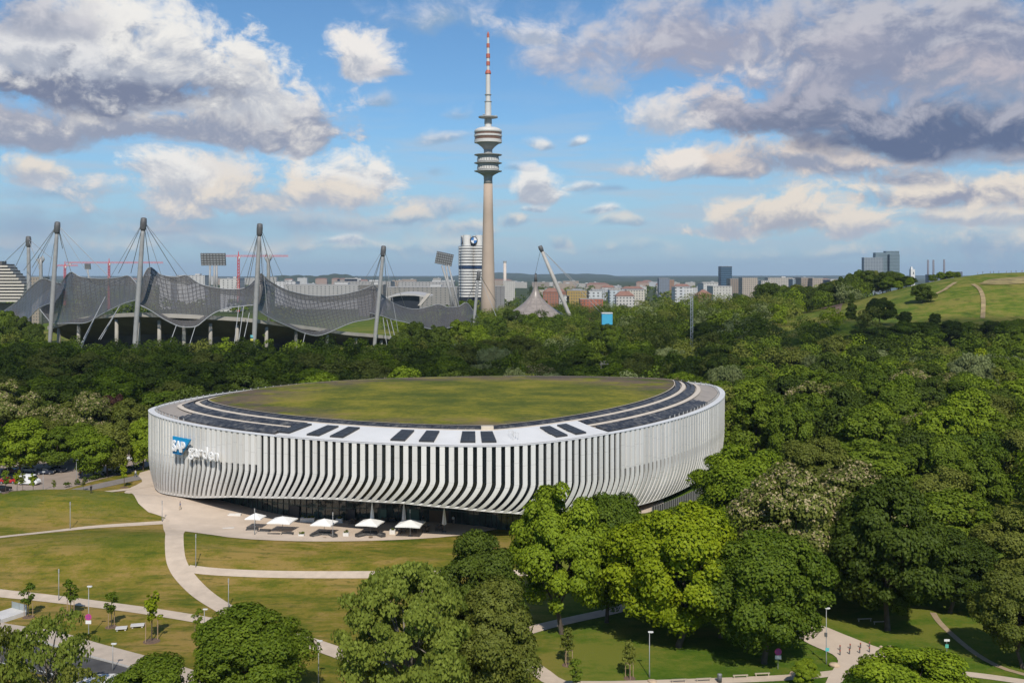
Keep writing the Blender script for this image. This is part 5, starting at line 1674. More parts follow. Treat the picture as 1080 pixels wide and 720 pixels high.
# nearest trees: fine sprays
for sp, shape, fl, dr in (('mid', 'round', 0, 0), ('bright', 'round', 0, 0), ('dark', 'round', 0, 0), ('blossom', 'round', 0.34, 0), ('lime', 'spread', 0, 0), ('olive', 'round', 0, 0)):
    for k in range(2):
        proto('near_' + sp, 100 + k * 7 + len(PROTO) * 31, 17.0, 7.6, 2.6, 120, 1.6, 430, 0.36, shape, fl, dr, 9, 0.36, sp)
proto('near_ash', 501, 17.0, 7.6, 2.5, 210, 1.0, 150, 0.34, 'round', 0, 0.35, 30, 0.34, 'ash', bark=BARK_P, lobes=0.22)
proto('near_ash', 502, 17.0, 7.6, 2.5, 200, 1.0, 150, 0.34, 'round', 0, 0.35, 30, 0.34, 'ash', bark=BARK_P, lobes=0.22)
proto('airy', 511, 11.0, 4.6, 1.8, 90, 0.7, 46, 0.32, 'tall', 0, 0.2, 22, 0.16, 'ash', bark=BARK_P, lobes=0.25)
proto('airy', 512, 11.0, 4.6, 1.8, 90, 0.7, 46, 0.32, 'tall', 0, 0.2, 22, 0.16, 'olive', bark=BARK_P, lobes=0.25)
# middle distance
for sp, fl, dr in (('mid', 0, 0), ('bright', 0, 0), ('dark', 0, 0), ('olive', 0, 0), ('grey', 0, 0.5), ('blossom', 0.30, 0), ('lime', 0, 0), ('red', 0, 0)):
    for k in range(3 if sp in ('mid', 'bright', 'dark') else 2):
        proto('mid_' + sp, 900 + k * 13 + len(PROTO) * 37, 17.0, 7.4, 2.4, 85, 1.8, 250, 0.52, 'round' if k != 1 else 'spread', fl, dr, 4, 0.34, sp)
proto('mid_tall', 777, 18.0, 4.2, 2.0, 60, 1.4, 200, 0.5, 'tall', 0, 0, 4, 0.3, 'dark')
proto('mid_cone', 778, 16.0, 4.6, 0.6, 70, 1.2, 180, 0.45, 'cone', 0, 0, 3, 0.3, 'dark')

def tree(key, x, y, h, rad_, label, group=None, rz=None, name='tree', z=None, rng=random.Random(3)):
    cm, tm, H, Rr = PROTO[key][rng.randrange(len(PROTO[key]))]
    root = empty(name, (x, y, gz(x, y) if z is None else z), rng.uniform(0, 6.28) if rz is None else rz, label, 'tree', group)
    root.scale = (rad_ / Rr, rad_ / Rr, h / H)
    link('crown', cm, root); link('trunk', tm, root)
    return root

TREES = []      # (x, y, r) already taken
def ptree(key, px, pb, pt, hw, label, group=None, rz=None, name='tree'):
    """px: column of the trunk, pb: row of its foot, pt: row of the crown's top, hw: half width in photo pixels"""
    g = ground_at(px, pb) if not (px < 165 and pb < 515) else flat_at(px, pb)
    k = g.y / F
    h = (HC - (pt - HOR) * k) - g.z
    TREES.append((g.x, g.y, hw * k))
    return tree(key, g.x, g.y, h, hw * k * 1.04, label, group, rz, name)

# --- the big trees in front, each placed by hand
for a in [
    ('near_bright', 592, 668, 511, 52, 'big bright green tree at the right end of the terrace, trunk free to the ground'),
    ('near_mid', 640, 656, 520, 42, 'mid green tree close behind the big bright one at the terrace end'),
    ('near_olive', 688, 640, 540, 42, 'loose olive green tree between the big bright one and the lime one'),
    ('near_lime', 716, 682, 532, 66, 'yellow-lime maple over the mown lawn with low spreading branches'),
    ('near_bright', 760, 672, 570, 46, 'fresh green tree right behind the lime maple'),
    ('near_mid', 806, 699, 558, 62, 'broad mid green tree over the no-stopping sign on the right'),
    ('near_blossom', 838, 640, 492, 58, 'large chestnut covered in cream blossom, left one of the front pair'),
    ('near_blossom', 902, 628, 490, 58, 'large chestnut with yellowish blossom, behind the big dark tree'),
    ('near_dark', 936, 664, 512, 60, 'big dark green tree whose shade falls on the lawn by the paved square'),
    ('near_dark', 1002, 646, 560, 44, 'smaller dark green tree just right of the big dark one'),
    ('near_olive', 1078, 704, 598, 44, 'pale olive tree cut off by the right picture edge beside the trail'),
    ('near_olive', 1070, 636, 540, 44, 'olive green tree in the corner above the trail, behind the cut-off one'),
    ('near_bright', 956, 792, 685, 66, 'bright green crown seen from above at the bottom edge, right'),
    ('near_dark', 505, 700, 565, 44, 'dark green tree standing behind the pale ash in the bottom middle'),
    ('near_olive', 522, 748, 610, 46, 'lower olive green tree right of the pale ash, beside the gravel bend'),
    ('near_ash', 428, 752, 596, 78, 'tall pale green ash with light bark at the bottom middle'),
    ('near_mid', 262, 748, 642, 60, 'round mid green tree at the bottom, left of the pale ash'),
    ('near_mid', 158, 786, 694, 48, 'low green crown at the bottom edge before the road'),
    ('near_bright', 226, 700, 652, 20, 'small bushy tree half hidden left behind the round one at the bottom'),
    ('airy', 52, 758, 636, 46, 'sparse young tree with see-through twigs in front of the road'),
    ('airy', -4, 752, 650, 30, 'sparse tree cut off at the bottom left corner'),
    ('airy', 84, 784, 700, 36, 'low sparse bush-like tree at the bottom left edge'),
    ('near_bright', 788, 572, 468, 52, 'bright green tree touching the right end of the arena'),
    ('near_mid', 728, 586, 532, 26, 'small green tree in front of the right end of the arena'),
    ('near_lime', 700, 600, 545, 24, 'small yellow-green tree before the lower right facade'),
    ('near_olive', 862, 560, 462, 40, 'olive tree behind the blossoming chestnuts, next to the bright one by the arena'),
    ('near_bright', 850, 724, 694, 14, 'small fresh green shrub tree beside the boulder, bottom right'),
]:
    ptree(*a)
# --- row by the parking lot
for px, pb, pt, hw, key, lab in [
    (22, 501, 444, 28, 'mid_bright', 'bright green parking lot tree left of all, above the white van'),
    (60, 497, 452, 22, 'mid_mid', 'green parking lot tree between the leftmost one and the lamp'),
    (98, 504, 452, 24, 'mid_bright', 'bright green parking lot tree with a bare lower trunk, in the middle'),
    (113, 502, 446, 22, 'mid_olive', 'olive parking lot tree with a yellowish crown'),
    (151, 496, 440, 18, 'mid_bright', 'bright green tree right beside the left end of the arena'),
    (-18, 506, 446, 26, 'mid_bright', 'parking lot tree cut off by the left picture edge'),
    (80, 488, 446, 24, 'mid_mid', 'green parking lot tree in the second row behind the bare-trunked one'),
    (36, 482, 440, 22, 'mid_olive', 'olive tree in the second parking row, left half')]:
    ptree(key, px, pb, pt, hw, lab)
for px, pb, pt, hw, key, lab in [
    (96, 476, 410, 22, 'mid_blossom', 'brownish blossoming chestnut behind the parking rows, middle'),
    (52, 474, 425, 24, 'mid_blossom', 'brownish blossoming chestnut behind the parking rows, second from the left'),
    (6, 474, 402, 26, 'mid_blossom', 'brownish blossoming chestnut at the left picture edge'),
    (118, 470, 412, 18, 'mid_red', 'dark copper-leaved tree behind the parking rows'),
    (136, 474, 420, 22, 'mid_olive', 'olive tree behind the parking rows near the arena'),
    (74, 470, 424, 24, 'mid_olive', 'olive tree between two blossoming chestnuts behind the parking lot'),
    (24, 470, 418, 22, 'mid_dark', 'dark tree between chestnuts behind the parking lot, left')]:
    ptree(key, px, pb, pt, hw, lab)
# --- trees on the hill that can be told apart
for px, pt, y, hw, key, lab in [
    (928, 313, 560, 20, 'mid_dark', 'round dark tree on the hill spur in front of the glass high-rise'),
    (898, 310, 570, 8, 'mid_cone', 'small pointed conifer on the slope left of the round dark tree'),
    (973, 299, 610, 15, 'mid_dark', 'dark tree standing alone on the hill slope below the white church'),
    (948, 296, 690, 16, 'mid_bright', 'bright green tree on the ridge left of the lone dark one'),
    (1002, 286, 760, 12, 'mid_mid', 'green tree on the ridge line left of the summit'),
    (992, 292, 740, 14, 'mid_bright', 'light green tree on the ridge right of the lone dark one'),
    (935, 292, 720, 16, 'mid_mid', 'mid green ridge tree in front of the right dark one'),
    (984, 290, 760, 8, 'mid_mid', 'small green tree at the left of the ridge-line group by the power station'), (997, 288, 765, 8, 'mid_dark', 'small dark tree in the ridge-line group by the power station'), (1009, 289, 765, 8, 'mid_mid', 'small green tree at the right of the ridge-line group near the summit'),
    (960, 296, 700, 9, 'mid_bright', 'small light green tree left of the lone dark one on the slope'), (986, 330, 560, 13, 'mid_dark', 'dark tree under the lone dark one at the hill foot'), (955, 328, 560, 14, 'mid_dark', 'dark tree at the hill foot between spur and slope'),
    (833, 305, 740, 20, 'mid_mid', 'mid green tree at the left foot of the ridge'),
    (812, 297, 800, 20, 'mid_dark', 'dark tree at the wood edge under the long cream block')]:
    x = (px - 540) / F * y; z = gz(x, y); h = at(px, pt, y).z - z
    h = max(h, 6.0)
    hw = min(hw, 0.52 * h * F / y)
    TREES.append((x, y, hw / F * y)); tree(key, x, y, h, hw / F * y, lab)

for px, y, h, hw, key, lab in [(634, 612, 21.0, 13, 'mid_dark', 'dark tree just left below the blue pavilion'), (646, 606, 20.5, 13, 'mid_mid', 'mid green tree just right below the blue pavilion')]:
    x = (px - 540) / F * y; TREES.append((x, y, hw / F * y)); tree(key, x, y, h, hw / F * y, lab)
for i_, (px, y, h, hw) in enumerate([(886, 512, 12, 17), (912, 520, 13, 18), (936, 524, 12, 16), (958, 528, 14, 17), (980, 530, 12, 16), (1002, 528, 13, 16), (1024, 526, 12, 15), (1046, 522, 14, 16), (1068, 524, 13, 16), (1090, 522, 13, 16)]):
    x = (px - 540) / F * y; TREES.append((x, y, hw / F * y)); tree('mid_dark' if i_ % 3 else 'mid_mid', x, y, h, hw / F * y, '%s tree from the left in the shaded row along the foot of the hill' % nth[i_], 'trees at the foot of the hill')
tops = [(806, 299), (835, 300), (860, 301), (885, 293), (895, 286), (920, 283), (945, 286), (957, 291)]
for i_ in range(19):
    px = 808 + i_ * 8.2; y = 742 + (i_ * 37 % 5 - 2) * 7
    pt = float(np.interp(px, [a for a, b in tops], [b for a, b in tops])) + (i_ * 53 % 4) * 0.8
    x = (px - 540) / F * y; z = gz(x, y); h = max(8.0, at(px, pt, y).z - z)
    TREES.append((x, y, 7.0)); tree(['mid_dark', 'mid_dark', 'mid_mid', 'mid_dark', 'mid_olive'][i_ % 5], x, y, h, 7.6, '%s tree from the left in the dark row along the ridge' % (nth + ['thirteenth', 'fourteenth', 'fifteenth', 'sixteenth', 'seventeenth', 'eighteenth', 'nineteenth'])[i_], 'trees along the ridge')
for px, pt, y, hw, key, lab in [(437, 338, 575, 15, 'mid_dark', 'tall round tree right of the fifth mast'), (462, 342, 570, 15, 'mid_dark', 'dark round tree below the right tent panel'), (484, 337, 600, 14, 'mid_mid', 'green tree below the tip of the tent roof'), (504, 342, 560, 14, 'mid_bright', 'bright tree before the foot of the television tower'),
                                (522, 330, 700, 14, 'mid_mid', 'green tree in front of the tower foot, right'), (540, 326, 760, 14, 'mid_dark', 'dark tree between tower foot and peaked tent'), (560, 328, 760, 13, 'mid_mid', 'green tree covering the skirt of the peaked tent'), (582, 330, 740, 14, 'mid_mid', 'green tree at the right skirt of the peaked tent'),
                                (420, 352, 560, 13, 'mid_dark', 'dark tree left of the tall round one by the fifth mast'), (2, 322, 660, 14, 'mid_mid', 'green tree under the stepped apartments at the left edge'), (20, 332, 640, 12, 'mid_dark', 'dark tree below the left tip of the tent roof'), (38, 340, 620, 11, 'mid_dark', 'dark tree under the leftmost tent panel'),
                                (475, 330, 820, 12, 'mid_dark', 'dark tree behind the right tent panel'), (494, 316, 900, 12, 'mid_mid', 'green tree left of the tower shaft behind the tent'), (455, 322, 900, 11, 'mid_mid', 'green tree beside the arched sports hall')]:
    x = (px - 540) / F * y; z = gz(x, y); h = at(px, pt, y).z - z
    TREES.append((x, y, hw / F * y)); tree(key, x, y, h, min(hw / F * y, 0.55 * h), lab)
# --- the woods: one tree at a time, nearest ones as things, the far rest as one mass
rng = random.Random(20)
arena_c = Vector((-13, 250, 0))
def in_arena(x, y, m=4.0):
    return ((x + 13) / (72 + m)) ** 2 + ((y - 250) / (63 + m)) ** 2 < 1
cand = []
def fill(poly_test, y0, y1, px0, px1, gap, keys):
    y = y0
    while y < y1:
        g = gap * (1 + max(0, y - 400) / 1400.0)
        x0, x1 = (px0 - 540) / F * y, (px1 - 540) / F * y
        n = max(1, int((x1 - x0) / g))
        for i in range(n):
            x = x0 + (x1 - x0) * (i + rng.uniform(0.05, 0.95)) / n; yy = y + rng.uniform(-0.42, 0.42) * g
            u = 540 + x / yy * F
            if not poly_test(u, yy, x):
                continue
            r_ = rng.uniform(0.38, 0.64) * g
            if any((x - a) ** 2 + (yy - b) ** 2 < (0.62 * (r_ + c)) ** 2 for a, b, c in TREES):
                continue
            TREES.append((x, yy, r_))
            cand.append((x, yy, r_, rng.choices(keys[0], keys[1])[0]))
        y += g * 0.86
def hill_open(u, y):
    # grass of the hill stays free of trees
    if y > 515 and y < 960:
        lim = np.interp(u, [820, 850, 900, 960, 1010, 1100, 1300], [700, 560, 548, 540, 532, 520, 520])
        return y > lim and u > 838 and not (u < 905 and y > 690)
    return False
MK = (['mid_mid', 'mid_bright', 'mid_dark', 'mid_olive', 'mid_grey', 'mid_blossom', 'mid_lime'], [30, 7, 27, 22, 11, 2, 1])
RK = (['mid_mid', 'mid_bright', 'mid_dark', 'mid_olive', 'mid_grey', 'mid_blossom', 'mid_lime'], [36, 17, 22, 14, 4, 3.5, 2])
DK = (['mid_mid', 'mid_dark', 'mid_olive', 'mid_bright', 'mid_blossom'], [30, 44, 14, 8, 4])
# right of the arena
fill(lambda u, y, x: not in_arena(x, y) and not hill_open(u, y) and not (y < 205 and u < 870) and not (y < 172 and u < 985), 158, 545, 772, 1330, 13.5, RK)
# behind the arena
fill(lambda u, y, x: not in_arena(x, y, 8) and not (y < 585 and 621 < u < 647), 326, 600, 470, 800, 14.5, MK)
# left, in front of the stadium
fill(lambda u, y, x: not in_arena(x, y, 8) and not (u < 170 and y < 318), 300, 572, -70, 480, 14.0, DK)
fill(lambda u, y, x: not hill_open(u, y), 600, 1120, 500, 1000, 15.0, MK)
fill(lambda u, y, x: True, 830, 1000, 410, 520, 14, MK)
fill(lambda u, y, x: True, 640, 800, 510, 540, 14, MK)
# which are plainly visible, and how large they show: the lower edge of a tree is hidden by whatever stands in front
def shown(c):
    x, y, r_, k = c
    return r_ / y
cand = [c for c in cand]
hand = 27 + 8 + 7 + 15 + 12 + 34
inframe = [c for c in cand if -10 < 540 + c[0] / c[1] * F < 1090]
inframe.sort(key=lambda c: -shown(c))
NTHING = 290 - hand
things_ = inframe[:NTHING]
mass = [c for c in cand if c not in set(things_)]
kindw = {'mid_mid': 'mid green', 'mid_bright': 'bright green', 'mid_dark': 'dark green', 'mid_olive': 'olive green', 'mid_grey': 'silvery grey-green', 'mid_blossom': 'blossoming brownish', 'mid_lime': 'yellow-green'}
def zone(u, y):
    if u > 765:
        b = 'front' if y < 250 else ('middle' if y < 360 else 'back')
        c = 'by the arena' if u < 850 else ('central' if u < 970 else 'right edge')
        return '%s right-hand wood, %s' % (b, c)
    if u > 480:
        b = 'first rows' if y < 400 else 'rear rows'
        return '%s of the wood behind the arena roof' % b
    b = 'near rows' if y < 380 else ('middle rows' if y < 470 else 'last rows')
    c = 'left half' if u < 200 else 'right half'
    return '%s of the shaded stadium wood, %s' % (b, c)
byz = {}
for c in things_:
    u = 540 + c[0] / c[1] * F
    byz.setdefault((zone(u, c[1]), c[3]), []).append((u, c))
nth2 = nth + ['thirteenth', 'fourteenth', 'fifteenth', 'sixteenth', 'seventeenth', 'eighteenth', 'nineteenth', 'twentieth', 'twenty-first', 'twenty-second', 'twenty-third', 'twenty-fourth']
for (zn, key), L in byz.items():
    L.sort(key=lambda e: e[0])
    for i, (u, c) in enumerate(L):
        x, y, r_, k = c
        h = rng.uniform(13.0, 20.0) if u > 480 else rng.uniform(11.5, 18.5)
        if y < 230 and u > 770: h = rng.uniform(12, 17)
        lab = ('%s %s tree from the left, %s' % (nth2[min(i, 23)], kindw[key], zn)) if len(L) > 1 else ('the only %s tree, %s' % (kindw[key], zn))
        tree(k, x, y, h, r_ * 1.1, lab, 'trees of the park woods')

# the far rest: one mass of foliage
def woods(cands, name, leaf, per, nclump, label):
    r_ = np.random.default_rng(5)
    parts = {}
    for x, y, rad_, key in cands:
        u = 540 + x / y * F
        h = r_.uniform(13, 20)
        if y > 700: h = r_.uniform(14, 21)
        if y > 800 and 560 < u < 760: h = r_.uniform(18, 25)
        if u < 480: h *= 0.95
        C, crad = crown_points(r_, rad_ * 1.1, 1.5, h, nclump, rad_ * 0.32)
        V, t, b = leaf_cloud(r_, C, crad, per, leaf, crown_c=np.array([0, 0, h * 0.5]))
        V = V + np.array([x, y, gz(x, y)])
        t = np.clip(t + r_.normal(0, 0.22), 0, 1)
        parts.setdefault(key, []).append((V, t))
    allV = []; allT = []; allM = []; mats = []
    for i, (key, L) in enumerate(parts.items()):
        mats.append(FOL[key.replace('mid_', '')])
        for V, t in L:
            allV.append(V); allT.append(t); allM.append(np.full(len(V), i))
    V = np.concatenate(allV); t = np.concatenate(allT); mi = np.concatenate(allM)
    me = quads_mesh(name, V, t, mi, mats if len(mats) > 1 else mats + mats)
    o = link(name, me)
    return tag(o, label, kind='stuff')
woods(mass, 'woods', 0.75, 52, 30, 'far dense wood of mixed green crowns reaching to the city')
# green among the far houses
scat = []
for i in range(520):
    y = rng.uniform(1050, 3400); u = rng.uniform(-60, 1060)
    if 160 < u < 500 and y < 1900 and rng.random() < 0.7: continue
    scat.append(((u - 540) / F * y, y, rng.uniform(7, 17), rng.choice(['mid_dark', 'mid_mid', 'mid_olive'])))
woods(scat, 'woods', 2.6, 12, 14, 'patches of far street trees between the houses of the city')

# ---------------------------------------------------------------- street furniture
POST = mat('post_grey', (0.27, 0.275, 0.275), 0.45, metal=0.3)
HEADM = mat('lamp_head_white', (0.72, 0.72, 0.70), 0.4)
def lamp(px, pb, pt, label, head='box', rz=0.0):
    g = flat_at(px, pb) if (px < 100 and pb < 520) else ground_at(px, pb); k = g.y / F
    h = max(3.5, (pb - pt) * k)
    root = empty('street_lamp', g, rz, label, 'street lamp', 'park lamps')
    p = MB(); p.lathe([(0.085, -0.2), (0.085, 0.9), (0.06, 1.0), (0.05, h)], 8); p.build('pole', POST, root, smooth=True)
    q = MB()
    if head == 'box':
        q.box((0.15, 0, h + 0.07), (0.66, 0.28, 0.12)); q.box((0.15, 0, h - 0.02), (0.4, 0.2, 0.06))
    else:
        q.lathe([(0.06, h - 0.5), (0.10, h - 0.45), (0.10, h + 0.15), (0.05, h + 0.2)], 10)
    q.build('lamp_head', HEADM if head == 'box' else mat('lamp_head_grey', (0.36, 0.36, 0.355), 0.4), root)
    return root, g, h
for a in [
    (74, 557.5, 530, 'lamp post on the left mound beside the upper path', 'cyl'),
    (171, 550, 528.5, 'lamp post where the upper path meets the plaza', 'cyl'),
    (206.5, 598, 564, 'lamp post on the lawn right of the curving path', 'cyl'),
    (241, 641, 611, 'lamp post on the lower lawn right of the curving path', 'cyl'),
    (62, 633, 601, 'lamp post standing on the lower meadow path', 'cyl'),
    (119, 707, 681.5, 'white-headed lamp at the kerb of the road', 'box'),
    (215.5, 668, 643, 'lamp at the right end of the sapling row', 'box'),
    (336, 722, 676, 'lamp between the round tree and the pale ash, bottom', 'box'),
    (685, 714, 666.5, 'tall lamp on the mown lawn under the lime maple', 'box'),
    (268.5, 564, 537, 'leftmost lamp on the terrace edge', 'cyl'),
    (351, 567, 541, 'middle lamp on the terrace edge', 'cyl'),
    (432.5, 565.5, 538, 'rightmost lamp on the terrace edge', 'cyl'),
    (80.5, 509, 485, 'lamp in the parking lot beside the bare-trunked tree', 'box'),
    (8, 505, 479, 'double-armed lamp at the left of the parking lot', 'box'),
    (45.5, 518, 498, 'lamp by the blue parking bay', 'box')]:
    lamp(*a)
def no_stop(root, z, y):
    PINK = mat('sign_magenta', (0.46, 0.05, 0.20), 0.5); BLU = mat('sign_field_violet', (0.28, 0.06, 0.26), 0.5)
    d = MB(); r_ = 0.46
    ci = [(r_ * math.cos(t), r_ * math.sin(t)) for t in np.linspace(0, 2 * math.pi, 25)[:-1]]
    d.add([(x, -0.09, z + y_) for x, y_ in ci] + [(x, -0.12, z + y_) for x, y_ in ci], [tuple(range(24))[::-1], tuple(range(24, 48))] + [(i, (i + 1) % 24, 24 + (i + 1) % 24, 24 + i) for i in range(24)])
    s_ = d.build('sign_disc', PINK, root)
    q = MB(); 
    for a0 in range(4):
        pts_ = [(0.33 * math.cos(t), 0.33 * math.sin(t)) for t in np.linspace(a0 * math.pi / 2 + 0.18, (a0 + 1) * math.pi / 2 - 0.18, 7)]
        q.add([(0.06 * math.cos(a0 * math.pi / 2 + math.pi / 4), -0.126, z + 0.06 * math.sin(a0 * math.pi / 2 + math.pi / 4))] + [(x, -0.126, z + y_) for x, y_ in pts_], [tuple(range(8))])
    q.build('sign_field', BLU, s_)
    q = MB(); q.box((0, -0.1, z - 0.72), (0.8, 0.04, 0.5)); q.build('sign_plate', HEADM, root)
r_, g, h = lamp(93.5, 673, 618.5, 'tall lamp post carrying a magenta no-stopping sign above the road', 'box')
no_stop(r_, h * 0.42, 0)
g = ground_at(820.5, 705); sp = empty('no_stopping_sign', g, 0, 'magenta no-stopping sign on its own post under the broad tree', 'road sign')
q = MB(); q.lathe([(0.05, -0.1), (0.05, 2.6)], 8); q.build('post', POST, sp); no_stop(sp, 2.3, 0)
r_, g, h = lamp(871.5, 700, 641.5, 'tall lamp with a small turquoise plate at the paved square', 'box')
q = MB(); q.box((0.1, -0.12, 2.0), (0.5, 0.05, 0.45)); q.build('turquoise_plate', mat('turquoise_paint', (0.10, 0.45, 0.45), 0.5), r_)
q = MB(); q.box((-0.1, -0.12, 4.0), (0.34, 0.2, 0.5)); q.build('switch_box', STEEL_D, r_)
g = ground_at(998.5, 690); sp = empty('notice_sign', g, 0, 'small white and green notice on a post by the trail', 'sign')
q = MB(); q.lathe([(0.04, -0.1), (0.04, 2.2)], 8); q.build('post', POST, sp)
q = MB(); q.box((0, -0.06, 2.0), (0.75, 0.04, 0.3)); q.build('white_plate', HEADM, sp)
q = MB(); q.box((0, -0.06, 1.2), (0.45, 0.04, 0.5)); q.build('green_plate', mat('sign_green', (0.10, 0.42, 0.32), 0.5), sp)

# ---- parasols
PAR = mat('parasol_cloth', (0.80, 0.79, 0.76), 0.8)
def parasol_open(px, py, hw, label):
    y = (HC - 2.7) * F / (py - HOR); x = (px - 540) / F * y; r_ = hw / F * y
    root = empty('parasol', (x, y, 0.08), random.Random(px).uniform(-0.25, 0.25), label, 'parasol', 'open white parasols on the terrace')
    c = MB()
    e = [(-r_, -r_), (r_, -r_), (r_, r_), (-r_, r_)]
    r_ *= 0.78; e = [(-r_, -r_), (r_, -r_), (r_, r_), (-r_, r_)]; top = (0, 0, 3.25)
    mid = []
    for i in range(4):
        a, b = e[i], e[(i + 1) % 4]
        m = ((a[0] + b[0]) / 2 * 0.97, (a[1] + b[1]) / 2 * 0.97)
        c.add([(a[0], a[1], 2.42), (m[0], m[1], 2.47), (b[0], b[1], 2.42), top, (a[0], a[1], 2.22), (m[0], m[1], 2.27), (b[0], b[1], 2.22)], [(0, 1, 3), (1, 2, 3), (4, 5, 1, 0), (5, 6, 2, 1)])
    c.build('canopy', PAR, root)
    p = MB(); p.lathe([(0.05, 0), (0.05, 3.25), (0.02, 3.4)], 8); p.build('pole', POST, root)
    f = MB(); f.box((0, 0, 0.06), (0.9, 0.9, 0.12)); f.build('foot', STEEL_D, root)
    rb = MB()
    for a in e:
        rb.tube([(0, 0, 2.3), (a[0] * 0.55, a[1] * 0.55, 2.66)], 0.025, 4)
    rb.build('strut', POST, root)
for a in [(269.5, 544, 11, 'leftmost open white parasol on the terrace'), (298, 547.5, 16, 'second open parasol from the left, a wide one'), (342, 550, 14.5, 'open parasol in the middle of the row, before the planter'),
          (390.5, 550, 15.5, 'fourth open parasol, below a tall folded one'), (433, 551, 17, 'rightmost open parasol, the widest, between two folded ones')]:
    parasol_open(*a)
def parasol_closed(px, pb, pt, label):
    g = ground_at(px, pb); h = (pb - pt) / F * g.y
    root = empty('folded_parasol', (g.x, g.y, 0.08), 0, label, 'parasol', 'folded white parasols')
    c = MB(); n = 12; vs = []; fs = []
    prof = [(0.10, 0.28), (0.42, 0.33), (0.38, 0.45), (0.26, 0.7), (0.14, 0.9), (0.04, 1.0)]
    for r_, z in prof:
        for j in range(n):
            t = 2 * math.pi * j / n; rr = r_ * (1.15 if j % 2 else 0.8)
            vs.append((rr * math.cos(t), rr * math.sin(t), z * h))
    for i in range(len(prof) - 1):
        for j in range(n):
            fs.append((i * n + j, i * n + (j + 1) % n, (i + 1) * n + (j + 1) % n, (i + 1) * n + j))
    c.add(vs, fs); c.build('folded_cloth', PAR, root)
    p = MB(); p.lathe([(0.05, 0), (0.05, h * 0.5)], 8); p.build('pole', POST, root)
    f = MB(); f.box((0, 0, 0.06), (0.8, 0.8, 0.12)); f.build('foot', STEEL_D, root)
parasol_closed(392.5, 560.5, 529.5, 'tall folded parasol above the fourth open one')
parasol_closed(426, 560, 530.5, 'folded parasol beside the widest open one')
parasol_closed(468.5, 561, 535.5, 'folded parasol alone at the right end of the terrace')
# ---- terrace seats
SOFA = mat('lounge_fabric', (0.055, 0.052, 0.050), 0.9, var=0.2, vscale=2)
WOODM = mat('table_wood', (0.28, 0.20, 0.13), 0.7, var=0.2, vscale=2)
CHAIRM = mat('chair_dark', (0.06, 0.052, 0.045), 0.7)
def sofa_mesh():
    root = empty('lounge_sofa', (0, 0, 0.08), 0, 'x', 'sofa', 'dark lounge sofas on the terrace edge')
    m = MB(); m.box((0, 0, 0.24), (2.3, 0.95, 0.3)); m.build('seat', SOFA, root)
    m = MB(); m.box((0, 0.42, 0.58), (2.3, 0.22, 0.48)); m.build('backrest', SOFA, root)
    for s_ in (-1, 1):
        m = MB(); m.box((s_ * 1.08, -0.06, 0.47), (0.2, 0.86, 0.24)); m.build('armrest', SOFA, root)
    for s_ in (-0.55, 0.55):
        m = MB(); m.box((s_, -0.02, 0.43), (0.98, 0.7, 0.12)); m.build('cushion', mat('cushion_grey', (0.12, 0.115, 0.11), 0.9), root)
    return root
def table_mesh():
    root = empty('terrace_table', (0, 0, 0.08), 0, 'x', 'table', 'tables on the terrace')
    m = MB(); m.box((0, 0, 0.74), (1.3, 0.8, 0.05)); m.build('tabletop', WOODM, root)
    for sx_ in (-1, 1):
        for sy_ in (-1, 1):
            m = MB(); m.box((sx_ * 0.58, sy_ * 0.33, 0.36), (0.06, 0.06, 0.72)); m.build('leg', CHAIRM, root)
    return root
def chair_mesh():
    root = empty('terrace_chair', (0, 0, 0.08), 0, 'x', 'chair', 'dark chairs on the terrace')
    m = MB(); m.box((0, 0, 0.45), (0.5, 0.5, 0.06)); m.build('seat', CHAIRM, root)
    m = MB(); m.box((0, 0.24, 0.7), (0.5, 0.05, 0.46)); m.build('backrest', CHAIRM, root)
    for sx_ in (-1, 1):
        for sy_ in (-1, 1):
            m = MB(); m.box((sx_ * 0.21, sy_ * 0.21, 0.21), (0.045, 0.045, 0.42)); m.build('leg', CHAIRM, root)
    return root
def lounge_table_mesh():
    root = empty('coffee_table', (0, 0, 0.08), 0, 'x', 'table', 'low tables between the sofas')
    m = MB(); m.lathe([(0.42, 0.36), (0.42, 0.41)], 14); m.build('tabletop', WOODM, root)
    m = MB(); m.lathe([(0.06, 0.0), (0.06, 0.37)], 8); m.build('leg', CHAIRM, root)
    m = MB(); m.lathe([(0.24, 0.0), (0.2, 0.03)], 12); m.build('foot', CHAIRM, root)
    return root
def put(proto_, first, px, py, rz, label, z=0.085):
    o = proto_ if first else copy_tree(proto_)
    g = ground_at(px, py); o.location = (g.x, g.y, z); o.rotation_euler = (0, 0, rz); o['label'] = label
    return o
sf = sofa_mesh()
for i, (px, py, rz, lab) in enumerate([
    (266, 559, 0.1, 'dark sofa below the leftmost parasol'), (279, 560.5, -0.2, 'dark sofa between the first and second parasol'), (289, 563, 3.2, 'dark sofa turned away, left of the second parasol foot'),
    (303, 563.5, 0.05, 'dark sofa under the wide second parasol'), (333, 565, 1.0, 'dark corner sofa, left piece under the middle parasol'), (342, 564, 0.0, 'dark corner sofa, back piece under the middle parasol'), (351, 565.5, -1.0, 'dark corner sofa, right piece under the middle parasol'),
    (381, 565.5, 0.9, 'dark sofa left of the fourth parasol foot'), (391, 564.5, 0.0, 'dark sofa straight under the fourth parasol'), (401, 565.5, -0.9, 'dark sofa right of the fourth parasol foot')]):
    put(sf, i == 0, px, py, rz, lab)
lt_ = lounge_table_mesh()
for i, (px, py, lab) in enumerate([(272, 563, 'low round table before the first two sofas'), (296, 566, 'low round table under the second parasol'), (342, 567, 'low round table inside the corner sofa'), (391, 567.3, 'low round table under the fourth parasol')]):
    put(lt_, i == 0, px, py, 0, lab)
tb = table_mesh(); chr_ = chair_mesh(); first = True
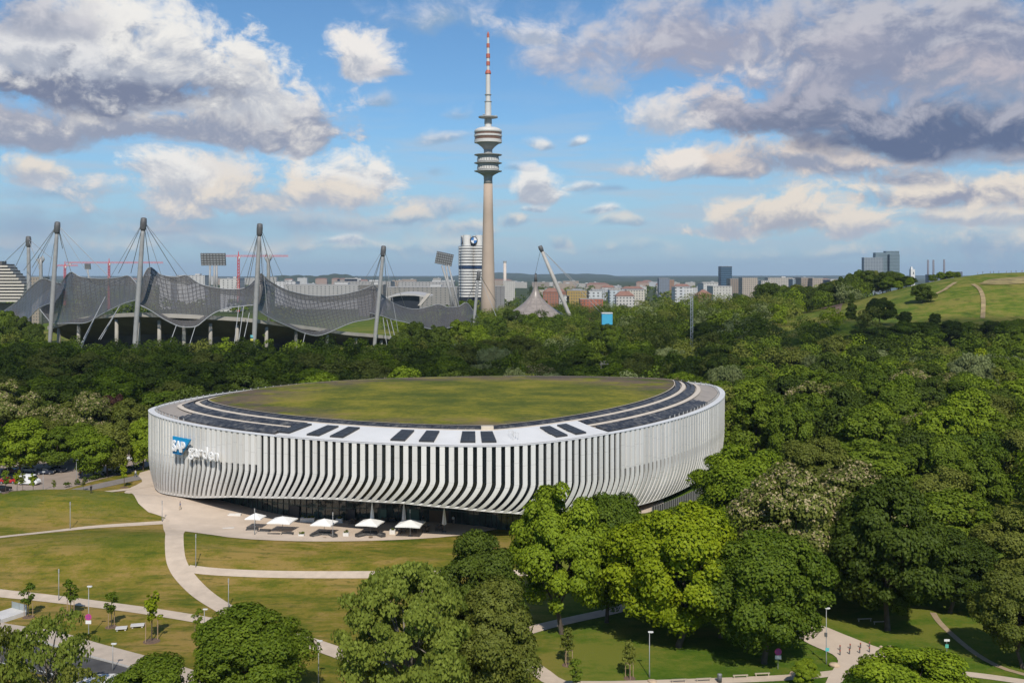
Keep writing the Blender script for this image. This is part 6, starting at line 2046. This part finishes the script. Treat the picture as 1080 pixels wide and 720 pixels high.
TBL = [(372, 552, 'table near the glass, left of the tall folded parasol'), (383, 551, 'second table near the glass by the tall folded parasol'), (405, 551, 'table between the two taller folded parasols'), (414, 550.5, 'table just left of the second folded parasol'),
       (424, 562, 'table at the left under the widest parasol'), (436, 561.5, 'table in the middle under the widest parasol'), (449, 560.5, 'table at the right under the widest parasol'), (463, 559.5, 'table left of the lone folded parasol'),
       (490, 549, 'table in the right corner by the planter'), (500, 548, 'outermost table in the right corner')]
for i, (px, py, lab) in enumerate(TBL):
    t_ = put(tb, i == 0, px, py, 0.15 * ((i * 7) % 5 - 2), lab)
    for q_, (dx, dy, rz, w) in enumerate([(-0.4, 0.72, 0.0, 'far left'), (0.4, 0.74, 0.1, 'far right'), (-0.4, -0.74, math.pi, 'near left'), (0.42, -0.72, math.pi - 0.15, 'near right')]):
        o = chr_ if first else copy_tree(chr_)
        first = False
        o.location = (t_.location.x + dx, t_.location.y + dy, 0.085); o.rotation_euler = (0, 0, rz); o['label'] = '%s chair at the %s' % (w, lab.replace('table ', 'table ', 1))
# ---- planters
def planter(px, py, w, label, green=True, rz=0.0):
    g = ground_at(px, py); root = empty('planter', (g.x, g.y, 0.085), rz, label, 'planter', 'white planters on the terrace')
    m = MB(); W_, D_, H_ = w, 0.9, 0.85
    for c, d in (((0, -D_ / 2, H_ / 2), (W_, 0.08, H_)), ((0, D_ / 2, H_ / 2), (W_, 0.08, H_)), ((-W_ / 2, 0, H_ / 2), (0.08, D_ - 0.08, H_)), ((W_ / 2, 0, H_ / 2), (0.08, D_ - 0.08, H_)), ((0, 0, 0.3), (W_ - 0.1, D_ - 0.1, 0.5))):
        m.box(c, d)
    m.build('trough', mat('planter_white', (0.66, 0.64, 0.60), 0.7), root)
    if green:
        r_ = np.random.default_rng(int(px)); n = int(w * 4)
        C = np.stack([r_.uniform(-w / 2 + 0.2, w / 2 - 0.2, n), r_.uniform(-0.3, 0.3, n), r_.uniform(0.75, 1.15, n)], 1)
        V, t, b = leaf_cloud(r_, C, np.full(n, 0.28), 30, 0.16)
        link('foliage', quads_mesh('foliage', V, t, b, [FOL['olive']]), root)
for a in [(247.5, 543.5, 2.6, 'white planter at the left before the glass'), (324.5, 550, 2.8, 'white planter behind the middle parasol'), (484, 551.5, 2.2, 'planter with green plants right of the lone folded parasol'), (511, 549.5, 3.2, 'white planter at the head of the ramp'),
          (318, 565, 1.0, 'small planter with yellow flowers left of the corner sofa'), (365, 565, 1.0, 'small planter with yellow flowers between the corner sofa and fourth parasol'), (414, 563, 1.0, 'small planter beside the fourth parasol'), (358, 551, 1.3, 'planter beside the middle lamp near the glass')]:
    planter(*a, green='white planter at' not in a[3])
# ---- ramp railing
g0, g1 = ground_at(518, 549), ground_at(566, 556.5)
rl = empty('ramp_railing', ((g0.x + g1.x) / 2, (g0.y + g1.y) / 2, 0.08), 0, 'dark glazed railing along the ramp at the right of the terrace', 'railing')
a = Vector((g0.x, g0.y, 0)) - Vector((rl.location.x, rl.location.y, 0)); b = -a
m = MB(); m.tube([(a.x, a.y, 1.05), (b.x, b.y, 1.05)], 0.05, 6); m.build('handrail', POST, rl)
for i in range(9):
    p = a.lerp(b, i / 8); m = MB(); m.box((p.x, p.y, 0.5), (0.06, 0.06, 1.05)); m.build('post', STEEL_D, rl)
d = (b - a).normalized(); m = MB(); m.box((0, 0, 0.52), ((b - a).length, 0.03, 0.8), math.atan2(d.y, d.x)); m.build('glass_panel', mat('railing_glass', (0.08, 0.10, 0.10), 0.15), rl)
m = MB(); m.box((0, -0.25, -0.1), ((b - a).length, 0.3, 0.5), math.atan2(d.y, d.x)); m.build('base_wall', mat('planter_white', (0.66, 0.64, 0.60), 0.7), rl)
# ---- young trees with stakes
rs = np.random.default_rng(77)
SAP = []
for k, fol in enumerate(('mid', 'lime', 'olive')):
    C = np.stack([rs.normal(0, 0.36, 26), rs.normal(0, 0.36, 26), rs.uniform(2.1, 4.7, 26)], 1)
    V, t, b = leaf_cloud(rs, C, rs.uniform(0.22, 0.48, 26), 34, 0.24)
    mb = MB(); mb.tube([(0, 0, -0.3), (0.02, 0, 2.2), (0, 0.03, 4.4)], [0.07, 0.055, 0.015], 6)
    for c in C[:9]:
        mb.tube([(0.01, 0, min(2.1, c[2] - 0.3)), tuple(c)], [0.025, 0.006], 4, caps=False)
    me = bpy.data.meshes.new('trunk'); me.from_pydata(mb.v, [], mb.f); me.materials.append(BARK); me.update()
    SAP.append((quads_mesh('crown', V, t, b, [FOL[fol]]), me))
STAKE = mat('stake_wood', (0.34, 0.24, 0.15), 0.9, var=0.2, vscale=3)
def sapling(px, pb, pt, kind, label, stakes=3, bar=False):
    g = flat_at(px, pb) if (px < 140 and pb < 545) else ground_at(px, pb); h = (pb - pt) / F * g.y
    root = empty('young_tree', g, random.Random(px).uniform(0, 6), label, 'young tree')
    s_ = h / 4.9; root.scale = (s_ * 0.95, s_ * 0.95, s_)
    cm, tm = SAP[kind]; link('crown', cm, root); link('trunk', tm, root)
    for k in range(stakes):
        t = 2 * math.pi * k / max(1, stakes); r_ = 0.62
        m = MB(); m.lathe([(0.05, -0.3), (0.05, 2.0)], 6, (r_ * math.cos(t), r_ * math.sin(t), 0)); m.build('stake', STAKE, root)
    if bar:
        m = MB()
        P_ = [(0.62 * math.cos(2 * math.pi * k / stakes), 0.62 * math.sin(2 * math.pi * k / stakes), 1.95) for k in range(stakes)]
        for k in range(stakes):
            m.tube([P_[k], P_[(k + 1) % stakes]], 0.04, 4)
        m.build('cross_bar', STAKE, root)
    m = MB(); m.lathe([(0.9, -0.05), (0.8, 0.06), (0.2, 0.1)], 12); m.build('mulch', mat('mulch', (0.14, 0.09, 0.06), 0.95, var=0.3, vscale=4), root)
for a in [(30, 650.5, 614, 0, 'leftmost staked sapling on the bank above the road'), (74.5, 649, 609.5, 0, 'dark-crowned staked sapling left of the signed lamp'), (117.5, 661, 622.5, 0, 'staked sapling right of the signed lamp'),
          (160, 676, 622, 1, 'light green staked sapling beside the concrete slabs'), (209, 668, 641, 0, 'staked sapling at the right end of the row, near a lamp')]:
    sapling(*a, stakes=2)
for a in [(599, 701, 662, 2, 'sapling in a wooden frame on the mown lawn by the gravel bend'), (664, 715, 676, 2, 'sapling in a three-post frame on the mown lawn, left of the tall lamp'), (607, 734, 694, 0, 'sapling without frame at the lower edge of the gravel path')]:
    sapling(*a, stakes=3, bar=True)
for px, pb, pt, kd, lab in [(18, 530, 505, 1, 'yellow-green shrub tree before the white van'), (35, 528, 506, 1, 'yellow-green shrub tree right of the white van'), (6, 540, 516, 0, 'dark shrub tree at the left edge behind the mound'), (131, 514, 487, 1, 'yellowish young tree on the small lawn by the arena'),
                            (57, 520, 507, 2, 'olive shrub by the parking lamp'), (88, 518, 506, 2, 'brownish shrub at the street bend'), (24, 536, 518, 2, 'olive shrub at the top of the left mound')]:
    sapling(px, pb, pt, kd, lab, stakes=0)
# ---- stones, slabs, bollards
STONE = mat('sandstone', (0.46, 0.35, 0.24), 0.9, var=0.2, vscale=1.2, bump=0.4, bscale=3)
def boulder(px, py, w, label):
    g = ground_at(px, py); r_ = random.Random(int(px)); bm = bmesh.new()
    bmesh.ops.create_icosphere(bm, subdivisions=3, radius=1.0)
    ph = [r_.uniform(0, 6) for _ in range(6)]
    for v in bm.verts:
        c = v.co; s_ = 1 + 0.14 * math.sin(2.3 * c.x + ph[0]) + 0.12 * math.sin(2.9 * c.y + ph[1]) + 0.1 * math.sin(3.7 * c.z + ph[2] + 2 * c.x)
        v.co = Vector((c.x * s_ * w * 0.5, c.y * s_ * w * 0.4, max(-0.3, c.z * s_ * 0.62) * w * 0.42))
    me = bpy.data.meshes.new('boulder'); bm.to_mesh(me); bm.free(); me.materials.append(STONE)
    o = link('boulder', me); o.location = (g.x, g.y, g.z + w * 0.1); tag(o, label, 'boulder')
for a in [(938.5, 684, 1.25, 'rounded sandstone boulder at the tip of the paved square'), (879, 702, 1.5, 'large flat sandstone boulder beside the lamp with turquoise plate'), (836.5, 711, 1.1, 'sandstone boulder right of the no-stopping sign'), (688, 719, 1.15, 'sandstone boulder at the foot of the tall lawn lamp'),
          (929, 682, 0.5, 'small reddish stone next to the tip boulder')]:
    boulder(*a)
bol = None
for i, (px, py) in enumerate([(886, 686), (886, 691), (896.7, 684.5), (896, 690), (907.6, 683.5), (906.7, 689), (917, 682.5), (917, 688)]):
    g = ground_at(px, py)
    if bol is None:
        bol = empty('bollard', g, 0, 'x', 'bollard', 'short red-topped bollards on the paved square')
        m = MB(); m.lathe([(0.09, 0), (0.09, 0.55)], 10); m.build('post', STEEL_D, bol)
        m = MB(); m.lathe([(0.1, 0.55), (0.1, 0.7), (0.03, 0.74)], 10); m.build('cap', mat('bollard_red', (0.30, 0.08, 0.05), 0.6), bol); o = bol
    else:
        o = copy_tree(bol)
    o.location = (g.x, g.y, g.z + 0.09)
    o['label'] = '%s bollard from the left in the %s row on the paved square' % (nth[i // 2], 'rear' if i % 2 == 0 else 'front')
SLAB = mat('white_concrete', (0.58, 0.56, 0.53), 0.85, var=0.1, vscale=1.0)
for px, py, w, lab in [(128, 664, 1.6, 'left white concrete slab bench on the bank'), (145, 661, 1.9, 'right white concrete slab bench, touching the first')]:
    g = ground_at(px, py); r_ = empty('slab_bench', g, 0.25, lab, 'bench')
    m = MB(); m.box((0, 0, 0.34), (w, 1.1, 0.14)); m.build('seat', SLAB, r_)
    for s_ in (-1, 1):
        m = MB(); m.box((s_ * w * 0.35, 0, 0.12), (0.2, 0.8, 0.32)); m.build('leg', SLAB, r_)
g = ground_at(6, 651); r_ = empty('stair_head', g, -0.5, 'pale concrete stair entrance with glass guard at the left edge', 'stairway')
m = MB(); m.box((0, 0, 0.25), (3.6, 4.5, 0.7)); m.build('base_wall', SLAB, r_)
m = MB(); m.box((0, 2.3, 1.0), (3.6, 0.06, 1.1)); m.build('glass_panel', mat('guard_glass', (0.30, 0.34, 0.34), 0.1), r_)
for s_ in (-1.75, 0, 1.75):
    m = MB(); m.box((s_, 2.3, 1.0), (0.08, 0.1, 1.2)); m.build('post', POST, r_)
for px, py, w, lab in [(716, 719.5, 2.0, 'first low timber rail from the left at the bottom lawn edge'), (742, 718.5, 2.0, 'second low timber rail at the bottom lawn edge'), (781, 715, 2.0, 'third low timber rail, right of the grey post'), (804, 713, 2.0, 'fourth low timber rail, nearest the no-stopping sign'),
                       (912, 655, 2.2, 'low timber bench in the shade of the dark tree, left'), (928, 658, 2.0, 'low timber bench in the shade of the dark tree, right')]:
    g = ground_at(px, py); r_ = empty('low_rail', g, 0.1, lab, 'rail')
    m = MB(); m.box((0, 0, 0.42), (w, 0.16, 0.12)); m.build('bar', mat('weathered_timber', (0.40, 0.34, 0.26), 0.9, var=0.2, vscale=2), r_)
    for s_ in (-1, 1):
        m = MB(); m.box((s_ * w * 0.42, 0, 0.17), (0.12, 0.12, 0.4)); m.build('post', mat('weathered_timber', (0.40, 0.34, 0.26), 0.9), r_)
g = ground_at(759, 719.5); r_ = empty('litter_bin', g, 0, 'grey cylindrical litter bin between the low rails', 'bin')
m = MB(); m.lathe([(0.28, 0.1), (0.3, 1.0)], 14); m.build('drum', STEEL_D, r_, smooth=True)
m = MB(); m.lathe([(0.33, 1.0), (0.3, 1.12), (0.1, 1.18)], 14); m.build('lid', POST, r_, smooth=True)
m = MB(); m.lathe([(0.06, 0), (0.06, 0.12)], 8); m.build('foot', STEEL_D, r_)
g = ground_at(241, 557); r_ = empty('park_bench', (g.x, g.y, 0.085), 0.2, 'pale bench on the plaza left of the parasols', 'bench')
m = MB(); m.box((0, 0, 0.45), (2.2, 0.5, 0.08)); m.build('seat', SLAB, r_)
for s_ in (-0.9, 0.9):
    m = MB(); m.box((s_, 0, 0.2), (0.1, 0.45, 0.42)); m.build('leg', STEEL_D, r_)
# blue bay and hedge by the street
sheet('parking_marking', [(45, 521.5), (58, 518.5), (60, 522.5), (48, 526)], mat('bay_turquoise', (0.13, 0.40, 0.44), 0.8), 0.1, cell=2, find=flat_at)
r_ = np.random.default_rng(9)
for (a, b, lab) in (((70, 514), (108, 503.5), 'low clipped hedge along the parking lot'), ((112, 502), (152, 492), 'low clipped hedge between street and lot near the arena')):
    p, q = flat_at(*a), flat_at(*b); n = int((q - p).length * 2.2)
    f = r_.random(n); C = np.stack([p.x + (q.x - p.x) * f + r_.normal(0, 0.35, n), p.y + (q.y - p.y) * f + r_.normal(0, 0.35, n), r_.uniform(0.2, 1.0, n)], 1)
    V, t, bb = leaf_cloud(r_, C, r_.uniform(0.35, 0.6, n), 36, 0.3)
    o = link('hedge', quads_mesh('hedge', V, t, bb, [FOL['dark']])); tag(o, lab, 'hedge')
# ---- cars
TYRE = mat('tyre_rubber', (0.02, 0.02, 0.02), 0.9); CGL = mat('car_glass', (0.02, 0.025, 0.03), 0.1, spec=0.6); RIM = mat('wheel_rim', (0.4, 0.4, 0.41), 0.4, metal=0.6)
def loft(prof_l, half, roof_half, m, name, parent):
    """side outline (x, z) swept across the width, narrowing towards the top"""
    zs = [z for _, z in prof_l]; zm = max(zs)
    q = MB(); n = len(prof_l); vs = []
    for f in (-1, -0.86, 0.86, 1):
        for x, z in prof_l:
            t = smooth01((z - 0.85) / max(0.1, zm - 0.85)) if zm > 0.95 else 0
            w = half * (1 - t) + roof_half * t
            s_ = 1.0 if abs(f) < 0.9 else 0.985
            vs.append((x * s_, f * w, z * (1 if abs(f) < 0.9 else 0.985) + (0 if abs(f) < 0.9 else 0.01)))
    fs = [tuple(range(n))[::-1], tuple(range(3 * n, 4 * n))]
    for k in range(3):
        for i in range(n):
            fs.append((k * n + i, k * n + (i + 1) % n, (k + 1) * n + (i + 1) % n, (k + 1) * n + i))
    q.add(vs, fs); o = q.build(name, m, parent)
    bm = bmesh.new(); bm.from_mesh(o.data); bmesh.ops.recalc_face_normals(bm, faces=bm.faces); bm.to_mesh(o.data); bm.free()
    return o
def car(px, py, rz, colour, label, van=False):
    g = flat_at(px, py); root = empty('van' if van else 'parked_car', (g.x, g.y, g.z + 0.06), rz, label, 'van' if van else 'car', 'vehicles in the parking lot')
    paint = mat('paint_%s' % colour[0], colour[1], 0.3, spec=0.6)
    if van:
        body = [(-2.6, 0.35), (2.4, 0.35), (2.55, 0.7), (2.45, 1.1), (1.75, 1.45), (1.25, 2.25), (0.9, 2.4), (-2.45, 2.45), (-2.6, 2.2)]; L, zt = 2.6, 2.4
        win = [(0.55, 1.4, 0.95), (1.05, 1.4, 0.6)]
    else:
        body = [(-2.1, 0.32), (2.1, 0.32), (2.18, 0.6), (2.05, 0.86), (1.0, 0.98), (0.35, 1.42), (-1.1, 1.46), (-1.75, 1.02), (-2.12, 0.95), (-2.2, 0.6)]; L, zt = 2.1, 1.45
    bo = loft(body, 0.95 if van else 0.88, 0.86 if van else 0.64, paint, 'body', root)
    for s_ in (-1, 1):
        w = MB()
        if van:
            w.add([(0.3, s_ * 0.955, 1.35), (1.5, s_ * 0.955, 1.35), (1.12, s_ * 0.93, 2.05), (0.3, s_ * 0.93, 2.05)], [(0, 1, 2, 3) if s_ < 0 else (3, 2, 1, 0)])
        else:
            w.add([(-1.45, s_ * 0.86, 1.0), (0.8, s_ * 0.875, 0.99), (0.3, s_ * 0.70, 1.36), (-1.05, s_ * 0.68, 1.38)], [(0, 1, 2, 3) if s_ < 0 else (3, 2, 1, 0)])
        w.build('side_window', CGL, root)
    w = MB()
    if van: w.add([(1.79, -0.8, 1.47), (1.79, 0.8, 1.47), (1.30, 0.74, 2.22), (1.30, -0.74, 2.22)], [(0, 1, 2, 3)])
    else: w.add([(0.98, -0.74, 1.01), (0.98, 0.74, 1.01), (0.39, 0.6, 1.41), (0.39, -0.6, 1.41)], [(0, 1, 2, 3)])
    w.build('windscreen', CGL, root)
    for sx_ in (-0.62, 0.62):
        for s_ in (-1, 1):
            q = MB(); n = 16; r1 = 0.33; x0 = sx_ * L
            vs = []
            for yy in (s_ * 0.70, s_ * 0.97):
                vs += [(x0 + r1 * math.cos(2 * math.pi * j / n), yy, r1 + r1 * math.sin(2 * math.pi * j / n)) for j in range(n)]
            q.add(vs, [tuple(range(n)), tuple(range(n, 2 * n))[::-1]] + [(j, (j + 1) % n, n + (j + 1) % n, n + j) for j in range(n)])
            wo_ = q.build('wheel', TYRE, root)
            q = MB(); q.add([(x0 + 0.2 * math.cos(2 * math.pi * j / n), s_ * 0.975, r1 + 0.2 * math.sin(2 * math.pi * j / n)) for j in range(n)], [tuple(range(n)) if s_ < 0 else tuple(range(n))[::-1]]); q.build('rim', RIM, wo_)
    for s_ in (-1, 1):
        q = MB(); q.box((L + (0.02 if van else 0.0), s_ * 0.62, 0.72), (0.18, 0.34, 0.16)); q.build('headlight', mat('headlight_glass', (0.6, 0.6, 0.6), 0.2), root)
        q = MB(); q.box((-L - (0.0 if van else 0.02), s_ * 0.68, 0.85), (0.12, 0.24, 0.2)); q.build('tail_light', mat('tail_light_red', (0.4, 0.02, 0.02), 0.3), root)
    return root
v = car(31, 511, -0.15, ('white', (0.78, 0.78, 0.77)), 'white van with a pink mark on its side under the trees', True)
q = MB(); q.add([(-2.2, -0.955, 1.3), (-1.2, -0.955, 1.2), (-1.0, -0.955, 1.8), (-1.9, -0.955, 2.0)], [(0, 1, 2, 3)]); q.build('side_decal', mat('decal_pink', (0.5, 0.06, 0.16), 0.5), v)
for a in [(9, 509.5, 0.1, ('red', (0.42, 0.015, 0.02)), 'bright red car left of the white van'), (12, 499, 0.1, ('darkred', (0.09, 0.02, 0.025)), 'dark red car behind the bright red one'), (2, 519, 1.2, ('black', (0.015, 0.015, 0.017)), 'black car at the left edge before the red one'),
          (31, 498, 0.0, ('silver', (0.4, 0.41, 0.42)), 'silver car in the rear parking row'), (48, 500, 0.1, ('night', (0.02, 0.028, 0.05)), 'dark blue car right of the silver one'), (60, 498, 0.1, ('night', (0.02, 0.028, 0.05)), 'dark blue car in the shade, third in the rear row'),
          (131, 486, 0.35, ('white', (0.78, 0.78, 0.77)), 'white car parked near the arena'), (117, 488.5, 0.35, ('silver', (0.4, 0.41, 0.42)), 'grey car left of the parked white one')]:
    car(*a)
# ---- people
def person_mesh(name, seed, pose=0.0):
    r_ = random.Random(seed)
    V = [(0, 0, 0.95), (0, 0, 1.12), (0, 0.0, 1.38), (0, 0, 1.50), (0, 0.01, 1.58), (0, 0.02, 1.70),
         (-0.10, 0, 0.90), (-0.11, 0.06 + pose, 0.50), (-0.11, 0.0 + pose, 0.09), (-0.11, 0.14 + pose, 0.04),
         (0.10, 0, 0.90), (0.11, 0.02 - pose, 0.50), (0.11, -0.06 - pose, 0.09), (0.11, 0.08 - pose, 0.04),
         (-0.19, 0, 1.40), (-0.25, -0.02, 1.13), (-0.26, 0.06, 0.88), (0.19, 0, 1.40), (0.25, -0.02, 1.13), (0.26, 0.06, 0.88)]
    E = [(0, 1), (1, 2), (2, 3), (3, 4), (4, 5), (0, 6), (6, 7), (7, 8), (8, 9), (0, 10), (10, 11), (11, 12), (12, 13), (2, 14), (14, 15), (15, 16), (2, 17), (17, 18), (18, 19)]
    Rr = [0.15, 0.14, 0.15, 0.06, 0.095, 0.085, 0.095, 0.07, 0.05, 0.045, 0.095, 0.07, 0.05, 0.045, 0.065, 0.045, 0.038, 0.065, 0.045, 0.038]
    me = bpy.data.meshes.new(name); me.from_pydata(V, E, []); o = bpy.data.objects.new(name, me); COL.objects.link(o)
    md = o.modifiers.new('skin', 'SKIN')
    for i, sv in enumerate(me.skin_vertices[0].data):
        sv.radius = (Rr[i], Rr[i]); sv.use_root = (i == 0)
    sb = o.modifiers.new('sub', 'SUBSURF'); sb.levels = 1; sb.render_levels = 1
    out = bpy.data.meshes.new_from_object(o.evaluated_get(bpy.context.evaluated_depsgraph_get()))
    bpy.data.objects.remove(o)
    return out
PM = [person_mesh('body', 1, 0.0), person_mesh('body', 2, 0.16)]
SKIN = mat('skin', (0.42, 0.26, 0.18), 0.6)
CL = {'white': (0.62, 0.61, 0.59), 'black': (0.02, 0.02, 0.022), 'blue': (0.05, 0.09, 0.2), 'red': (0.35, 0.04, 0.04), 'grey': (0.2, 0.2, 0.2), 'beige': (0.4, 0.32, 0.22)}
def person(loc, rz, top, legs, label, walk=True):
    o_ = PM[1 if walk else 0].copy(); o_.materials.clear()
    for m in (SKIN, mat('cloth_' + top, CL[top], 0.9), mat('cloth_' + legs, CL[legs], 0.9)):
        o_.materials.append(m)
    for p in o_.polygons:
        z = p.center.z; x = abs(p.center.x)
        p.material_index = 2 if (z < 0.97 and x < 0.21) else (1 if z < 1.47 and not (x > 0.2 and z < 1.1) else 0)
        p.use_smooth = True
    o = link('person', o_); o.location = loc; o.rotation_euler = (0, 0, rz)
    hm = MB(); hm.lathe([(0.10, 1.66), (0.105, 1.72), (0.085, 1.78), (0.03, 1.805)], 10, (0, -0.005, 0)); hm.build('hair', mat('hair_brown', (0.05, 0.03, 0.02), 0.8), o, smooth=True)
    return tag(o, label, 'person')
for px, py, top, legs, rz, w, lab in [
    (96, 520, 'black', 'black', 1.0, False, 'person in black standing at the crest of the left mound'),
    (85, 503.5, 'red', 'black', 0.4, True, 'person in a red top walking through the parking lot'),
    (143, 503, 'white', 'blue', 1.2, True, 'person in a white top walking past the left end of the arena'),
    (190, 538, 'blue', 'beige', 2.0, True, 'person in blue crossing the plaza'),
    (478, 553, 'white', 'black', 3.0, False, 'person in a white top by the lone folded parasol'),
    (446, 553, 'black', 'grey', 0.5, True, 'person in black walking behind the widest parasol')]:
    g = ground_at(px, py) if px > 140 or py > 515 else flat_at(px, py); person((g.x, g.y, g.z + 0.09), rz, top, legs, lab, w)
rr3 = random.Random(4)
HP = [('white', 'blue'), ('black', 'grey'), ('red', 'black'), ('blue', 'black'), ('grey', 'blue'), ('white', 'black'), ('beige', 'black'), ('black', 'blue'), ('red', 'blue')]
for i, (tp, lg) in enumerate(HP):
    u = 1032 + i * 5.6 + rr3.uniform(-1.5, 1.5); y = 735 + rr3.uniform(-6, 6); x = (u - 540) / F * y
    person((x, y, gz(x, y)), rr3.uniform(0, 6), tp, lg, '%s of the people on the hilltop, in a %s top' % (nth[i] + ' from the left', tp), i % 2 == 0)

# ---------------------------------------------------------------- unseen clouds added behind the camera to shade stadium wood and hill foot
def shade_cloud(x, y, rx, ry, seed):
    alt = 800.0
    hd = alt / math.tan(SUN_EL)
    c = Vector((x + math.sin(SUN_AZ) * hd, y + math.cos(SUN_AZ) * hd, alt))
    r_ = random.Random(seed); bm = bmesh.new()
    bmesh.ops.create_icosphere(bm, subdivisions=5, radius=1.0)
    ph = [r_.uniform(0, 6) for _ in range(9)]
    for v in bm.verts:
        p = v.co.copy(); a = math.atan2(p.y, p.x)
        s_ = 1 + 0.16 * math.sin(2 * a + ph[0]) + 0.11 * math.sin(5 * a + ph[1]) + 0.06 * math.sin(9 * a + ph[2]) + 0.05 * math.sin(14 * p.x + ph[3]) * math.sin(13 * p.y + ph[4])
        v.co = Vector((p.x * s_ * rx, p.y * s_ * ry, (p.z if p.z > 0 else p.z * 0.25) * 38 * (1 + 0.25 * math.sin(9 * p.x + ph[5]) * math.sin(8 * p.y + ph[6]))))
    me = bpy.data.meshes.new('cloud'); bm.to_mesh(me); bm.free()
    m = MATS.get('shade_cloud_skin')
    if m is None:
        m = bpy.data.materials.new('shade_cloud_skin'); m.use_nodes = True; MATS['shade_cloud_skin'] = m
        n = NT(m.node_tree); m.node_tree.nodes.clear()
        lw = n.n('ShaderNodeLayerWeight'); lw.inputs[0].default_value = 0.5
        d = n.n('ShaderNodeBsdfDiffuse'); d.inputs[0].default_value = (0.9, 0.9, 0.9, 1); t = n.n('ShaderNodeBsdfTransparent')
        ms_ = n.n('ShaderNodeMixShader'); n.put(ms_.inputs[0], n.smooth(lw.outputs['Facing'], 1.0, 0.45, 0.0, 0.43)); n.put(ms_.inputs[1], t.outputs[0]); n.put(ms_.inputs[2], d.outputs[0])
        o_ = n.n('ShaderNodeOutputMaterial'); n.put(o_.inputs[0], ms_.outputs[0])
    me.materials.append(m)
    me.polygons.foreach_set('use_smooth', [True] * len(me.polygons))
    o = link('cloud', me); o.location = c  # added out of view for the shadow it casts
    tag(o, kind='structure')
shade_cloud(-150, 452, 205, 118, 3)
shade_cloud(200, 550, 140, 34, 8)
# ---------------------------------------------------------------- the air
def haze():
    m = bpy.data.materials.new('air'); m.use_nodes = True
    n = NT(m.node_tree); m.node_tree.nodes.clear()
    v = n.n('ShaderNodeVolumePrincipled')
    v.inputs['Color'].default_value = (0.62, 0.78, 1.0, 1); v.inputs['Density'].default_value = HAZE
    v.inputs['Anisotropy'].default_value = 0.0
    o = n.n('ShaderNodeOutputMaterial'); n.put(o.inputs['Volume'], v.outputs[0])
    b = MB(); b.box((0, 12300, 149), (28600, 27700, 306)); ob = b.build('haze', m)
    tag(ob, kind='stuff')
HAZE = 0.5 / 14000.0
haze()
